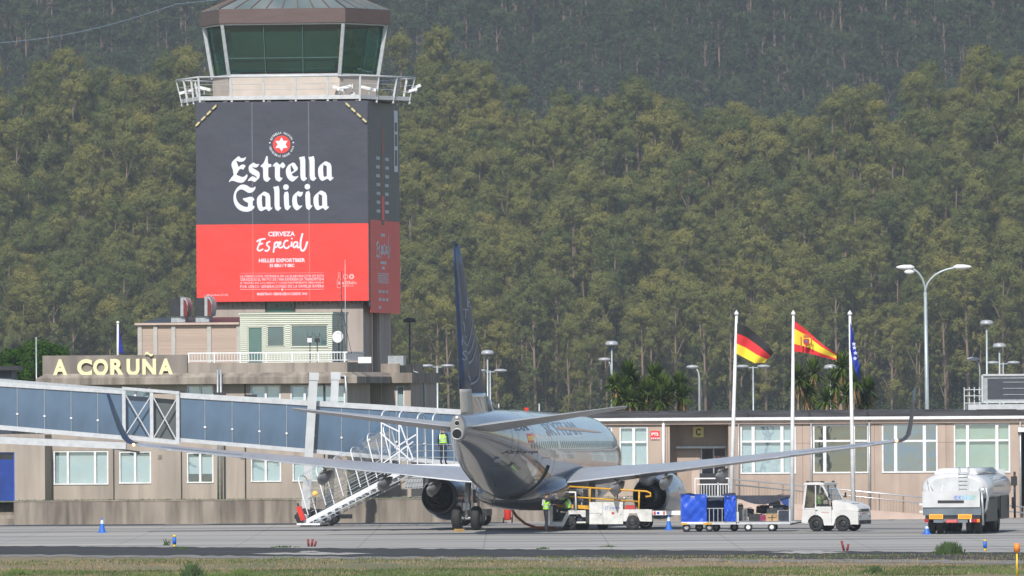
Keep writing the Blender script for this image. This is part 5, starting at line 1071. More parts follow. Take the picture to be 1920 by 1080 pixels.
for side in (1, -1):
    w_ = MB(AF).loft(surf(wsec + wl[:1], side)).build('wing', WGREY, ac)
    MB(AF).loft(surf(wl, side)).build('winglet', NAVYT if side < 0 else mat('winglet_grey_blue', (.07, .09, .14), .4, .2), w_)
    m = MB(AF); 
    for a0_, a1_ in ((2.3, 5.3), (6.0, 12.2), (12.5, 16.0)):      # flap and aileron edges standing a little below the wing skin
        rs = []
        for q in range(7):
            a = a0_ + (a1_ - a0_) * q / 6; te = np.interp(a, [.6, 5.9, 17.1], [21.3, 21.4, 24.0]); le = np.interp(a, [0.6, 1.9, 5.9, 17.1], [12.6, 13.5, 16.6, 22.2]); c = (te - le); k = (a - .6) / 16; tw = .06 - .03 * k
            z = wz(a) + .012 - .6 * tw; d = min(.9, c * .22)
            rs.append([(side * a, S(te + .03), z - .03), (side * a, S(te - d), z + .03 + d * .10), (side * a, S(te - d), z - .04 - .0), (side * a, S(te + .02), z - .05)])
        m.loft(rs)
    m.build('flap', WGREY, w_)
    for a in (4.15, 6.35, 8.95):
        te = np.interp(a, [.6, 5.9, 17.1], [21.3, 21.4, 24.0]); z = wz(a) - .33; rs = []
        for q, r_, dz in ((-3.2, .03, .05), (-2.4, .16, -.05), (-1.2, .24, -.16), (0, .26, -.24), (.5, .22, -.24), (1.0, .12, -.2), (1.35, .02, -.15)):
            rs.append([(side * a + r_ * .62 * math.cos(k), S(te + q * .8), z + dz * 1.2 + r_ * 1.05 * math.sin(k)) for k in np.linspace(0, 2 * PI, 15)[:-1]])
        m = MB(AF); m.loft(rs); m.add([(side * a - .05, S(te - 1), z + .2), (side * a + .05, S(te - 1), z + .2), (side * a + .05, S(te + .45), z), (side * a - .05, S(te + .45), z), (side * a + .04, S(te - .1), z - .35), (side * a - .04, S(te - .1), z - .35)], [(0, 1, 2, 3), (1, 2, 4), (0, 3, 5), (3, 2, 4, 5)]); m.build('flap_track_fairing', mat('fairing_grey', (.27, .275, .28), .5, .1, var=.2), w_)
    MB(AF).ball((side * 17.1, S(24.05), 3.95), .07, n=6).build('position_light', mat('lit_lamp', (1, .5, .2), .3, emit=((1, .45, .15), 3.0)), w_)
    # engine
    ez, ea = 1.50, side * 4.83; eg = MB(AF)
    prof = [(0, .80), (.04, .98), (.25, 1.06), (.9, 1.10), (1.8, 1.09), (2.8, .99), (3.6, .86), (4.1, .775), (4.12, .745), (3.4, .74), (2.0, .70), (.5, .76), (0, .80)]
    e_ = eg.lathe((ea, S(11.8), ez), (0, -1, 0), prof, 36).build('engine', glossy('nacelle_grey_skin', (.28, .30, .33), .55, .25, .5, .08), ac)
    MB(AF).lathe((ea, S(11.78), ez), (0, -1, 0), [(.12, .9), (0, .93), (.02, .99), (.2, 1.052)], 30).build('intake_lip', WHITEM, e_)
    MB(AF).lathe((ea, S(13.3), ez), (0, -1, 0), [(0, .001), (0, .75)], 24).build('fan_disc', DARK, e_)
    MB(AF).lathe((ea, S(14.6), ez), (0, -1, 0), [(0, .74), (0, .52), (1.2, .50), (1.9, .42), (2.2, .36), (2.18, .33), (1.2, .35)], 24).build('core_nozzle', mat('burnt_nozzle_metal', (.075, .062, .055), .45, .8, var=.3, scale=6), e_)
    MB(AF).lathe((ea, S(16.0), ez), (0, -1, 0), [(-.3, .3), (0, .28), (.5, .19), (1.1, .07), (1.3, .001)], 20).build('exhaust_plug', mat('brown_exhaust_plug', (.20, .13, .09), .5, .6), e_)
    MB(AF).lathe((ea, S(14.55), ez), (0, -1, 0), [(0, .5), (0, .76)], 24).build('duct_vanes', mat('duct_black', (.02, .02, .022), .7), e_)
    rs = []
    for s, z0, z1, w in ((12.8, ez + .95, ez + 1.06, .05), (14, ez + .85, ez + 1.3, .17), (15.5, ez + .6, wz(4.83) + .1, .2), (17, ez + .45, wz(4.83), .18), (18.6, wz(4.83) - .35, wz(4.83) - .1, .05)): rs.append([(ea - w, S(s), z0), (ea + w, S(s), z0), (ea + w, S(s), z1), (ea - w, S(s), z1)])
    MB(AF).loft(rs).build('pylon', LGREY, e_)
    # tailplane
    ts = []
    for q in np.linspace(0, 1, 9): a = .2 + q * 6.97; le, te = 32.4 + q * 4.55, 36.9 + q * 1.25; ts.append((a, 4.62 + .125 * a, le, te, .10, -.01, -.05, 0))
    ts.append((7.3, 4.62 + .125 * 7.3, 37.4, 37.9, .06, 0, 0, 0))
    tp_ = MB(AF).loft(surf(ts, side)).build('tailplane', LGREY, ac)
# fin
def fins(z0, z1, n, le, te, th=.10):
    rs = []
    for q in np.linspace(0, 1, n):
        z = z0 + (z1 - z0) * q; l, t_ = le(z), te(z); c = t_ - l; rs.append([(y * c, S(l + x * c), z) for x, y in foil(13, th, 0)])
    return rs
LE = lambda z: np.interp(z, [5.0, 12.55], [30.6, 37.3]); TE = lambda z: np.interp(z, [5.0, 9.2, 12.55], [36.95, 37.8, 38.65]); HG = lambda z: LE(z) + (TE(z) - LE(z)) * .70
SILV = glossy('silver_fin_skin', (.28, .29, .31), .6, .22)
for z0, z1, mm in ((5.0, 6.15, SILV), (6.152, 12.5, NAVYT)):
    MB(AF).loft([[p for p in r_] for r_ in fins(z0, z1, 8, LE, HG, .13)]).build('fin', mm, ac)
for z0, z1, mm in ((5.22, 6.32, mat('rudder_paint_with_reflection', (.36, .35, .32), .35, .1)), (6.322, 12.35, NAVYT)):  # lower rudder grey carries a beige reflection in its colour
    rs = []
    for q in np.linspace(0, 1, 8):
        z = z0 + (z1 - z0) * q; h_, t_ = HG(z) + .03, TE(z); w = (h_ - LE(z)) * .055 ; rs.append([(w, S(h_), z), (.02, S(t_), z), (-.02, S(t_), z), (-w, S(h_), z)])
    MB(AF).loft(rs).build('rudder', mm, ac)
m = MB(AF); m.loft([[(-.02, S(27.0), 5.38), (.02, S(27.0), 5.38), (.02, S(27.0), 5.40), (-.02, S(27.0), 5.40)], [(-.14, S(29.5), 5.3), (.14, S(29.5), 5.3), (.03, S(29.5), 5.78), (-.03, S(29.5), 5.78)], [(-.26, S(31.3), 5.2), (.26, S(31.3), 5.2), (.05, S(31.3), 6.15), (-.05, S(31.3), 6.15)]]); m.build('dorsal_fin', SILV, ac)
MB(AF).tube([(0, S(37.6), 12.5), (0, S(38.3), 12.62), (0, S(38.8), 12.58)], .05, 6).build('fin_tip_cap', DARK, ac)
PALE = mat('pale_blue_print', (.20, .27, .36), .4)
def finx(s, z):    # right face of the fin/rudder
    l, h_, t_ = LE(z), HG(z), TE(z)
    if s > h_: w = (h_ - l) * .055; return .02 + (w - .02) * max(0, (t_ - s) / (t_ - h_)) + .015
    c = h_ - l; x = max(0.001, (s - l) / c); y = 5 * .13 * (.2969 * math.sqrt(x) - .126 * x - .3516 * x * x + .2843 * x ** 3 - .1015 * x ** 4); return y * c + .017
m = MB(AF)
for ch, s, z in (('S', 36.7, 7.55), ('K', 36.8, 8.2), ('Y', 36.8, 8.8), ('T', 36.3, 9.35), ('E', 35.7, 9.85)):
    v, f = text_poly(ch, .0, 2); lo, hi = v.min(0), v.max(0); q = (v - lo) / (hi - lo); m.add([(finx(s - (x - .5) * .8, z + y * .42), S(s - (x - .5) * .8), z + y * .42) for x, y in q], f)
m.build('tail_lettering', PALE, ac, fix=False)
m = MB(AF)
def fribbon(pts, w, o): 
    n0 = len(m.v); tmp = MB(); ribbon(tmp, pts, w, 0, lambda x, y: (x, y)); m.add([(finx(v[0], v[2]) + o, S(v[0]), v[2]) for v in tmp.v], tmp.f)
for i, pts in enumerate(([(36.0, 8.6), (36.3, 8.3), (36.0, 8.1), (35.5, 8.5), (34.9, 9.3), (34.6, 9.0)], [(35.9, 7.8), (35.3, 8.0), (34.7, 8.6)], [(35.8, 7.4), (35.0, 7.6), (34.3, 8.2)], [(36.2, 6.9), (35.3, 6.55), (34.0, 6.8), (33.6, 7.6), (34.0, 8.3)])): fribbon(pts, .1, .004 * i)
m.build('tail_emblem', PALE, ac, fix=False)
# landing gear
def wheel(parent, a, b, r=.54, w=.40, name='wheel'):
    o = MB(AF).lathe((a - w / 2, b, r + .03), (1, 0, 0), [(.03, .001), (.05, r * .5), (0, r * .55), (.0, r * .84), (.06, r * .97), (w * .3, r), (w * .7, r), (w - .06, r * .97), (w, r * .84), (w, r * .55), (w - .05, r * .5), (w - .03, .001)], 28).build(name, BLACKR, parent)
    MB(AF).lathe((a - w / 2 - .005, b, r + .03), (1, 0, 0), [(.01, .001), (.0, r * .3), (.03, r * .45), (w - .03, r * .45), (w + .01, r * .3), (w, .001)], 16).build('rim', STEEL, o)
for side in (1, -1):
    a = side * 2.86; m = MB(AF); m.tube([(a * .98, .1, 2.2), (a, 0, .6)], [.14, .11], 10); m.tube([(a - .5, 0, .57), (a + .5, 0, .57)], .08, 8); m.bar((a, .1, 1.2), (a * .55, .2, 1.9), .09); m.bar((a, -.25, 1.25), (a, -.1, .65), .06); m.box(a - .16, a + .16, -.2, .2, .95, 1.25); m.bar((a - .1, .15, 1.1), (a - .1, .2, 1.9), .05)
    lg = m.build('landing_gear', STEEL, ac)
    for d in (-.43, .43): wheel(lg, a + d, 0)
    m = MB(AF); m.tube([(a - .12, -.18, 1.5), (a - .2, -.22, .9), (a - .05, -.2, .5)], .02, 5); m.build('brake_line', DARK, lg)
    m = MB(AF); m.box(a - side * .35 - .02, a - side * .35 + .02, -.5, .6, 1.25, 1.85); m.build('gear_door', LGREY, lg)
m = MB(AF); m.tube([(0, 15.6, 1.4), (0, 15.6, .4)], .09, 8); m.tube([(-.3, 15.6, .38), (.3, 15.6, .38)], .05, 6); m.bar((0, 14.6, 1.35), (0, 15.6, .7), .07); ng = m.build('nose_gear', STEEL, ac)
for d in (-.2, .2): wheel(ng, d, 15.6, .34, .2)
for px in (858,): p = G(px, 998); m = MB(); m.box(p.x - .15, p.x + .3, p.y - .12, p.y + .12, .03, .15); tag(m.build('wheel_chock', mat('worn_yellow_chock', (.35, .22, .06), .7, var=.4)), 'low yellow chock against the left main wheel', 'chock')
# ================================================================== people
SKINM = mat('skin', (.42, .24, .17), .6, var=.1, scale=20); NAVYC = mat('navy_workwear', (.02, .024, .04), .85, var=.3, scale=12); SHOE = mat('black_shoe', (.012, .012, .012), .6); HAIR = mat('dark_hair', (.03, .02, .015), .7, var=.3, scale=60)
HIVIS = mat('hi_vis_fabric', (.35, .80, .03), .7, var=.1, scale=8, emit=None); REFL = mat('reflective_tape', (.55, .57, .55), .4, .3)
STAND = dict(pelvis=(0, 0, .94), spine=(0, 0, 1.12), chest=(0, .02, 1.33), neck=(0, .01, 1.47), head=(0, .03, 1.56), crown=(0, .02, 1.70),
    hipL=(-.095, 0, .90), kneeL=(-.11, .03, .49), ankL=(-.12, -.01, .09), toeL=(-.13, .17, .045), hipR=(.095, 0, .90), kneeR=(.11, .03, .49), ankR=(.12, -.01, .09), toeR=(.13, .17, .045),
    shL=(-.185, .0, 1.40), elL=(-.25, -.02, 1.12), wrL=(-.26, .08, .88), shR=(.185, .0, 1.40), elR=(.25, -.02, 1.12), wrR=(.26, .08, .88))
RAD = dict(pelvis=.15, spine=.135, chest=.155, neck=.058, head=.088, crown=.075, hip=.098, knee=.062, ank=.045, toe=.035, sh=.068, el=.045, wr=.028)
EDG = [('pelvis', 'spine'), ('spine', 'chest'), ('chest', 'neck'), ('neck', 'head'), ('head', 'crown')] + [(a + s, b + s) for s in 'LR' for a, b in (('hip', 'knee'), ('knee', 'ank'), ('ank', 'toe'), ('sh', 'el'), ('el', 'wr'))] + [('pelvis', 'hipL'), ('pelvis', 'hipR'), ('chest', 'shL'), ('chest', 'shR')]
def person(label, loc, face, pose=None, vest=True, name='person', hair=HAIR):
    J_ = dict(STAND); J_.update(pose or {}); names = list(J_); V = {k: Vector(v) for k, v in J_.items()}; ed = list(EDG)
    rad = {k: RAD[k.rstrip('LR')] for k in names}
    for s in 'LR':      # hands: palm and five separate bent fingers
        w, e = V['wr' + s], V['el' + s]; d = (w - e).normalized(); sx = d.cross(Vector((0, 0, 1))); sx = sx.normalized() if sx.length > .1 else Vector((0, 1, 0)); cu = d.cross(sx)
        V['palm' + s] = w + d * .06; rad['palm' + s] = .026; ed.append(('wr' + s, 'palm' + s))
        for k, (off, ln) in enumerate(((-.03, .062), (-.01, .075), (.01, .07), (.028, .055))):
            a, b = 'f%d%s' % (k, s), 'g%d%s' % (k, s); V[a] = V['palm' + s] + d * .03 + sx * off; V[b] = V[a] + d * ln * .8 + cu * ln * .45; rad[a] = .009; rad[b] = .0075; ed += [('palm' + s, a), (a, b)]
        a, b = 'f5' + s, 'g5' + s; V[a] = w + d * .03 + sx * -.035; V[b] = V[a] + d * .035 - sx * .02; rad[a] = .01; rad[b] = .008; ed += [('wr' + s, a), (a, b)]
    names = list(V); idx = {n: i for i, n in enumerate(names)}
    me = bpy.data.meshes.new('body'); me.from_pydata([tuple(V[n]) for n in names], [(idx[a], idx[b]) for a, b in ed], [])
    o = bpy.data.objects.new('body', me); C.objects.link(o); o.modifiers.new('s', 'SKIN')
    for i, n in enumerate(names):
        sv = me.skin_vertices[0].data[i]; r = rad[n]; sv.radius = (r, r * (.72 if n in ('chest', 'spine', 'pelvis') else 1)); sv.use_root = n == 'pelvis'
    sb = o.modifiers.new('u', 'SUBSURF'); sb.levels = 1; sb.render_levels = 1
    dg = bpy.context.evaluated_depsgraph_get(); bm_ = bpy.data.meshes.new_from_object(o.evaluated_get(dg)); bpy.data.objects.remove(o)
    vs = [v.co.copy() for v in bm_.vertices]; fs = [tuple(p.vertices) for p in bm_.polygons]
    Mx = Matrix.Translation(loc) @ Matrix.Rotation(face, 4, 'Z'); t = thing(name, label, 'person', loc)
    def zone(c):
        best = min(ed, key=lambda e: seg(c, V[e[0]], V[e[1]])); n = best[1]
        if n[0] in 'fg' or n.startswith('palm') or n in ('head', 'crown'): return 0
        if n.startswith('toe'): return 2
        return 1
    def seg(c, a, b): ab = b - a; k = max(0, min(1, (c - a).dot(ab) / max(1e-9, ab.length_squared))); return (c - a - ab * k).length
    m = MB(); m.smooth = True; o_ = 0; m.v = [Mx @ v for v in vs]
    for f in fs: c = sum((vs[i] for i in f), Vector()) / len(f); m.f.append(f); m.mi.append(zone(c)); m.sm.append(True)
    bd = m.build('body', [SKINM, NAVYC, SHOE], t)
    hd = V['head'] * .45 + V['crown'] * .55; up = (V['crown'] - V['head']).normalized()
    hm = MB(); hm.ball((0, 0, 0), .098, .95, 1.02, 1.08, 7); hm.v = [Mx @ (v + hd + Vector((0, -.018, .028)) + 0 * up) for v in hm.v]; hm.build('hair', hair, bd)
    fm = MB(); 
    for s in (-1, 1): fm.ball((s * .03, .088, -.01), .009, n=4); fm.mat(1).ball((s * .085, .0, -.02), .02, .4, .8, 1.2, 4).mat(0)
    fm.mat(1).bar((0, .08, -.0), (0, .106, -.035), .02); fm.mat(2).bar((-.022, .084, -.06), (.022, .084, -.06), .008); fm.v = [Mx @ (v + hd) for v in fm.v]; fm.build('face', [SHOE, SKINM, mat('lips', (.3, .1, .09), .6)], bd)
    if vest:
        pts = [V['pelvis'] * .65 + V['spine'] * .35, V['spine'], V['chest'] * .5 + V['spine'] * .5, V['chest'], V['chest'] * .45 + V['neck'] * .55]; rx = [.19, .185, .20, .215, .15]; ry = [.14, .135, .14, .145, .10]; rs = []; N = 20
        ax = Vector((1, 0, 0)); 
        for i, p in enumerate(pts):
            d = (pts[min(i + 1, 4)] - pts[max(i - 1, 0)]).normalized(); yv = d.cross(ax).normalized(); rs.append([p + ax * rx[i] * math.cos(k) + yv * ry[i] * math.sin(k) for k in np.linspace(0, 2 * PI, N + 1)[:-1]])
        vm = MB(); vm.loft([[tuple(Mx @ q) for q in r_] for r_ in rs], caps=False); vo = vm.build('hi_vis_vest', HIVIS, bd)
        st = MB()
        for i0 in (0.55, 1.6):
            i = int(i0); f_ = i0 - i
            r1 = [rs[i][k].lerp(rs[i + 1][k], f_) for k in range(N)]; r2 = [rs[i][k].lerp(rs[i + 1][k], f_ + .38) for k in range(N)]; c1_ = sum(r1, Vector()) / N; c2_ = sum(r2, Vector()) / N
            st.loft([[tuple(Mx @ (c1_ + (q - c1_) * 1.04)) for q in r1], [tuple(Mx @ (c2_ + (q - c2_) * 1.04)) for q in r2]], caps=False)
        for s in (-1, 1):
            for yy in (-1, 1): st.bar(tuple(Mx @ (V['spine'] + Vector((s * .1, yy * .147, .05)))), tuple(Mx @ (V['chest'] + Vector((s * .12, yy * .12, .1)))), .045, .012)
        st.build('reflective_band', REFL, vo)
    return t
p = G(1024, 998, .03)
person('person in hi-vis vest standing beside the nose of the baggage loader with one arm raised', (p.x, p.y, .035), R(-78), dict(elR=(.24, .2, 1.46), wrR=(.12, .36, 1.62), elL=(-.24, .12, 1.16), wrL=(-.14, .34, 1.2), head=(0, .06, 1.56), crown=(0, .08, 1.69)))

# ================================================================== belt loader
LF = Fr(tuple(G(1031, 996))[:2], R(3)); Lp = LF.px; LWH = mat('worn_white_vehicle_paint', (.62, .62, .60), .5, var=.22, scale=3, bump=.04, coat=.1)
bl = thing('belt_loader', 'white belt loader with open cab and yellow conveyor railings under the aircraft', 'baggage loader', LF.w(2.2, .9, .03))
def A_(px): return Lp(px, 960)[0]
def Z_(py, px=1100): return Lp(px, py)[1]
x = A_
m = MB(LF); f0, f1 = x(1031), x(1048)
m.prism([(x(1030), .22), (x(1057), .22), (x(1061), .42), (x(1068), .75), (x(1088), .75), (x(1092), .62), (x(1098), .62), (x(1098), .92), (x(1065), .92), (x(1057), .60), (x(1053), .36), (x(1036), .36), (x(1036.5), 1.28), (x(1030.5), 1.28)], 0, .06); 
m.prism([(x(1031), .22), (x(1058), .22), (x(1062), .42), (x(1068), .75), (x(1088), .75), (x(1092), .62), (x(1098), .62), (x(1098), .85), (x(1040), .80), (x(1035), 1.28), (x(1030), 1.28)], 1.7, 1.76)
m.box(x(1031), x(1031) + .07, .061, 1.699, .22, 1.25); m.box(x(1032) + .07, x(1098), .061, 1.699, .35, .42); m.build('front_body', LWH, bl)
m = MB(LF)
for b in (.03, 1.73): m.tube([(x(1032), b, 1.2), (x(1044), b, Z_(923, 1044)), (x(1079), b, Z_(923, 1079)), (x(1080), b, .9)], .05, 6); m.tube([(x(1046), b, 1.28), (x(1054), b, Z_(924, 1054))], .04, 6)
for px in (1044, 1079): m.tube([(x(px), .03, Z_(923, px)), (x(px), 1.73, Z_(923, px))], .03, 6)
m.tube([(x(1089), 1.0, .95), (x(1089), 1.0, Z_(924))], .03, 6); m.tube([(x(1089), 1.0, Z_(924)), (x(1079), .9, Z_(923))], .03, 6); m.build('cab_frame', WHITE, bl)
m = MB(LF); m.box(x(1062), x(1080), .12, 1.0, .62, .83); m.box(x(1075), x(1081), .12, 1.0, .83, 1.3); m.build('seat', mat('dark_seat_vinyl', (.02, .03, .06), .6), bl)
m = MB(LF); m.tube([(x(1040), .65, 1.0), (x(1047), .65, 1.25)], .03, 6); m.lathe((x(1048), .65, 1.28), (.6, 0, .8), [(0, .2), (.03, .22), (.05, .2)], 16); m.box(x(1034), x(1042), .2, 1.6, .8, 1.15); m.build('steering_wheel', DARK, bl)
m = MB(LF); m.box(x(1082), x(1104), .2, 1.6, .45, .9); m.build('engine_cover', mat('blue_black_engine', (.02, .025, .05), .6, var=.3), bl)
m = MB(LF); m.box(x(1105), x(1130), .0, 1.76, .30, 1.28); m.box(x(1130) + .012, x(1168), -.01, 1.75, .30, 1.28); m.build('side_box', LWH, bl)
m = MB(LF); m.box(x(1105), x(1130), -.006, -.001, .78, .79); m.box(x(1163), x(1165), -.016, -.011, .7, .74); m.box(x(1126), x(1128), -.01, -.001, .7, .74); m.box(x(1098), x(1105), .05, 1.6, .35, .7); m.build('panel_gap', DARK, bl)
m = MB(LF); m.prism([(x(1168) + .01, .42), (x(1174), .42), (x(1180), .78), (x(1194), .78), (x(1200), .42), (x(1222), .40), (x(1222), .78), (x(1216), .95), (x(1168) + .01, .95)], .0, .06); m.box(x(1168) + .02, x(1222), .061, 1.7, .78, .93); m.box(x(1213), x(1222), .07, 1.7, .42, .775); m.build('rear_body', LWH, bl)
m = MB(LF); m.box(x(1172), x(1190), .1, 1.6, .96, 1.12); m.build('red_box', mat('faded_red_box', (.45, .04, .04), .5), bl)
for px, b in ((1067, .0), (1086, 1.45), (1186, .0), (1208, 1.45)):
    o = MB(LF).lathe((x(px), b + .01, .36), (0, 1, 0), [(0, .18), (0, .28), (.04, .33), (.22, .33), (.26, .28), (.26, .18)], 22).build('wheel', BLACKR, bl); MB(LF).lathe((x(px), b + .02, .36), (0, 1, 0), [(.03, .001), (.0, .1), (.03, .17), (.2, .17)], 14).build('rim', DARK, o)
m = MB(LF); m.box(x(1060), x(1210), .5, 1.3, .28, .42); m.build('chassis', DARK, bl)
# conveyor: from low right end up to the left
def zc_(px): return Z_(950 + (px - 1090) * .078, px)
cx0, cx1 = 1018, 1218
m = MB(LF)
for b in (.35, 1.4): m.bar((x(cx0), b, zc_(cx0) - .02), (x(cx1), b, zc_(cx1) - .02), .06, .17)
m.build('conveyor_side', YELLOW, bl)
m = MB(LF); m.bar((x(cx0), .875, zc_(cx0)), (x(cx1), .875, zc_(cx1)), .95, .06); m.build('conveyor_belt', BLACKR, bl)
m = MB(LF); zr_ = lambda px: Z_(909.5 + (px - 1020) * .062, px); zm_ = lambda px: Z_(931 + (px - 1060) * .07, px)
m.tube([(x(1037), .3, zr_(1037)), (x(1212), .3, zr_(1212)), (x(1219), .3, zr_(1219) - .06), (x(1220), .3, zr_(1220) - .2), (x(1210), .3, zr_(1212) - .24)], .042, 8); m.tube([(x(1060), .3, zm_(1060)), (x(1197), .3, zm_(1197))], .035, 8)
m.tube([(x(1041), .3, zr_(1041)), (x(1041), .3, zr_(1041) - .17), (x(1078), .3, zr_(1078) - .22)], .03, 6)
for px in (1105, 1197): m.tube([(x(px), .3, zc_(px)), (x(px) + .03, .3, zr_(px))], .042, 8)
m.tube([(x(1026), 1.4, zc_(1026)), (x(1026), 1.4, zr_(1026))], .03, 6); m.tube([(x(1024), 1.4, zr_(1024)), (x(1080), 1.4, zr_(1080))], .03, 6); m.build('guard_rail', YELLOW, bl)
m = MB(LF); m.box(x(1206), x(1278), .3, 1.45, Z_(966, 1240), Z_(958, 1240)); m.mat(1).box(x(1225), x(1229), .29, .3, Z_(965, 1240), Z_(959, 1240)); m.box(x(1243), x(1246), .29, .299, Z_(965, 1240), Z_(959, 1240)); m.mat(2).box(x(1231), x(1236), .29, .299, Z_(964, 1240), Z_(960, 1240)); m.build('tail_table', [WHITE, mat('red_stripe', (.5, .04, .03), .5), mat('blue_stripe', (.03, .06, .4), .5)], bl)
m = MB(LF); m.box(x(1222), x(1247), .4, 1.4, .72, .9); m.box(x(1226), x(1240), .5, 1.3, .55, .715); m.build('tow_bracket', DARK, bl)
m = MB(LF); put_text(m, 'Atlantica', x(1143), x(1163), .98, 1.08, -.018, .02); put_text(m, '27', x(1134), x(1141), .95, 1.1, -.018, .03); m.build('side_lettering', mat('faint_blue_print', (.25, .33, .62), .6), bl, fix=False)
m = MB(LF); m.box(x(1147), x(1151.5), -.02, -.011, .74, .84); m.build('red_sticker', mat('red_stripe', (.5, .04, .03), .5), bl)
m = MB(LF); m.ball((x(1170), .4, 1.44), .09, n=6); m.bar((x(1170), .4, 1.2), (x(1170), .4, 1.4), .05); m.build('work_lamp', STEEL, bl)
m = MB(LF); m.tube([(x(1140), 1.9, 2.35), (x(1152), 1.9, 2.25), (x(1156), 1.9, 1.9), (x(1154), 1.9, 1.4), (x(1146), 1.9, 1.6), (x(1140), 1.9, 1.8)], .03, 6); m.build('hose', DARK, bl)
q = LF.w(x(1066), .16, .0)
SIT = dict(pelvis=(0, 0, .96), spine=(0, .04, 1.13), chest=(0, .10, 1.33), neck=(0, .13, 1.46), head=(0, .17, 1.54), crown=(0, .19, 1.67), hipL=(-.09, .03, .93), hipR=(.09, .03, .93), kneeL=(-.13, .42, .95), kneeR=(.13, .42, .95), ankL=(-.13, .46, .55), ankR=(.13, .46, .55), toeL=(-.13, .62, .47), toeR=(.13, .62, .47), shL=(-.185, .10, 1.39), shR=(.185, .10, 1.39), elL=(-.25, .28, 1.2), elR=(.25, .28, 1.2), wrL=(-.13, .45, 1.25), wrR=(.13, .45, 1.25))
person('person in hi-vis vest seated at the wheel of the open baggage loader cab', (q.x, q.y, .0), R(82), SIT)

# ================================================================== ground power hose, extinguisher, cones, markers
hp = [(885, 938), (905, 930), (912, 933), (935, 945), (958, 952), (968, 968), (985, 982), (1005, 989), (1040, 990)]
m = MB(); path = []
for i, (px, py) in enumerate(hp): Y = 462 - i * .9; v = P(px, py, Y); path.append((v.x, v.y, max(.07, v.z)))
m.tube(path[2:], .06, 8); tag(m.build('ground_power_cable', mat('orange_cable', (.75, .17, .05), .6)), 'orange cable hanging from the aircraft belly and snaking over the apron', 'cable')
m = MB(); m.tube([tuple(P(px, py, 459)) for px, py in ((884, 940), (892, 938), (905, 928), (912, 922))], .05, 6); tag(m.build('ground_power_cable', mat('orange_cable', (.75, .17, .05), .6)), 'short orange cable end beside the left main landing gear', 'cable')
e = G(952, 981, .03); ex = thing('fire_extinguisher', 'large red wheeled fire extinguisher standing behind the aircraft belly', 'extinguisher', (e.x, e.y, .03)); h = P(952, 945, e.y).z
RED = mat('red_extinguisher_paint', (.60, .03, .02), .4, var=.15)
MB().lathe((e.x, e.y, .18), (0, 0, 1), [(0, .02), (0, .14), (.05, .17), (h - .35, .17), (h - .22, .12), (h - .16, .03), (h - .1, .03)], 16).build('cylinder', RED, ex)
for s_ in (-1, 1): MB().lathe((e.x + s_ * .2 - .03, e.y + .1, .17), (1, 0, 0), [(0, .01), (0, .13), (.06, .13), (.06, .01)], 14).build('wheel', BLACKR, ex)
MB().tube([(e.x + .22, e.y, .1), (e.x + .24, e.y + .1, h * .6), (e.x + .2, e.y + .1, h)], .025, 6).build('handle', DARK, ex)
def cone(px, py, top_, label, Ym=None):
    p = G(px, py, .03); t = thing('traffic_cone', label, 'cone', tuple(p), 'blue traffic cones'); h = P(px, top_, p.y).z - .03; BLU = mat('blue_cone_plastic', (.02, .14, .55), .5, var=.1)
    MB().box(p.x - .2, p.x + .2, p.y - .2, p.y + .2, .03, .07).build('base', BLU, t); MB().lathe((p.x, p.y, .07), (0, 0, 1), [(0, .15), (h * .62, .07), (h * .93, .025), (h * .93, .001)], 16).build('body', BLU, t)
    MB().lathe((p.x, p.y, .07), (0, 0, 1), [(h * .55, .085), (h * .80, .05)], 16).build('white_band', mat('white_cone_band', (.6, .68, .75), .5), t)
cone(191.5, 999, 971, 'blue traffic cone alone on the apron at the left'); cone(1254, 994, 966, 'dark blue traffic cone behind the tail end of the baggage loader'); cone(1738, 1002, 985, 'small blue traffic cone beside the left rear wheel of the tanker')
def marker(px, py, top_, label, cols, r=.06, lean=0):
    p = G(px, py, .03); t = thing('marker_post', label, 'marker', tuple(p)); h = P(px, top_, p.y).z; n_ = len(cols); z = .03
    for f_, mm, rr_ in cols: z1 = z + (h - .03) * f_; MB().tube([(p.x + lean * z, p.y, z), (p.x + lean * z1, p.y, z1)], rr_, 8).build('band', mm, t); z = z1
MY, MBU, MO, MR = mat('marker_yellow', (.75, .55, .03), .5), mat('marker_blue', (.01, .12, .55), .5), mat('marker_orange', (.85, .25, .03), .5), mat('marker_dark_red', (.20, .02, .025), .6)
marker(327, 1025, 1003, 'short blue and yellow edge marker at the lower left', [(.2, MY, .06), (.6, MBU, .075), (.2, MY, .06)])
marker(1847, 1033, 1012, 'short blue and yellow edge marker in front of the tanker', [(.25, MY, .05), (.6, MBU, .07), (.15, MY, .06)])
marker(1907, 1082, 1019, 'yellow stake with an orange top in the grass at the lower right corner', [(.75, MY, .03), (.25, MO, .1)])
for px, py, tp_, ln in ((579, 1025, 1011, -.1), (584, 1025, 1011, .15), (589, 1025, 1015, .35), (1583, 1033, 1014, -.25), (1588, 1033, 1020, .2)):
    marker(px, py, tp_, 'dark red stub marker in the group of three on the tarmac edge' if px < 1000 else ('taller leaning dark red stub marker below the tug' if px < 1585 else 'shorter dark red stub marker below the tug'), [(1, MR, .045)], lean=ln)
for o in C.objects:
    if o.get('category') == 'marker' and 'group of three' in o['label']: o['group'] = 'three dark red stubs on the tarmac edge'

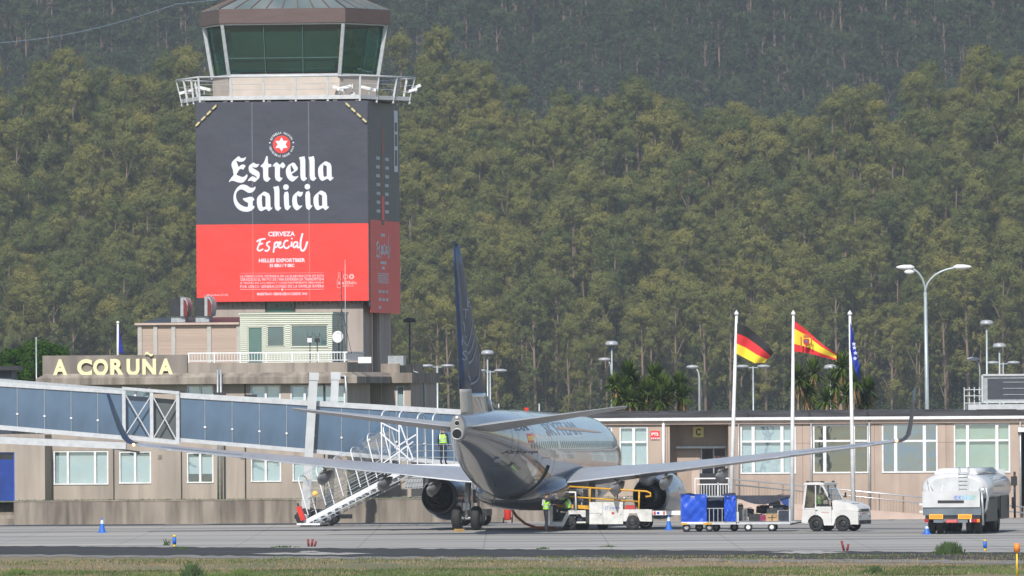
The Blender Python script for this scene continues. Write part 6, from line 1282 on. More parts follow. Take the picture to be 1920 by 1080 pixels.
# ================================================================== baggage carts and luggage
CFr = Fr(tuple(G(1278, 999))[:2], R(0)); cp = lambda px: CFr.px(px, 960)[0]; cz2 = lambda py: CFr.px(1380, py)[1]
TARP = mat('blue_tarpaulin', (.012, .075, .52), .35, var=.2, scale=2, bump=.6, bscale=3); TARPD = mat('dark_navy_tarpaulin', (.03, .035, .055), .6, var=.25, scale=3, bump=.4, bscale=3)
def crumple(a0, a1, z0, z1, b, n=14, amp=.05, seed=1, sag=0):
    random.seed(seed); m = MB(CFr); m.smooth = True; ph = [random.uniform(0, 6) for _ in range(8)]; v = []; fs = []
    for j in range(n + 1):
        for i in range(n + 1):
            u, w = i / n, j / n; d = amp * (math.sin(u * 7 + ph[0] + w * 3) * .5 + math.sin(w * 6 + ph[1] - u * 4) * .4 + math.sin((u + w) * 13 + ph[2]) * .35 + math.sin((u - w) * 17 + ph[3]) * .25)
            v.append((a0 + (a1 - a0) * u, b + d, z0 + (z1 - z0) * w - sag * math.sin(PI * u) * (1 - w)))
    for j in range(n):
        for i in range(n): k = j * (n + 1) + i; fs.append((k, k + 1, k + n + 2, k + n + 1))
    m.add(v, fs); return m
def cart(label, x0, x1, wheels):
    t = thing('baggage_cart', label, 'baggage cart', CFr.w((cp(x0) + cp(x1)) / 2, .8, .03)); a0, a1 = cp(x0), cp(x1); zb_ = cz2(979)
    m = MB(CFr); m.box(a0, a1, 0, 1.6, zb_ - .1, zb_); m.build('cart_bed', WHITEM, t)
    m = MB(CFr)
    for a in (a0 + .04, a1 - .04):
        for b in (.04, 1.56): m.bar((a, b, zb_), (a, b, cz2(930)), .05)
    for b in (.04, 1.56): m.bar((a0, b, cz2(931)), (a1, b, cz2(931)), .05)
    m.build('cart_frame', STEEL, t)
    for px, b in wheels:
        a = cp(px); o = MB(CFr).lathe((a, b - .06, .215), (0, 1, 0), [(0, .1), (0, .165), (.03, .185), (.1, .185), (.13, .165), (.13, .1)], 18).build('wheel', BLACKR, t); MB(CFr).lathe((a, b - .07, .215), (0, 1, 0), [(.02, .001), (0, .05), (.02, .11), (.12, .11)], 14).build('rim', WHITE if px > 1395 else STEEL, o)
        MB(CFr).bar((a, b, .2), (a + .12, b + .05, zb_ - .08), .06).build('wheel_fork', STEEL, o)
    return t, a0, a1, zb_
c1_, a0, a1, zb_ = cart('baggage cart closed with crumpled bright blue tarpaulin next to the engine', 1277, 1380, ((1287, .1), (1312, 1.4), (1330, .1), (1344, 1.4)))
crumple(a0, cp(1325), zb_ + .02, cz2(926), -.02, seed=3).build('blue_curtain', TARP, c1_, fix=False); crumple(cp(1358), a1, zb_ + .03, cz2(929), -.02, seed=5).build('blue_curtain', TARP, c1_, fix=False)
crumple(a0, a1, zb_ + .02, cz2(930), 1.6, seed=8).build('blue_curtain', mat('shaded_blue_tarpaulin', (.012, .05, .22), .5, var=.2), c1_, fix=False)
m = MB(CFr); m.box(a0 + .02, cp(1325), -.05, -.01, zb_ - .08, zb_ + .02); m.mat(1).box(a0, a0 + .25, -.06, -.001, zb_ - .1, zb_ - .02); m.box(cp(1318), cp(1334), -.06, -.001, zb_ - .1, zb_ - .02); m.build('bumper_strip', [WHITE, YELLOW], c1_)
m = MB(CFr); 
for px in (1330, 1338, 1346, 1354): m.bar((cp(px), .02, zb_), (cp(px), .02, cz2(953)), .03)
m.bar((cp(1326), .02, cz2(953)), (cp(1357), .02, cz2(953)), .035); m.build('side_grille', STEEL, c1_)
m = MB(CFr); m.smooth = True; v = []; fs = []
for i in range(25):
    for j in range(7): u, w = i / 24, j / 6; v.append((a0 - .02 + (a1 - a0 + .04) * u, -.05 + 1.7 * w, cz2(928) + .06 * math.sin(u * 11) * (1 - w) + .08 * math.sin(u * 5 + w * 3) - ((.10 + .16 * (1 - w)) if abs(u - .62) < .14 else .05 * (1 - w))))
for i in range(24):
    for j in range(6): k = i * 7 + j; fs.append((k, k + 7, k + 8, k + 1))
m.add(v, fs); m.build('tarpaulin_roof', TARPD, c1_, fix=False)
c2_, b0_, b1_, zb_ = cart('open baggage cart loaded with suitcases under a sagging dark cover', 1381, 1482, ((1378, 1.4), (1403, .1), (1447, .1), (1452, 1.4)))
m = MB(CFr); m.smooth = True; v = []; fs = []
for i in range(25):
    for j in range(9): u, w = i / 24, j / 8; v.append((b0_ - .02 + (b1_ - b0_ + .04) * u, -.04 + 1.66 * w, cz2(928) - (.24 * math.sin(PI * min(1, u * 1.15)) ** 1.5) * (1 - w * .5) - .015 * math.sin(u * 20)))
for i in range(24):
    for j in range(8): k = i * 9 + j; fs.append((k, k + 9, k + 10, k + 1))
m.add(v, fs); m.add([(b0_ + (b1_ - b0_) * u, -.045, cz2(929) + .0) for u in np.linspace(0, 1, 13)] + [(b0_ + (b1_ - b0_) * u, -.045, cz2(929) - .10 - .30 * math.sin(PI * min(1, u * 1.1)) ** 1.1) for u in np.linspace(0, 1, 13)], [(i, i + 1, i + 14, i + 13) for i in range(12)]); m.build('sagging_cover', TARPD, c2_, fix=False)
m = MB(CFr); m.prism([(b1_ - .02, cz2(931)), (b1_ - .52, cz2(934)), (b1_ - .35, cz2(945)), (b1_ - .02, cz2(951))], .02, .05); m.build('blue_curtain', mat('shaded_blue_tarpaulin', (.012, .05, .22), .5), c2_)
m = MB(CFr); m.bar((b0_ + .05, .0, zb_), (b0_ + .05, .0, cz2(960)), .1); m.bar((b1_ - .03, .0, zb_), (b1_ - .03, .0, cz2(955)), .06); m.build('end_post', WHITEM, c2_)
m = MB(CFr); m.bar((a1, .8, zb_ - .12), (b0_ + .1, .8, zb_ - .2), .06); m.bar((b1_, .8, zb_ - .12), (cp(1510), .9, .45), .06); m.build('tow_bar', DARK, c2_)
def suitcase(label, px0, px1, py0, py1, b, col, rot=0., depth=.45):
    a0, a1 = cp(px0), cp(px1); z0, z1 = cz2(py1), cz2(py0); t = thing('suitcase', label, 'suitcase', CFr.w((a0 + a1) / 2, b + depth / 2, z0), 'luggage on the open cart'); r = min(a1 - a0, z1 - z0) * .16; mm = mat('case_%s' % label.split()[0], col, .55, var=.25, scale=6); cx_, cz_ = (a0 + a1) / 2, (z0 + z1) / 2
    pts = []
    for (sx, sz, q0) in ((1, 1, 0), (-1, 1, 90), (-1, -1, 180), (1, -1, 270)):
        for k in range(4): q = R(q0 + k * 30); pts.append((cx_ + sx * ((a1 - a0) / 2 - r) + r * math.cos(q), cz_ + sz * ((z1 - z0) / 2 - r) + r * math.sin(q)))
    pts = [(cx_ + (x_ - cx_) * math.cos(rot) - (y_ - cz_) * math.sin(rot), cz_ + (x_ - cx_) * math.sin(rot) + (y_ - cz_) * math.cos(rot)) for x_, y_ in pts]
    MB(CFr).prism(pts, b, b + depth).build('shell', mm, t); MB(CFr).tube([(cx_ - .08, b + depth * .5, z1 - .01), (cx_ - .07, b + depth * .5, z1 + .035), (cx_ + .07, b + depth * .5, z1 + .035), (cx_ + .08, b + depth * .5, z1 - .01)], .012, 5).build('handle', BLACKR, t)
    m = MB(CFr)
    m.box(a0 + (a1 - a0) * .15, a1 - (a1 - a0) * .15, b - .012, b - .001, cz_ - .012, cz_ + .012); m.box(cx_ - .02, cx_ + .02, b - .014, b - .001, z0 + .03, z1 - .03) if z1 - z0 > .3 else None; m.build('zip', DARK, t)
suitcase('black upright suitcase at the left end of the open cart', 1383, 1394, 946, 977, .3, (.03, .03, .035)); suitcase('grey shiny suitcase with rounded top second from the left of the open cart', 1392, 1402, 955, 977, .1, (.12, .13, .14), .06)
suitcase('charcoal duffel leaning in the middle of the open cart', 1400, 1414, 954, 970, .5, (.05, .05, .055), -.15); suitcase('flat black case lying in the middle of the open cart', 1404, 1430, 964, 977.5, .15, (.025, .025, .03))
suitcase('magenta small bag beside the tan case on the open cart', 1425, 1436, 966, 977, .05, (.25, .02, .09), .1); suitcase('tan suitcase lying flat on the bed of the open cart', 1436, 1459, 964, 977.5, .05, (.42, .28, .13))
suitcase('navy suitcase lowest at the right end of the open cart', 1460, 1479, 958, 977.5, .1, (.02, .03, .06)); suitcase('anthracite case stacked above the tan case on the open cart', 1438, 1458, 953, 963.5, .2, (.04, .045, .05)); suitcase('blueblack case stacked on the navy suitcase of the open cart', 1450, 1478, 947, 957.5, .3, (.025, .04, .07), .03)
suitcase('silvery case on top of the right hand stack of the open cart', 1442, 1464, 940, 949, .35, (.16, .2, .24), .12); suitcase('small black bag behind the magenta bag on the open cart', 1419, 1434, 950, 963, .7, (.02, .02, .022), -.1); suitcase('dusky case behind the stack in the middle of the open cart', 1426, 1444, 948, 964, .95, (.03, .035, .045))

# ================================================================== tug
UF = Fr(tuple(G(1503, 998))[:2], R(24)); TWH = mat('white_tug_paint', (.60, .60, .59), .4, var=.14, scale=2, coat=.3)
tg = thing('baggage_tug', 'white baggage tug with cab and sloping bonnet beside the open cart', 'tug', UF.w(1.3, .7, .03))
def arch(c, r, z, n=8): return [(c + r * math.cos(q), z + r * math.sin(q)) for q in np.linspace(0, PI, n)]
low = [(0, .42), (.05, .95), (.15, 1.0), (1.25, 1.0), (1.35, .98), (2.62, .92), (2.66, .75), (2.66, .34), (2.3, .34)] + [(1.92 + .38 * math.cos(q), .38 + .38 * math.sin(q)) for q in np.linspace(0, PI, 8)] + [(1.5, .30), (1.06, .30)] + [(.66 + .38 * math.cos(q), .38 + .38 * math.sin(q)) for q in np.linspace(0, PI, 8)] + [(.05, .42)]
m = MB(UF); W_ = 1.5; m.prism(low, 0, .06); m.prism(low, W_ - .06, W_); m.box(.06, .12, .061, W_ - .061, .42, .95); m.box(2.58, 2.66, .061, W_ - .061, .34, .90); m.box(.12, 2.57, .061, W_ - .061, .78, .88); m.build('body', TWH, tg)
m = MB(UF); hood = [(1.45, .98), (1.42, 1.36), (1.55, 1.40), (2.2, 1.28), (2.58, 1.14), (2.66, 1.02), (2.66, .925)]
m.prism(hood, .05, W_ - .05); m.build('bonnet', TWH, tg)
m = MB(UF)
for k in range(4): m.box(2.661, 2.67, .35, W_ - .35, .965 + k * .0, 1.0) if k == 0 else m.box(2.20 + .001, 2.30, .25 + .3 * (k - 1), .45 + .3 * (k - 1), 1.245, 1.262)
for k in range(3): m.box(2.661, 2.672, .3, 1.2, .95 + k * .03 - .02, .965 + k * .03 - .02)
m.build('bonnet_grille', DARK, tg)
m = MB(UF); zr1 = 2.06
for b in (.03, W_ - .03): m.bar((.08, b, 1.0), (.22, b, zr1), .09, .06); m.bar((1.36, b, 1.38), (.98, b, zr1), .07, .07); m.bar((.66, b, 1.0), (.66, b, zr1), .05, .04)
m.box(.15, .6, 0, .03, .98, 1.06); m.box(.62, 1.4, 0, .03, .98, 1.12); m.box(.62, 1.4, W_ - .03, W_, .98, 1.12); m.build('cab_pillar', TWH, tg)
m = MB(UF); m.box(.12, 1.08, -.02, W_ + .02, zr1, zr1 + .07); m.box(.15, 1.0, .05, W_ - .05, zr1 + .07, zr1 + .1); m.build('cab_roof', TWH, tg)
m = MB(UF)
for a, b in ((.25, .1), (.95, .1), (.95, 1.35)): m.bar((a, b, zr1 + .1), (a, b, zr1 + .17), .1, .08)
m.bar((.2, .1, zr1 + .15), (1.05, .1, zr1 + .15), .025); m.build('roof_fitting', DARK, tg)
m = MB(UF); m.quad((1.38, .08, 1.38), (1.38, W_ - .08, 1.38), (1.0, W_ - .08, zr1), (1.0, .08, zr1)); m.build('windscreen', glass_mat('tug_window_glass', (.55, .65, .68), .18), tg)
m = MB(UF); m.quad((.7, .03, 1.12), (1.33, .03, 1.12), (1.33, .03, 1.4), (.98, .03, 2.0)); m.add([(.7, .03, 1.12), (.98, .03, 2.0), (.7, .03, 2.0)], [(0, 1, 2)]); m.quad((.17, .03, 1.06), (.64, .03, 1.06), (.64, .03, zr1), (.25, .03, zr1)); m.build('side_window', glass_mat('tug_window_glass', (.55, .65, .68), .18), tg)
m = MB(UF); m.quad((.12, .09, 1.05), (.12, W_ - .09, 1.05), (.22, W_ - .09, zr1), (.22, .09, zr1)); m.box(.25, .75, .3, 1.2, .9, 1.2); m.box(.22, .36, .35, .8, 1.2, 1.65); m.box(1.3, 1.42, .2, 1.3, 1.0, 1.3); m.bar((1.05, .5, 1.55), (1.3, .5, 1.3), .05); m.lathe((1.03, .5, 1.5), (-.7, 0, .7), [(0, .16), (.03, .18), (.04, .16)], 14); m.build('cab_interior', DARK, tg)
for a, b in ((.66, .02), (.66, W_ - .24), (1.92, .02), (1.92, W_ - .24)):
    o = MB(UF).lathe((a, b, .36), (0, 1, 0) if a < 1 else (-.25, 1, 0), [(0, .17), (0, .27), (.03, .325), (.19, .325), (.22, .27), (.22, .17)], 22).build('wheel', BLACKR, tg); MB(UF).lathe((a, b + .01, .36), (0, 1, 0), [(.03, .001), (.01, .08), (.04, .16), (.18, .16)], 14).build('rim', DARK, o)
m = MB(UF); m.box(2.661, 2.70, .1, 1.4, .36, .52); m.mat(1).box(2.70, 2.71, .25, .5, .38, .50); m.box(2.70, 2.71, 1.0, 1.25, .38, .50); m.build('bumper', [DARK, BLACKR], tg)
for b in (.22, 1.28): m = MB(UF); m.lathe((2.66, b, .74), (1, 0, 0), [(0, .08), (.02, .075), (.03, .001)], 12); m.build('headlight', STEEL, tg)
m = MB(UF); m.bar((1.35, -.05, 1.5), (1.38, -.18, 1.6), .03); m.box(1.36, 1.40, -.26, -.14, 1.5, 1.72); m.bar((1.35, W_ + .05, 1.5), (1.38, W_ + .18, 1.6), .03); m.box(1.36, 1.4, W_ + .14, W_ + .26, 1.5, 1.72); m.build('mirror', DARK, tg)
m = MB(UF); put_text(m, 'Atlantica', .93, 1.3, .84, .90, -.006, .02); m.box(2.661, 2.664, .45, .85, .79, .84); m.build('side_lettering', mat('faint_red_print', (.6, .2, .2), .6), tg, fix=False)
m = MB(UF); m.box(.64, .65, -.003, -.001, .36, 1.0); m.box(1.41, 1.42, -.003, -.001, .36, 1.0); m.box(.67, .75, -.02, -.001, .93, .96); m.bar((1.45, -.002, .4), (2.25, -.002, .93), .0); m.build('door_gap', DARK, tg)
q = UF.w(.62, .55, 0); sit2 = {k: (v[0], v[1], v[2] + .22) for k, v in SIT.items()}
person('person in hi-vis vest driving the white baggage tug', (q.x, q.y, 0), R(-90 - 24), sit2)

# ================================================================== tanker lorry
KFr = Fr(tuple(G(1733, 1003))[:2], R(9)); kp = lambda px, py: KFr.px(px, py)
tk = thing('fuel_tanker', 'white and grey fuel tanker lorry seen from behind at the right edge', 'tanker', KFr.w(1.25, 5, .03))
W2 = kp(1839, 960)[0]; aC = kp(1785, 960)[0] + .12; zt1 = kp(1785, 921)[1]; zt0 = kp(1785, 951)[1]; L_ = 9.0
def ell(w, h, zc, b, n=40): return [(aC + w * math.copysign(abs(math.cos(q)) ** .8, math.cos(q)), b, zc + h * math.copysign(abs(math.sin(q)) ** .85, math.sin(q))) for q in np.linspace(0, 2 * PI, n + 1)[:-1]]
TK = mat('white_tank_enamel', (.54, .555, .57), .35, var=.16, scale=1.5, coat=.4); zcT = 1.95
m = MB(KFr); m.loft([ell(1.1, .52, zcT, .05), ell(1.38, .66, zcT, .15), ell(1.44, .70, zcT, .35), ell(1.44, .70, zcT, L_)]); m.build('tank', TK, tk)
m = MB(KFr); m.loft([[(aC - .95, .5, zcT + .62), (aC + .95, .5, zcT + .62), (aC + .7, .55, zcT + .86), (aC - .7, .55, zcT + .86)], [(aC - .95, L_ - .5, zcT + .62), (aC + .95, L_ - .5, zcT + .62), (aC + .7, L_ - .5, zcT + .86), (aC - .7, L_ - .5, zcT + .86)]]); m.build('top_walkway', TK, tk)
m = MB(KFr); a_l = kp(1797, 900)[0]; a_r = kp(1814, 900)[0]
for a in (a_l, a_r): m.bar((a, .02, zt1), (a, .1, zcT + .86), .035); m.bar((a, .1, zcT + .86), (a, .5, zcT + .92), .03)
for k in range(5): m.bar((a_l, .03, zt1 + .1 + k * .17), (a_r, .03, zt1 + .1 + k * .17), .03)
m.build('ladder', STEEL, tk)
m = MB(KFr); a = kp(1767, 900)[0]; m.bar((a, .0, zt1), (a, .2, zcT + .75), .02); a = kp(1742, 900)[0]; m.bar((a, -.0, zt1), (a - .1, .12, zt1 + .45), .025); m.bar((a + .18, -.0, zt1), (a - .1, .12, zt1 + .45), .025); m.build('tank_bracket', STEEL, tk)
m = MB(KFr); a0_ = kp(1731.5, 940)[0]; m.box(a0_, W2, -.35, .04, zt0, zt1); m.build('rear_cabinet', TK, tk)
m = MB(KFr); m.box(kp(1760, 939)[0], kp(1809, 939)[0], -.37, -.351, kp(1785, 943)[1], kp(1785, 938)[1]); m.build('cabinet_handle', DARK, tk)
m = MB(KFr)
zA, zB = kp(1800, 937)[1], kp(1800, 927)[1]; zB2 = kp(1800, 929)[1]
for i, (ch, c_) in enumerate(zip('exolum', (0, 0, 1, 1, 1, 2))):
    q0 = kp(1791 + i * 7, 930)[0]; m.mat(c_); put_text(m, ch, q0 + (.03 if ch == 'l' else 0), q0 + (.14 if ch != 'l' else .07), zA, zB if ch == 'l' else zB2, -.356, .0)
m.build('cabinet_lettering', [mat('print_blue', (.08, .2, .65), .5), mat('print_cyan', (.12, .5, .75), .5), mat('print_green', (.2, .55, .35), .5)], tk, fix=False)
GB_ = mat('slate_bumper_paint', (.13, .16, .19), .55, var=.2)
m = MB(KFr); z5 = kp(1785, 966)[1]; z6 = kp(1785, 974)[1]; m.box(a0_ + .01, W2 + .05, -.3, .3, z5, zt0 - .003); m.box(kp(1752, 970)[0], kp(1770, 970)[0], -.32, -.1, .52, z5 - .003); m.box(kp(1798, 970)[0], kp(1816, 970)[0], -.32, -.1, .52, z5 - .003); m.box(kp(1770, 980)[0] + .004, kp(1798, 980)[0] - .004, -.28, -.15, .55, .68); m.build('rear_bumper', GB_, tk)
m = MB(KFr); m.box(a0_ + .1, W2, -.25, -.02, z6 + .02, z5 - .004); m.build('under_panel', DARK, tk)
for px0, px1 in ((1744, 1770), (1798, 1824)): m = MB(KFr); x0, z1 = kp(px0, 964); x1, z0 = kp(px1, 973); m.box(x0, x1, -.36, -.33, z0, z1); m.mat(1).box(x0 + .04, x1 - .04, -.366, -.361, z0 + .04, z1 - .04); m.build('reflector_plate', [mat('reflector_amber', (.80, .45, .06), .5), mat('reflector_orange', (.75, .28, .02), .5)], tk)
m = MB(KFr); x0, z1 = kp(1775, 974); x1, z0 = kp(1797, 980); m.box(x0, x1, -.36, -.33, z0, z1); m.mat(1)
for k in range(7): m.box(x0 + .05 + k * .06, x0 + .09 + k * .06, -.365, -.361, z0 + .03, z1 - .03)
m.build('licence_plate', [mat('plate_red', (.5, .06, .06), .5), mat('plate_pink', (.6, .2, .2), .5)], tk)
for px0, px1, c_ in ((1735, 1743, 0), (1823, 1832, 0), (1833, 1839, 1), (1820, 1822.5, 2)): m = MB(KFr); x0, z1 = kp(px0, 973); x1, z0 = kp(px1, 979); m.box(x0, x1, -.35, -.30, z0, z1); m.build('tail_light', [mat('light_red', (.35, .01, .02), .3), mat('light_orange', (.8, .2, .03), .3), WHITE][c_], tk)
for b in (.6, 6.2, 7.4):
    for a in (.45, W2 - .35):
        for d in (-.17, .17):
            o = MB(KFr).lathe((a + d - .14, b, .53), (1, 0, 0), [(0, .25), (0, .42), (.04, .49), (.24, .49), (.28, .42), (.28, .25)], 24).build('wheel', BLACKR, tk); MB(KFr).lathe((a + d - .15, b, .53), (1, 0, 0), [(.03, .001), (.01, .15), (.05, .25), (.25, .25), (.29, .15), (.27, .001)], 14).build('rim', DARK, o)
m = MB(KFr); m.box(.6, .8, 0, L_ + 1, .75, 1.05); m.box(W2 - .8, W2 - .6, 0, L_ + 1, .75, 1.05); m.box(.2, W2, 1.6, 4.5, .55, 1.3); m.box(.3, W2, .2, 5.5, 1.05, 1.25); m.build('chassis', DARK, tk)
m = MB(KFr); m.tube([(W2 + .12, -.1, 2.0), (W2 + .25, -.15, 1.95), (W2 + .32, -.15, 1.6), (W2 + .25, -.1, 1.1), (W2 + .1, 0, .9)], .06, 8); m.tube([(W2 + .06, -.2, 1.85), (W2 + .1, -.2, 1.2), (W2 + .12, -.2, .4)], .05, 8); m.lathe((W2 + .1, -.1, 1.85), (0, -1, 0), [(0, .05), (0, .18), (.06, .18), (.06, .05)], 14); m.build('delivery_hose', STEEL, tk)
m = MB(KFr); m.box(W2 - .1, W2 + .22, .2, 4.5, .55, 1.5); m.box(W2 + .23, W2 + .26, 5.5, 8.8, .6, 1.6); m.build('side_locker', DARK, tk)
m = MB(KFr); m.tube([(W2 + .5, 8.8, .6), (W2 + .5, 8.8, 2.6)], .05, 6); m.box(W2 + .35, W2 + .6, 8.7, 8.9, 2.0, 2.4); m.box(W2 + .35, W2 + .5, 8.9, 8.95, 1.0, 1.5); m.build('mirror_arm', DARK, tk)
m = MB(KFr); m.loft([[(0.1, L_ + .3, .6), (W2, L_ + .3, .6), (W2, L_ + .3, 2.7), (.1, L_ + .3, 2.7)], [(0.1, L_ + 2.1, .6), (W2, L_ + 2.1, .6), (W2, L_ + 2.1, 1.6), (.1, L_ + 1.9, 2.5)]]); m.build('driver_cab', TK, tk)
for px, py in ((1727, 947), (1727, 960), (1726, 979)):
    v = P(px, py, 455); m = MB(); m.box(v.x - .25, v.x + .3, 455, 455.3, v.z - .05, v.z + .06)
for i, (px, py) in enumerate(((1729, 946), (1729, 960))): x0, z = kp(px, py); m = MB(KFr); m.box(x0 - .15, x0 + .1, .3, .5, z - .04, z + .05); m.build('side_marker_board', WHITE, tk)

# ================================================================== mobile passenger stairs
QF = Fr(tuple(P(568, 985, 468.6))[:2], R(11)); qp = QF.px; SWD = 1.9
st = thing('passenger_stairs', 'white mobile passenger stairs with clear hooped canopy leading up to the aircraft', 'boarding stairs', QF.w(3, .95, .03))
s0 = qp(571, 980); s1 = qp(756, 886); aP1 = qp(1010, 868)[0]; zP = qp(800, 872)[1] ; pa = qp(772, 878)[0]
SW = mat('stairs_white_frame', (.68, .70, .73), .4, var=.1)
m = MB(QF)
for b in (0, SWD): m.bar((s0[0], b, s0[1]), (pa, b, zP - .06), .08, .2); m.bar((pa - .05, b, zP - .06), (aP1, b, zP - .06), .08, .2)
m.build('stringer', SW, st); m = MB(QF); n_ = 15
for k in range(n_): q = (k + .5) / n_; a = s0[0] + (pa - s0[0]) * q; z = s0[1] + (zP - s0[1]) * q; m.box(a - .14, a + .14, .05, SWD - .05, z, z + .035)
m.build('step', STEEL, st); m = MB(QF); m.box(pa, aP1, .05, SWD - .05, zP - .06, zP); m.build('platform', STEEL, st)
m = MB(QF)      # underside truss
for k in range(16): q = k / 16; a = s0[0] + .4 + (pa - s0[0] - .3) * q; z = s0[1] + (zP - s0[1]) * (q + .03) - .1; m.bar((a, 0, z), (a + .25, 0, z - .12), .03)
m.bar((s0[0] + .5, 0, s0[1] + .02), (pa, 0, zP - .42), .05); m.bar((s0[0] + .5, SWD, s0[1] + .02), (pa, SWD, zP - .42), .05); m.build('lower_truss', STEEL, st)
m = MB(QF)      # scissor lattice panel and chassis
b0q, b1q, z0q, z1q = qp(757, 900)[0], qp(792, 900)[0], qp(775, 917)[1], qp(775, 889)[1]
m.prism([(b0q, z0q), (b1q, z0q + .05), (b1q, z1q), (b0q + .3, z1q - .02)], .1, .14); m.build('lattice_panel', mat('grey_lattice_panel', (.33, .34, .35), .6), st); m = MB(QF)
for k in range(6): m.bar((b0q + .02 + k * .13, .08, z0q + .02), (b0q + .25 + k * .13, .08, z1q - .03), .03)
for k in range(3): m.bar((b0q, .08, z0q + .1 + k * .2), (b1q, .08, z0q + .14 + k * .2), .03)
m.build('lattice_bar', STEEL, st)
m = MB(QF); m.box(s0[0] - .35, s0[0] + .75, -.1, SWD + .1, .10, .19); m.mat(1).box(s0[0] - .2, s0[0] - .05, .0, SWD, .035, .1); m.box(s0[0] + .55, s0[0] + .7, .0, SWD, .035, .1); m.build('foot_plate', [SW, BLACKR], st)
m = MB(QF); w0, w1 = qp(857, 960)[0], qp(894, 960)[0]; m.box(w0 - .4, w1 + .4, .3, SWD - .3, .5, .8); m.bar((w1, .4, .8), (w1, .4, zP - .1), .1); m.bar((w0, .5, .8), (w0, .5, zP - .1), .12); m.bar((w0, SWD - .5, .8), (w0, SWD - .5, zP - .1), .12); m.build('chassis', DARK, st)
for a in (w0, w1):
    for b in (.25, SWD - .25): MB(QF).lathe((a, b - .12, .38), (0, 1, 0), [(0, .15), (0, .3), (.04, .35), (.2, .35), (.24, .3), (.24, .15)], 20).build('wheel', BLACKR, st)
def hoop(base, top_, r=.03):
    """near post, arch over the stairs, far post"""
    (a0, z0), (a1, z1) = base, top_; d = Vector((a1 - a0, 0, z1 - z0)); pts = [(a0, 0, z0), (a1 - d.x * .12, 0, z1 - d.z * .12)]
    for q in np.linspace(0, PI, 9)[1:-1]: pts.append((a1 - d.x * .12 * (1 - math.sin(q)), SWD / 2 - SWD / 2 * math.cos(q), z1 - d.z * .12 + .14 * d.length * math.sin(q)))
    pts += [(a1 - d.x * .12, SWD, z1 - d.z * .12), (a0, SWD, z0)]; return MB(QF).tube(pts, r, 6, caps=False).build('canopy_hoop', SW, st), (a1, z1)
hb = [(578, 966), (611, 947), (644, 930), (676, 913), (707, 896), (737, 879)]; tops = []
for i, (px, py) in enumerate(hb):
    bp_ = qp(px, py); tops.append((bp_[0] - .50, bp_[1] + (1.78 if i < 4 else 2.0))); hoop(bp_, tops[-1])
for px, yt in ((716, 772), (749, 773), (783, 777), (812, 777), (862, 779), (915, 780)):
    b_ = qp(px, 868); tp_ = qp(px - 1, yt); hoop((b_[0], zP), tp_, .035); tops.append(tp_)
tops = tops[:]
m = MB(QF)      # clear canopy sheet along the hoops
for side_b in (0.0, SWD):
    for i in range(5):
        (px, py), (px2, py2) = hb[i], hb[i + 1]; p0, p1 = qp(px, py), qp(px2, py2); t0, t1 = tops[i], tops[i + 1]; l = lambda u, v, f: (u[0] + (v[0] - u[0]) * f, side_b, u[1] + (v[1] - u[1]) * f)
        m.quad(l(p0, t0, .3), l(p1, t1, .3), l(p1, t1, .9), l(p0, t0, .9))
for i in range(5): t0, t1 = tops[i], tops[i + 1]; m.quad((t0[0], .3, t0[1] + .05), (t1[0], .3, t1[1] + .05), (t1[0], SWD - .3, t1[1] + .05), (t0[0], SWD - .3, t0[1] + .05))
m.build('clear_canopy', PLEXI, st)
m = MB(QF)
for i in range(6, 11): t0, t1 = tops[i], tops[i + 1]; m.quad((t0[0], .2, t0[1] + .0), (t1[0], .2, t1[1] + .0), (t1[0], SWD - .2, t1[1]), (t0[0], SWD - .2, t0[1]))
m.build('clear_roof', PLEXI, st)
m = MB(QF)
for b in (0, SWD):
    for h_ in (.35, .65, .95): 
        o_ = -.15 * h_; m.tube([(s0[0] + o_ + .35, b, s0[1] + h_ + .15), (pa + o_, b, zP + h_)], .018, 5); m.tube([(pa + o_, b, zP + h_), (aP1, b, zP + h_)], .018, 5)
k = pa + 1.0
while k < aP1: m.bar((k, 0, zP), (k, 0, zP + .95), .03); k += .5
m.build('handrail', STEEL, st)
m = MB(QF)
for (x0, y0, x1, y1) in ((714, 792, 750, 810), (713, 811, 770, 863), (750, 795, 775, 862), (740, 840, 780, 815), (716, 870, 775, 828)): a_, b_ = qp(x0, y0), qp(x1, y1); m.bar((a_[0], 0, a_[1]), (b_[0], 0, b_[1]), .06)
m.build('diagonal_brace', SW, st)
m = MB(QF); a_, z_ = qp(571, 968); m.bar((a_ - .02, -.12, z_ - .28 + .1), (a_ - .25, -.12, z_ + .45), .24, .22); m.mat(1).bar((a_ - .25, -.12, z_ + .45), (a_ - .3, -.12, z_ + .6), .08); tag(m.build('fire_extinguisher', [RED, DARK]), 'red fire extinguisher strapped to the foot of the passenger stairs', 'extinguisher')
v = QF.w(qp(824, 868)[0], .9, zP)
person('person in yellow vest standing on the top platform of the passenger stairs', tuple(v), R(-25))
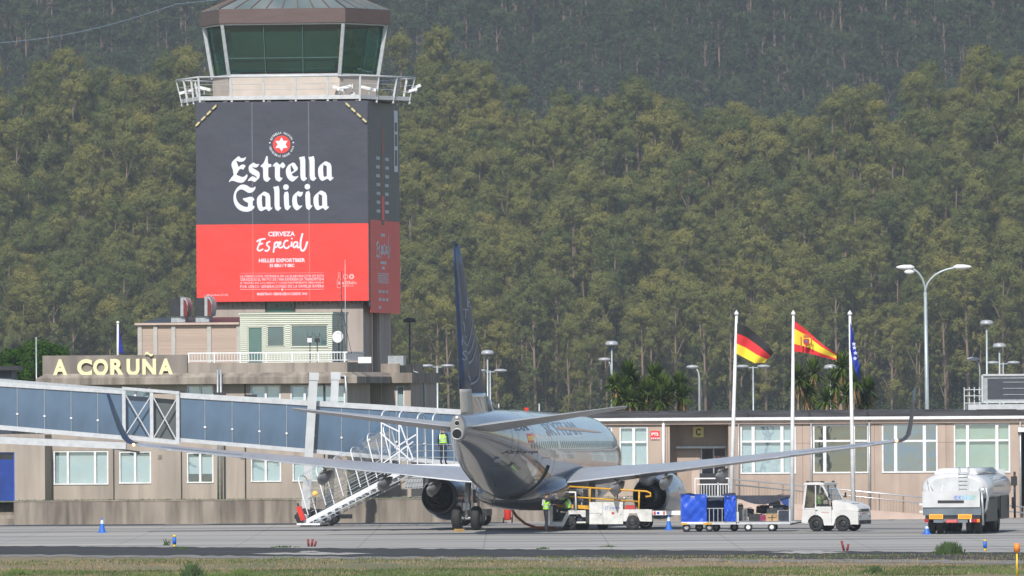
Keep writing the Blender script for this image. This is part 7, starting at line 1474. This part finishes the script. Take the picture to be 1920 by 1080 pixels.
# ================================================================== plants near the buildings
rng = np.random.default_rng(11)
def leaf_cloud(centres, rad, n, size, flat=.85, tint=None, seed=0, squash=(1, 1, 1)):
    """leaf sized quads scattered through ellipsoid clumps; returns verts, faces, per-face tint"""
    rg = np.random.default_rng(seed); V = []; Tn = []; k = 0
    for c, r in zip(centres, rad):
        m_ = int(n * (r / np.mean(rad)) ** 2); d = rg.normal(size=(m_, 3)); d /= np.linalg.norm(d, axis=1)[:, None]; rr = r * rg.uniform(.55, 1.06, m_) ** .6
        p = np.array(c) + d * rr[:, None] * np.array(squash); nrm = d + rg.normal(0, .4, (m_, 3)); nrm /= np.linalg.norm(nrm, axis=1)[:, None]
        a = np.cross(nrm, rg.normal(size=(m_, 3))); a /= np.linalg.norm(a, axis=1)[:, None]; b = np.cross(nrm, a); s = size * rg.uniform(.5, 1.3, m_)[:, None]
        q = np.stack([p - a * s * .5, p + b * s * .32, p + a * s * .5, p - b * s * .32], 1); V.append(q.reshape(-1, 3)); Tn.append(np.repeat(rg.uniform(0, 1) * .7 + rg.uniform(0, .3, m_), 4))
    return np.concatenate(V), np.concatenate(Tn)
def cloud_mesh(name, V, Tn, m_):
    n = len(V) // 4; me = bpy.data.meshes.new(name); me.vertices.add(len(V)); me.vertices.foreach_set('co', V.astype(np.float32).ravel()); me.loops.add(n * 4); me.loops.foreach_set('vertex_index', np.arange(n * 4, dtype=np.int32)); me.polygons.add(n); me.polygons.foreach_set('loop_start', np.arange(0, n * 4, 4, dtype=np.int32)); me.polygons.foreach_set('loop_total', np.full(n, 4, np.int32)); me.update(calc_edges=True)
    at = me.attributes.new('tint', 'FLOAT', 'POINT'); at.data.foreach_set('value', Tn.astype(np.float32)); me.materials.append(m_); return me
def leaf_mat(name, cols, trans=.25, rough=.6):
    m = bpy.data.materials.new(name); m.use_nodes = True; t = m.node_tree; t.nodes.clear(); o = t.nodes.new('ShaderNodeOutputMaterial')
    at = t.nodes.new('ShaderNodeAttribute'); at.attribute_name = 'tint'; oi = t.nodes.new('ShaderNodeObjectInfo')
    a = t.nodes.new('ShaderNodeMath'); a.operation = 'MULTIPLY_ADD'; a.inputs[1].default_value = .5; t.links.new(oi.outputs['Random'], a.inputs[0])
    b = t.nodes.new('ShaderNodeMath'); b.operation = 'MULTIPLY'; b.inputs[1].default_value = .5; t.links.new(at.outputs['Fac'], b.inputs[0]); t.links.new(b.outputs[0], a.inputs[2])
    r = t.nodes.new('ShaderNodeValToRGB'); t.links.new(a.outputs[0], r.inputs[0]); e = r.color_ramp.elements; e[0].color = (*cols[0], 1); e[1].color = (*cols[-1], 1)
    for i, c in enumerate(cols[1:-1]): q = e.new((i + 1) / (len(cols) - 1)); q.color = (*c, 1)
    d = t.nodes.new('ShaderNodeBsdfDiffuse'); tr = t.nodes.new('ShaderNodeBsdfTranslucent'); mx = t.nodes.new('ShaderNodeMixShader'); mx.inputs[0].default_value = trans
    t.links.new(r.outputs[0], d.inputs[0]); t.links.new(r.outputs[0], tr.inputs[0]); t.links.new(d.outputs[0], mx.inputs[1]); t.links.new(tr.outputs[0], mx.inputs[2]); t.links.new(mx.outputs[0], o.inputs[0]); return m
YUC = leaf_mat('yucca_leaf', [(.04, .07, .015), (.075, .12, .022), (.12, .17, .035)], .2); DEADL = mat('dead_yucca_leaf', (.30, .19, .09), .9, var=.3, scale=3); YBARK = mat('yucca_bark', (.22, .17, .12), .9, var=.3, scale=4, bump=.3)
def yucca(label, heads, base_px, Y=506, group='spiky trees behind the gate building'):
    b = P(base_px, 780, Y); t = thing('yucca_tree', label, 'tree', (b.x, Y, 0), group); tm = MB(); V = []; Tn = []; F2 = []; D = MB()
    for (px, py, r) in heads:
        h = P(px, py, Y + random.uniform(-1, 1)); tm.tube([(b.x + (h.x - b.x) * .15, Y, 0), (b.x + (h.x - b.x) * .5, Y, h.z * .55), tuple(h + Vector((0, 0, -.2)))], [.2, .13, .09], 7)
        for i in range(150):
            ph = random.uniform(-.55, 1.45); th = random.uniform(0, 2 * PI); L_ = r * random.uniform(.85, 1.2); w = .05
            d = Vector((math.cos(th) * math.cos(ph), math.sin(th) * math.cos(ph), math.sin(ph))); s_ = d.cross(Vector((0, 0, 1))); s_ = s_.normalized() if s_.length > .01 else Vector((1, 0, 0)); dr = Vector((0, 0, -.18 * L_ * math.cos(ph)))
            mid = h + d * L_ * .55; k = len(V); V += [h + d * .05 - s_ * w * .6, h + d * .05 + s_ * w * .6, mid + s_ * w, mid - s_ * w, h + d * L_ + dr]; F2 += [(k, k + 1, k + 2, k + 3), (k + 3, k + 2, k + 4)]; q = random.uniform(0, 1); Tn += [q] * 5
        for i in range(60):
            th = random.uniform(0, 2 * PI); L_ = r * random.uniform(.6, 1.0); s_ = Vector((-math.sin(th), math.cos(th), 0)); c = h + Vector((.09 * math.cos(th), .09 * math.sin(th), -.05 - random.uniform(0, .35))); e_ = c + Vector((.3 * r * math.cos(th), .3 * r * math.sin(th), -L_)); D.add([tuple(c - s_ * .03), tuple(c + s_ * .03), tuple(e_)], [(0, 1, 2)])
    tm.build('trunk', YBARK, t); me = bpy.data.meshes.new('crown'); me.from_pydata([tuple(v) for v in V], [], F2); at = me.attributes.new('tint', 'FLOAT', 'POINT'); at.data.foreach_set('value', Tn); me.materials.append(YUC); link(bpy.data.objects.new('crown', me), t); D.build('dead_leaves', DEADL, t, fix=False)
random.seed(21)
yucca('spiky green tree at the left end of the clump beside the gate roof', [(1160, 742, .95), (1152, 722, .7), (1182, 752, .8)], 1165)
yucca('tallest spiky green tree in the clump, with heads above the others', [(1178, 706, .95), (1190, 727, .85), (1172, 728, .7)], 1180, 507.5)
yucca('spiky green tree in the middle of the clump beside the gate roof', [(1228, 713, 1.05), (1212, 735, .8), (1243, 726, .8), (1205, 755, .8)], 1222, 506.5)
yucca('spiky green tree second from the right end of the clump', [(1238, 752, .95), (1252, 735, .75)], 1242, 505)
yucca('narrow spiky green tree at the right end of the clump', [(1274, 724, .9), (1280, 745, .75)], 1275)
g2 = 'spiky trees behind the flagpoles'
yucca('spiky tree just right of the Spanish flagpole', [(1497, 712, .95), (1512, 735, .8)], 1500, 506, g2); yucca('spiky tree with long hanging dead leaves between the two right flagpoles', [(1525, 700, .9), (1518, 745, .8)], 1523, 508, g2)
yucca('spiky tree with the highest head just left of the blue flag', [(1578, 690, .95), (1566, 722, 1.0)], 1572, 508, g2); yucca('broad spiky tree behind the right flagpole', [(1592, 742, .9), (1602, 715, .95), (1550, 752, .8)], 1588, 506, g2); yucca('spiky tree standing alone right of the blue flag', [(1628, 735, .85), (1617, 755, .6)], 1626, 506, g2)
# umbrella pine at the left
PINE = leaf_mat('pine_needles', [(.03, .075, .01), (.05, .115, .018), (.08, .15, .03)], .2)
t = thing('pine_tree', 'bright green rounded pine behind the sign at the left edge', 'tree', P(75, 780, 525).xy.to_3d()); c = P(75, 690, 525); cs, rs = [], []
random.seed(2)
for i in range(150):
    u = random.uniform(-1, 1); px = 72 + u * 112; top_ = 655 + 42 * abs(u) ** 2.2; py = random.uniform(top_, 745); cs.append(tuple(P(px, py, 525 + random.uniform(-3, 3)))); rs.append(random.uniform(.35, .7))
V, Tn = leaf_cloud(cs, rs, 330, .16, seed=3); link(bpy.data.objects.new('crown', cloud_mesh('crown', V, Tn, PINE)), t)
MB().tube([(c.x, 525, 0), (c.x + .2, 525, 4), (c.x, 525, 7)], [.4, .3, .2], 8).build('trunk', YBARK, t)
b = P(70, 700, 500); MB().tube([(b.x, 499, 0), (b.x, 499, P(70, 630, 499).z)], .03, 6); m = MB(); m.tube([(b.x, 499, 1), (b.x, 499, P(70, 632, 499).z)], .035, 6); tag(m.build('antenna_mast', STEEL), 'thin grey aerial pole in front of the pine at the left', 'antenna')

# trolley rack showing above the roof edge behind the aircraft
t = thing('trolley_rack', 'row of dark curved trolley hoops just above the aircraft crown', 'rack', tuple(P(1025, 790, 512)));
m = MB()
for i in range(13): a = P(993 + i * 5.5, 772 + i * .45, 512); m.tube([(a.x, 512, a.z - .6), (a.x + .02, 512, a.z - .05), (a.x + .12, 512, a.z + .06), (a.x + .28, 512, a.z), (a.x + .3, 512, a.z - .3)], .022, 5)
m.build('trolley_hoop', DARK, t); a = P(987, 768, 512); MB().box(a.x - .1, a.x + .1, 511.9, 512.1, a.z - .3, a.z + .1).build('red_lamp', RED, t)
a0 = P(975, 776, 512); a1 = P(1062, 779, 512); MB().box(a0.x, a1.x, 511.8, 512.4, 0, a0.z - .2).build('rack_base', STEEL, t)
for px in (935, 1011):
    a, b_ = P(px, 780, 515), P(px, 757, 515); m = MB(); m.tube([(a.x, 515, 0), tuple(b_)], .035, 6); tag(m.build('thin_post', WHITEM), 'thin pale post %s above the aircraft crown' % ('near the fin root' if px < 1000 else 'beside the dark trolley hoops'), 'post')

# ================================================================== hills
def tops_px(px): return np.interp(px, [-200, 0, 60, 200, 320, 780, 830, 900, 1000, 1080, 1150, 1300, 1500, 1600, 1700, 1800, 1900, 2100], [235, 222, 190, 165, 160, 150, 150, 180, 225, 240, 255, 268, 262, 235, 215, 180, 140, 120])
Y1 = 1400.0; SL = .25
def front_h(X, Y):
    px = 960 + X / Y * F_PX; zt = 6 + (743 - tops_px(px)) / F_PX * 1560 - 16; zc = zt; yc = Y1 + zc / SL
    return np.where(Y < Y1, 0, np.where(Y < yc, (Y - Y1) * SL, zc - (Y - yc) * .12))
Y2 = 2080.0
def back_h(X, Y): return 22 + np.maximum(0, Y - Y2) * .40 + 3.5 * np.sin(X * .03 + 1) + 2 * np.sin(X * .08)
SOIL = mat('forest_floor', (.035, .035, .022), .95, var=.5, scale=.05, col2=(.06, .05, .03))
def terrain(name, fn, x0, x1, y0, y1, st):
    nx, ny = int((x1 - x0) / st) + 1, int((y1 - y0) / st) + 1; X, Y = np.meshgrid(np.linspace(x0, x1, nx), np.linspace(y0, y1, ny)); Z = fn(X, Y)
    me = bpy.data.meshes.new(name); idx = np.arange(nx * ny).reshape(ny, nx); F_ = np.stack([idx[:-1, :-1], idx[:-1, 1:], idx[1:, 1:], idx[1:, :-1]], -1).reshape(-1, 4)
    me.from_pydata(np.stack([X, Y, Z], -1).reshape(-1, 3).tolist(), [], F_.tolist()); me.materials.append(SOIL); me.polygons.foreach_set('use_smooth', [True] * len(me.polygons)); return tag(link(bpy.data.objects.new(name, me)), kind='structure')
terrain('hill', lambda X, Y: np.maximum(front_h(X, Y), 0.0), -420, 420, 1400, 1900, 6)
terrain('hill', back_h, -600, 600, 1890, 2500, 12)

# ------------------------------------------------------------------ eucalyptus
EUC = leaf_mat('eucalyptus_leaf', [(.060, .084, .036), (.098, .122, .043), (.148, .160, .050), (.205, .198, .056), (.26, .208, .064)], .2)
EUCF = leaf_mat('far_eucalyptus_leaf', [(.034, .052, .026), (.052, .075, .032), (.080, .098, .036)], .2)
BARK = mat('eucalyptus_bark', (.21, .15, .11), .9, var=.4, scale=.4, stretch=(1, 1, .3), col2=(.10, .075, .06))
def euc(seed, H, W, start, nclump, nleaf, size):
    """a slim bole carrying several domed heads of foliage, the highest at the top"""
    rg = random.Random(seed); g = np.random.default_rng(seed); tr = MB(); lean = rg.uniform(-.6, .6); pts = [(0, 0, -2), (lean * .3, 0, H * .35), (lean * .8, rg.uniform(-.3, .3), H * .7), (lean, 0, H * .9)]; tr.tube(pts, [.26, .2, .12, .04], 6)
    heads = [(lean, 0, H - W * .75, W * .80)]; nh = rg.choice((6, 7, 8)); a0 = rg.uniform(0, 6)
    for i in range(nh):
        q = (i + .6) / nh; r = W * rg.uniform(.42, .68); th = a0 + i * 2.4; d = W * rg.uniform(.3, .72); z = H * (1 - (1 - start) * q) - W * .5; heads.append((lean * z / H + d * math.cos(th), d * math.sin(th), z, r))
        tr.tube([(lean * z / H * .8, 0, z - d * 1.3 - .8), (lean * z / H + d * math.cos(th) * .7, d * math.sin(th) * .7, z - .4), (lean * z / H + d * math.cos(th), d * math.sin(th), z + .3)], [.09, .05, .02], 4, caps=False)
    VV, TT = [], []
    for (hx, hy, hz, hr) in heads:
        ht = g.uniform(0, .42)
        nc = max(7, int(nclump * 1.25 * (hr / W) ** 2)); d = g.normal(size=(nc, 3)); d[:, 2] = d[:, 2] * .9 + .45; d /= np.linalg.norm(d, axis=1)[:, None]; d *= g.uniform(.62, 1.0, nc)[:, None]
        for k in range(nc):
            c = np.array((hx, hy, hz)) + d[k] * hr * np.array((1, 1, 1.12)); r = hr * g.uniform(.18, .32); n = int(nleaf * (r / .45) ** 1.6) + 12
            e = g.normal(size=(n, 3)); e /= np.linalg.norm(e, axis=1)[:, None]; p = c + e * (r * g.uniform(.3, 1.35, n) ** .6)[:, None] * np.array((1, 1, .9))
            nr = e * .75 + d[k] * .9 + g.normal(0, .42, (n, 3)); nr /= np.linalg.norm(nr, axis=1)[:, None]; nr = nr; a = np.cross(nr, g.normal(size=(n, 3))); a /= np.linalg.norm(a, axis=1)[:, None]; b = np.cross(nr, a); s = (size * g.uniform(.55, 1.3, n))[:, None]
            VV.append(np.stack([p - a * s * .5, p + b * s * .33, p + a * s * .5, p - b * s * .33], 1).reshape(-1, 3)); TT.append(np.repeat(ht + g.uniform(0, .14) + .24 * max(0, d[k][2]) + g.uniform(0, .2, n), 4))  # leaves tinted lighter towards head tops, sunlight put into the colour
    return tr, np.concatenate(VV), np.concatenate(TT)
lib = []; random.seed(5)
for i in range(8):
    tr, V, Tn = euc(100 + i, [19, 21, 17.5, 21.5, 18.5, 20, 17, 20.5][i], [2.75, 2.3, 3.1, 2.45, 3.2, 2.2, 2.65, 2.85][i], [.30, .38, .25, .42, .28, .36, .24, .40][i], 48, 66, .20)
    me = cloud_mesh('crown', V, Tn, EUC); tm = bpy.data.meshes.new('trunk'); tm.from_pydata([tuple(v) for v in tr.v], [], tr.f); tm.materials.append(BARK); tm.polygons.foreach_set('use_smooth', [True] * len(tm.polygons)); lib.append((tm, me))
rg = np.random.default_rng(17)
pos = []
sp = 4.45
for Y in np.arange(Y1 - 6, Y1 + 185, sp * 1.05):
    hw = 1920 / 2 / F_PX * Y + 24
    for X in np.arange(-hw, hw, sp):
        x, y = X + rg.uniform(-1.7, 1.7), Y + rg.uniform(-1.9, 1.9); px = 960 + x / y * F_PX; z = float(front_h(np.array(x), np.array(y)))
        if y > Y1 and z < (y - Y1) * SL - .5 and y > Y1 + z / SL + 9: continue
        if rg.random() < .07: continue
        pos.append((x, y, z, rg.uniform(0, 2 * PI), rg.uniform(.70, 1.18), int(rg.integers(0, 8))))
def visible(p):         # behind the tower and the buildings nothing of a tree shows
    px = 960 + p[0] / p[1] * F_PX; return -15 < px < 1935 and not (395 < px < 725)
pos.sort(key=lambda p: p[1])
vis = [p for p in pos if visible(p)]; near = vis[:290]; rest = [p for p in pos if not visible(p)] + vis[290:]
def where(p):
    px = 960 + p[0] / p[1] * F_PX
    return px
tf0 = thing('eucalyptus_tree', 'tall slim eucalyptus with pale trunk in the front edge of the forest', 'tree', (0, 0, 0))
bpy.data.objects.remove(tf0)
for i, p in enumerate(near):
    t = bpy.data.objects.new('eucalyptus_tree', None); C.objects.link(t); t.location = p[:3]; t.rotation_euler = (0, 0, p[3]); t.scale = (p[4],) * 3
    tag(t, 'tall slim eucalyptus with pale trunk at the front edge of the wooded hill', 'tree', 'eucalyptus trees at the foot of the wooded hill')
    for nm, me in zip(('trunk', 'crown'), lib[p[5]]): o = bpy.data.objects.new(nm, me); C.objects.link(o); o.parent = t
# the rest of the forest is one object per slope, its trees placed by geometry nodes
col = bpy.data.collections.new('tree_library')
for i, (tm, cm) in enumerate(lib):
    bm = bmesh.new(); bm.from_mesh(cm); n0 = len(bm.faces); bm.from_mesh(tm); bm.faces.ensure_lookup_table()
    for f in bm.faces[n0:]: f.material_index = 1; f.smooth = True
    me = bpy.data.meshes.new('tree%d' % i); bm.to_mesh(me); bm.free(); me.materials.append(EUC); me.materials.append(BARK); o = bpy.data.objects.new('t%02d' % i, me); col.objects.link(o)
col2 = bpy.data.collections.new('far_tree_library')
for i in range(5):
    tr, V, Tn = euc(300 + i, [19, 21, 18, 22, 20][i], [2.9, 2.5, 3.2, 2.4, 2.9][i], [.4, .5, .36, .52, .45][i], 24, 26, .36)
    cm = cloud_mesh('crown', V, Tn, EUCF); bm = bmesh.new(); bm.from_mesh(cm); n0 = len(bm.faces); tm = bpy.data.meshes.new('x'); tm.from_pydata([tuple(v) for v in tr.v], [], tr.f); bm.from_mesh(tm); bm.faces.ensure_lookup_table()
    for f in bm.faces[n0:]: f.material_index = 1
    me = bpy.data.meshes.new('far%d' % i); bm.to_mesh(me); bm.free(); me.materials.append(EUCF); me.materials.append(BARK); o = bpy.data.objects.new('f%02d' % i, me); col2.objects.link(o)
def forest(name, pts, coll, label):
    me = bpy.data.meshes.new(name); me.from_pydata([p[:3] for p in pts], [], [])
    for an, ty, vals in (('rot', 'FLOAT_VECTOR', [c for p in pts for c in (0, 0, p[3])]), ('siz', 'FLOAT', [p[4] for p in pts]), ('kind_of_tree', 'INT', [p[5] for p in pts])):
        a = me.attributes.new(an, ty, 'POINT'); a.data.foreach_set('vector' if ty == 'FLOAT_VECTOR' else 'value', vals)
    o = link(bpy.data.objects.new(name, me)); tag(o, label, 'forest', kind='stuff')
    ng = bpy.data.node_groups.new(name, 'GeometryNodeTree'); ng.interface.new_socket('Geometry', in_out='INPUT', socket_type='NodeSocketGeometry'); ng.interface.new_socket('Geometry', in_out='OUTPUT', socket_type='NodeSocketGeometry')
    N = ng.nodes; gi, go = N.new('NodeGroupInput'), N.new('NodeGroupOutput'); ip = N.new('GeometryNodeInstanceOnPoints'); ci = N.new('GeometryNodeCollectionInfo'); ci.inputs['Collection'].default_value = coll; ci.inputs['Separate Children'].default_value = True; ci.inputs['Reset Children'].default_value = True
    def na(nm, ty): a = N.new('GeometryNodeInputNamedAttribute'); a.data_type = ty; a.inputs['Name'].default_value = nm; return a.outputs[0]
    ng.links.new(gi.outputs[0], ip.inputs['Points']); ng.links.new(ci.outputs[0], ip.inputs['Instance']); ip.inputs['Pick Instance'].default_value = True
    ng.links.new(na('kind_of_tree', 'INT'), ip.inputs['Instance Index']); ng.links.new(na('rot', 'FLOAT_VECTOR'), ip.inputs['Rotation']); ng.links.new(na('siz', 'FLOAT'), ip.inputs['Scale']); ng.links.new(ip.outputs[0], go.inputs[0])
    md = o.modifiers.new('forest', 'NODES'); md.node_group = ng; return o
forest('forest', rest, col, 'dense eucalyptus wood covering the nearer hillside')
far = []
for Y in np.arange(Y2, Y2 + 250, 5.4):
    hw = 1920 / 2 / F_PX * Y + 30
    for X in np.arange(-hw, hw, 4.8):
        x, y = X + rg.uniform(-2.6, 2.6), Y + rg.uniform(-3, 3)
        if rg.random() < .06: continue
        px = 960 + x / y * F_PX
        far.append((x, y, float(back_h(np.array(x), np.array(y))), rg.uniform(0, 2 * PI), rg.uniform(.75, 1.15), int(rg.integers(0, 5))))
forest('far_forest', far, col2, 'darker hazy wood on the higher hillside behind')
# understory at the foot of the wood
US = leaf_mat('understory_leaf', [(.035, .05, .02), (.055, .075, .03), (.08, .095, .035)], .2); cs, rs = [], []
for i in range(520):
    y = Y1 - 12 + rg.uniform(0, 26); x = rg.uniform(-1, 1) * (960 / F_PX * y + 5); r = rg.uniform(1.2, 3.4); cs.append((x, y, max(0, (y - Y1) * SL) + r * rg.uniform(.3, 1.2))); rs.append(r)
V, Tn = leaf_cloud(cs, rs, 260, .38, seed=8); o = link(bpy.data.objects.new('undergrowth', cloud_mesh('undergrowth', V, Tn, US))); tag(o, 'dark undergrowth along the foot of the wood', 'undergrowth', kind='stuff')
# power line across the upper left
m = MB(); p0, p1 = P(-60, 84, 1350), P(330, 8, 1350); m.tube([tuple(p0.lerp(p1, k / 12) + Vector((0, 0, -1.2 * math.sin(PI * k / 12)))) for k in range(13)] + [tuple(p1 + Vector((30, 0, 3)))], .045, 4); tag(m.build('power_cable', mat('cable_blue_grey', (.12, .18, .24), .6)), 'thin cable crossing the wooded hillside at the upper left', 'cable')
# haze
m = MB(); m.box(-700, 700, -80, 2560, -1.5, 185); hz = m.build('haze', [])
hm = bpy.data.materials.new('haze_air'); hm.use_nodes = True; tt = hm.node_tree; tt.nodes.clear(); ho = tt.nodes.new('ShaderNodeOutputMaterial'); vp = tt.nodes.new('ShaderNodeVolumePrincipled'); vp.inputs['Density'].default_value = .00011; vp.inputs['Color'].default_value = (.70, .78, .90, 1); vp.inputs['Anisotropy'].default_value = .2
tt.links.new(vp.outputs[0], ho.inputs['Volume']); hz.data.materials.clear(); hz.data.materials.append(hm); tag(hz, kind='stuff')
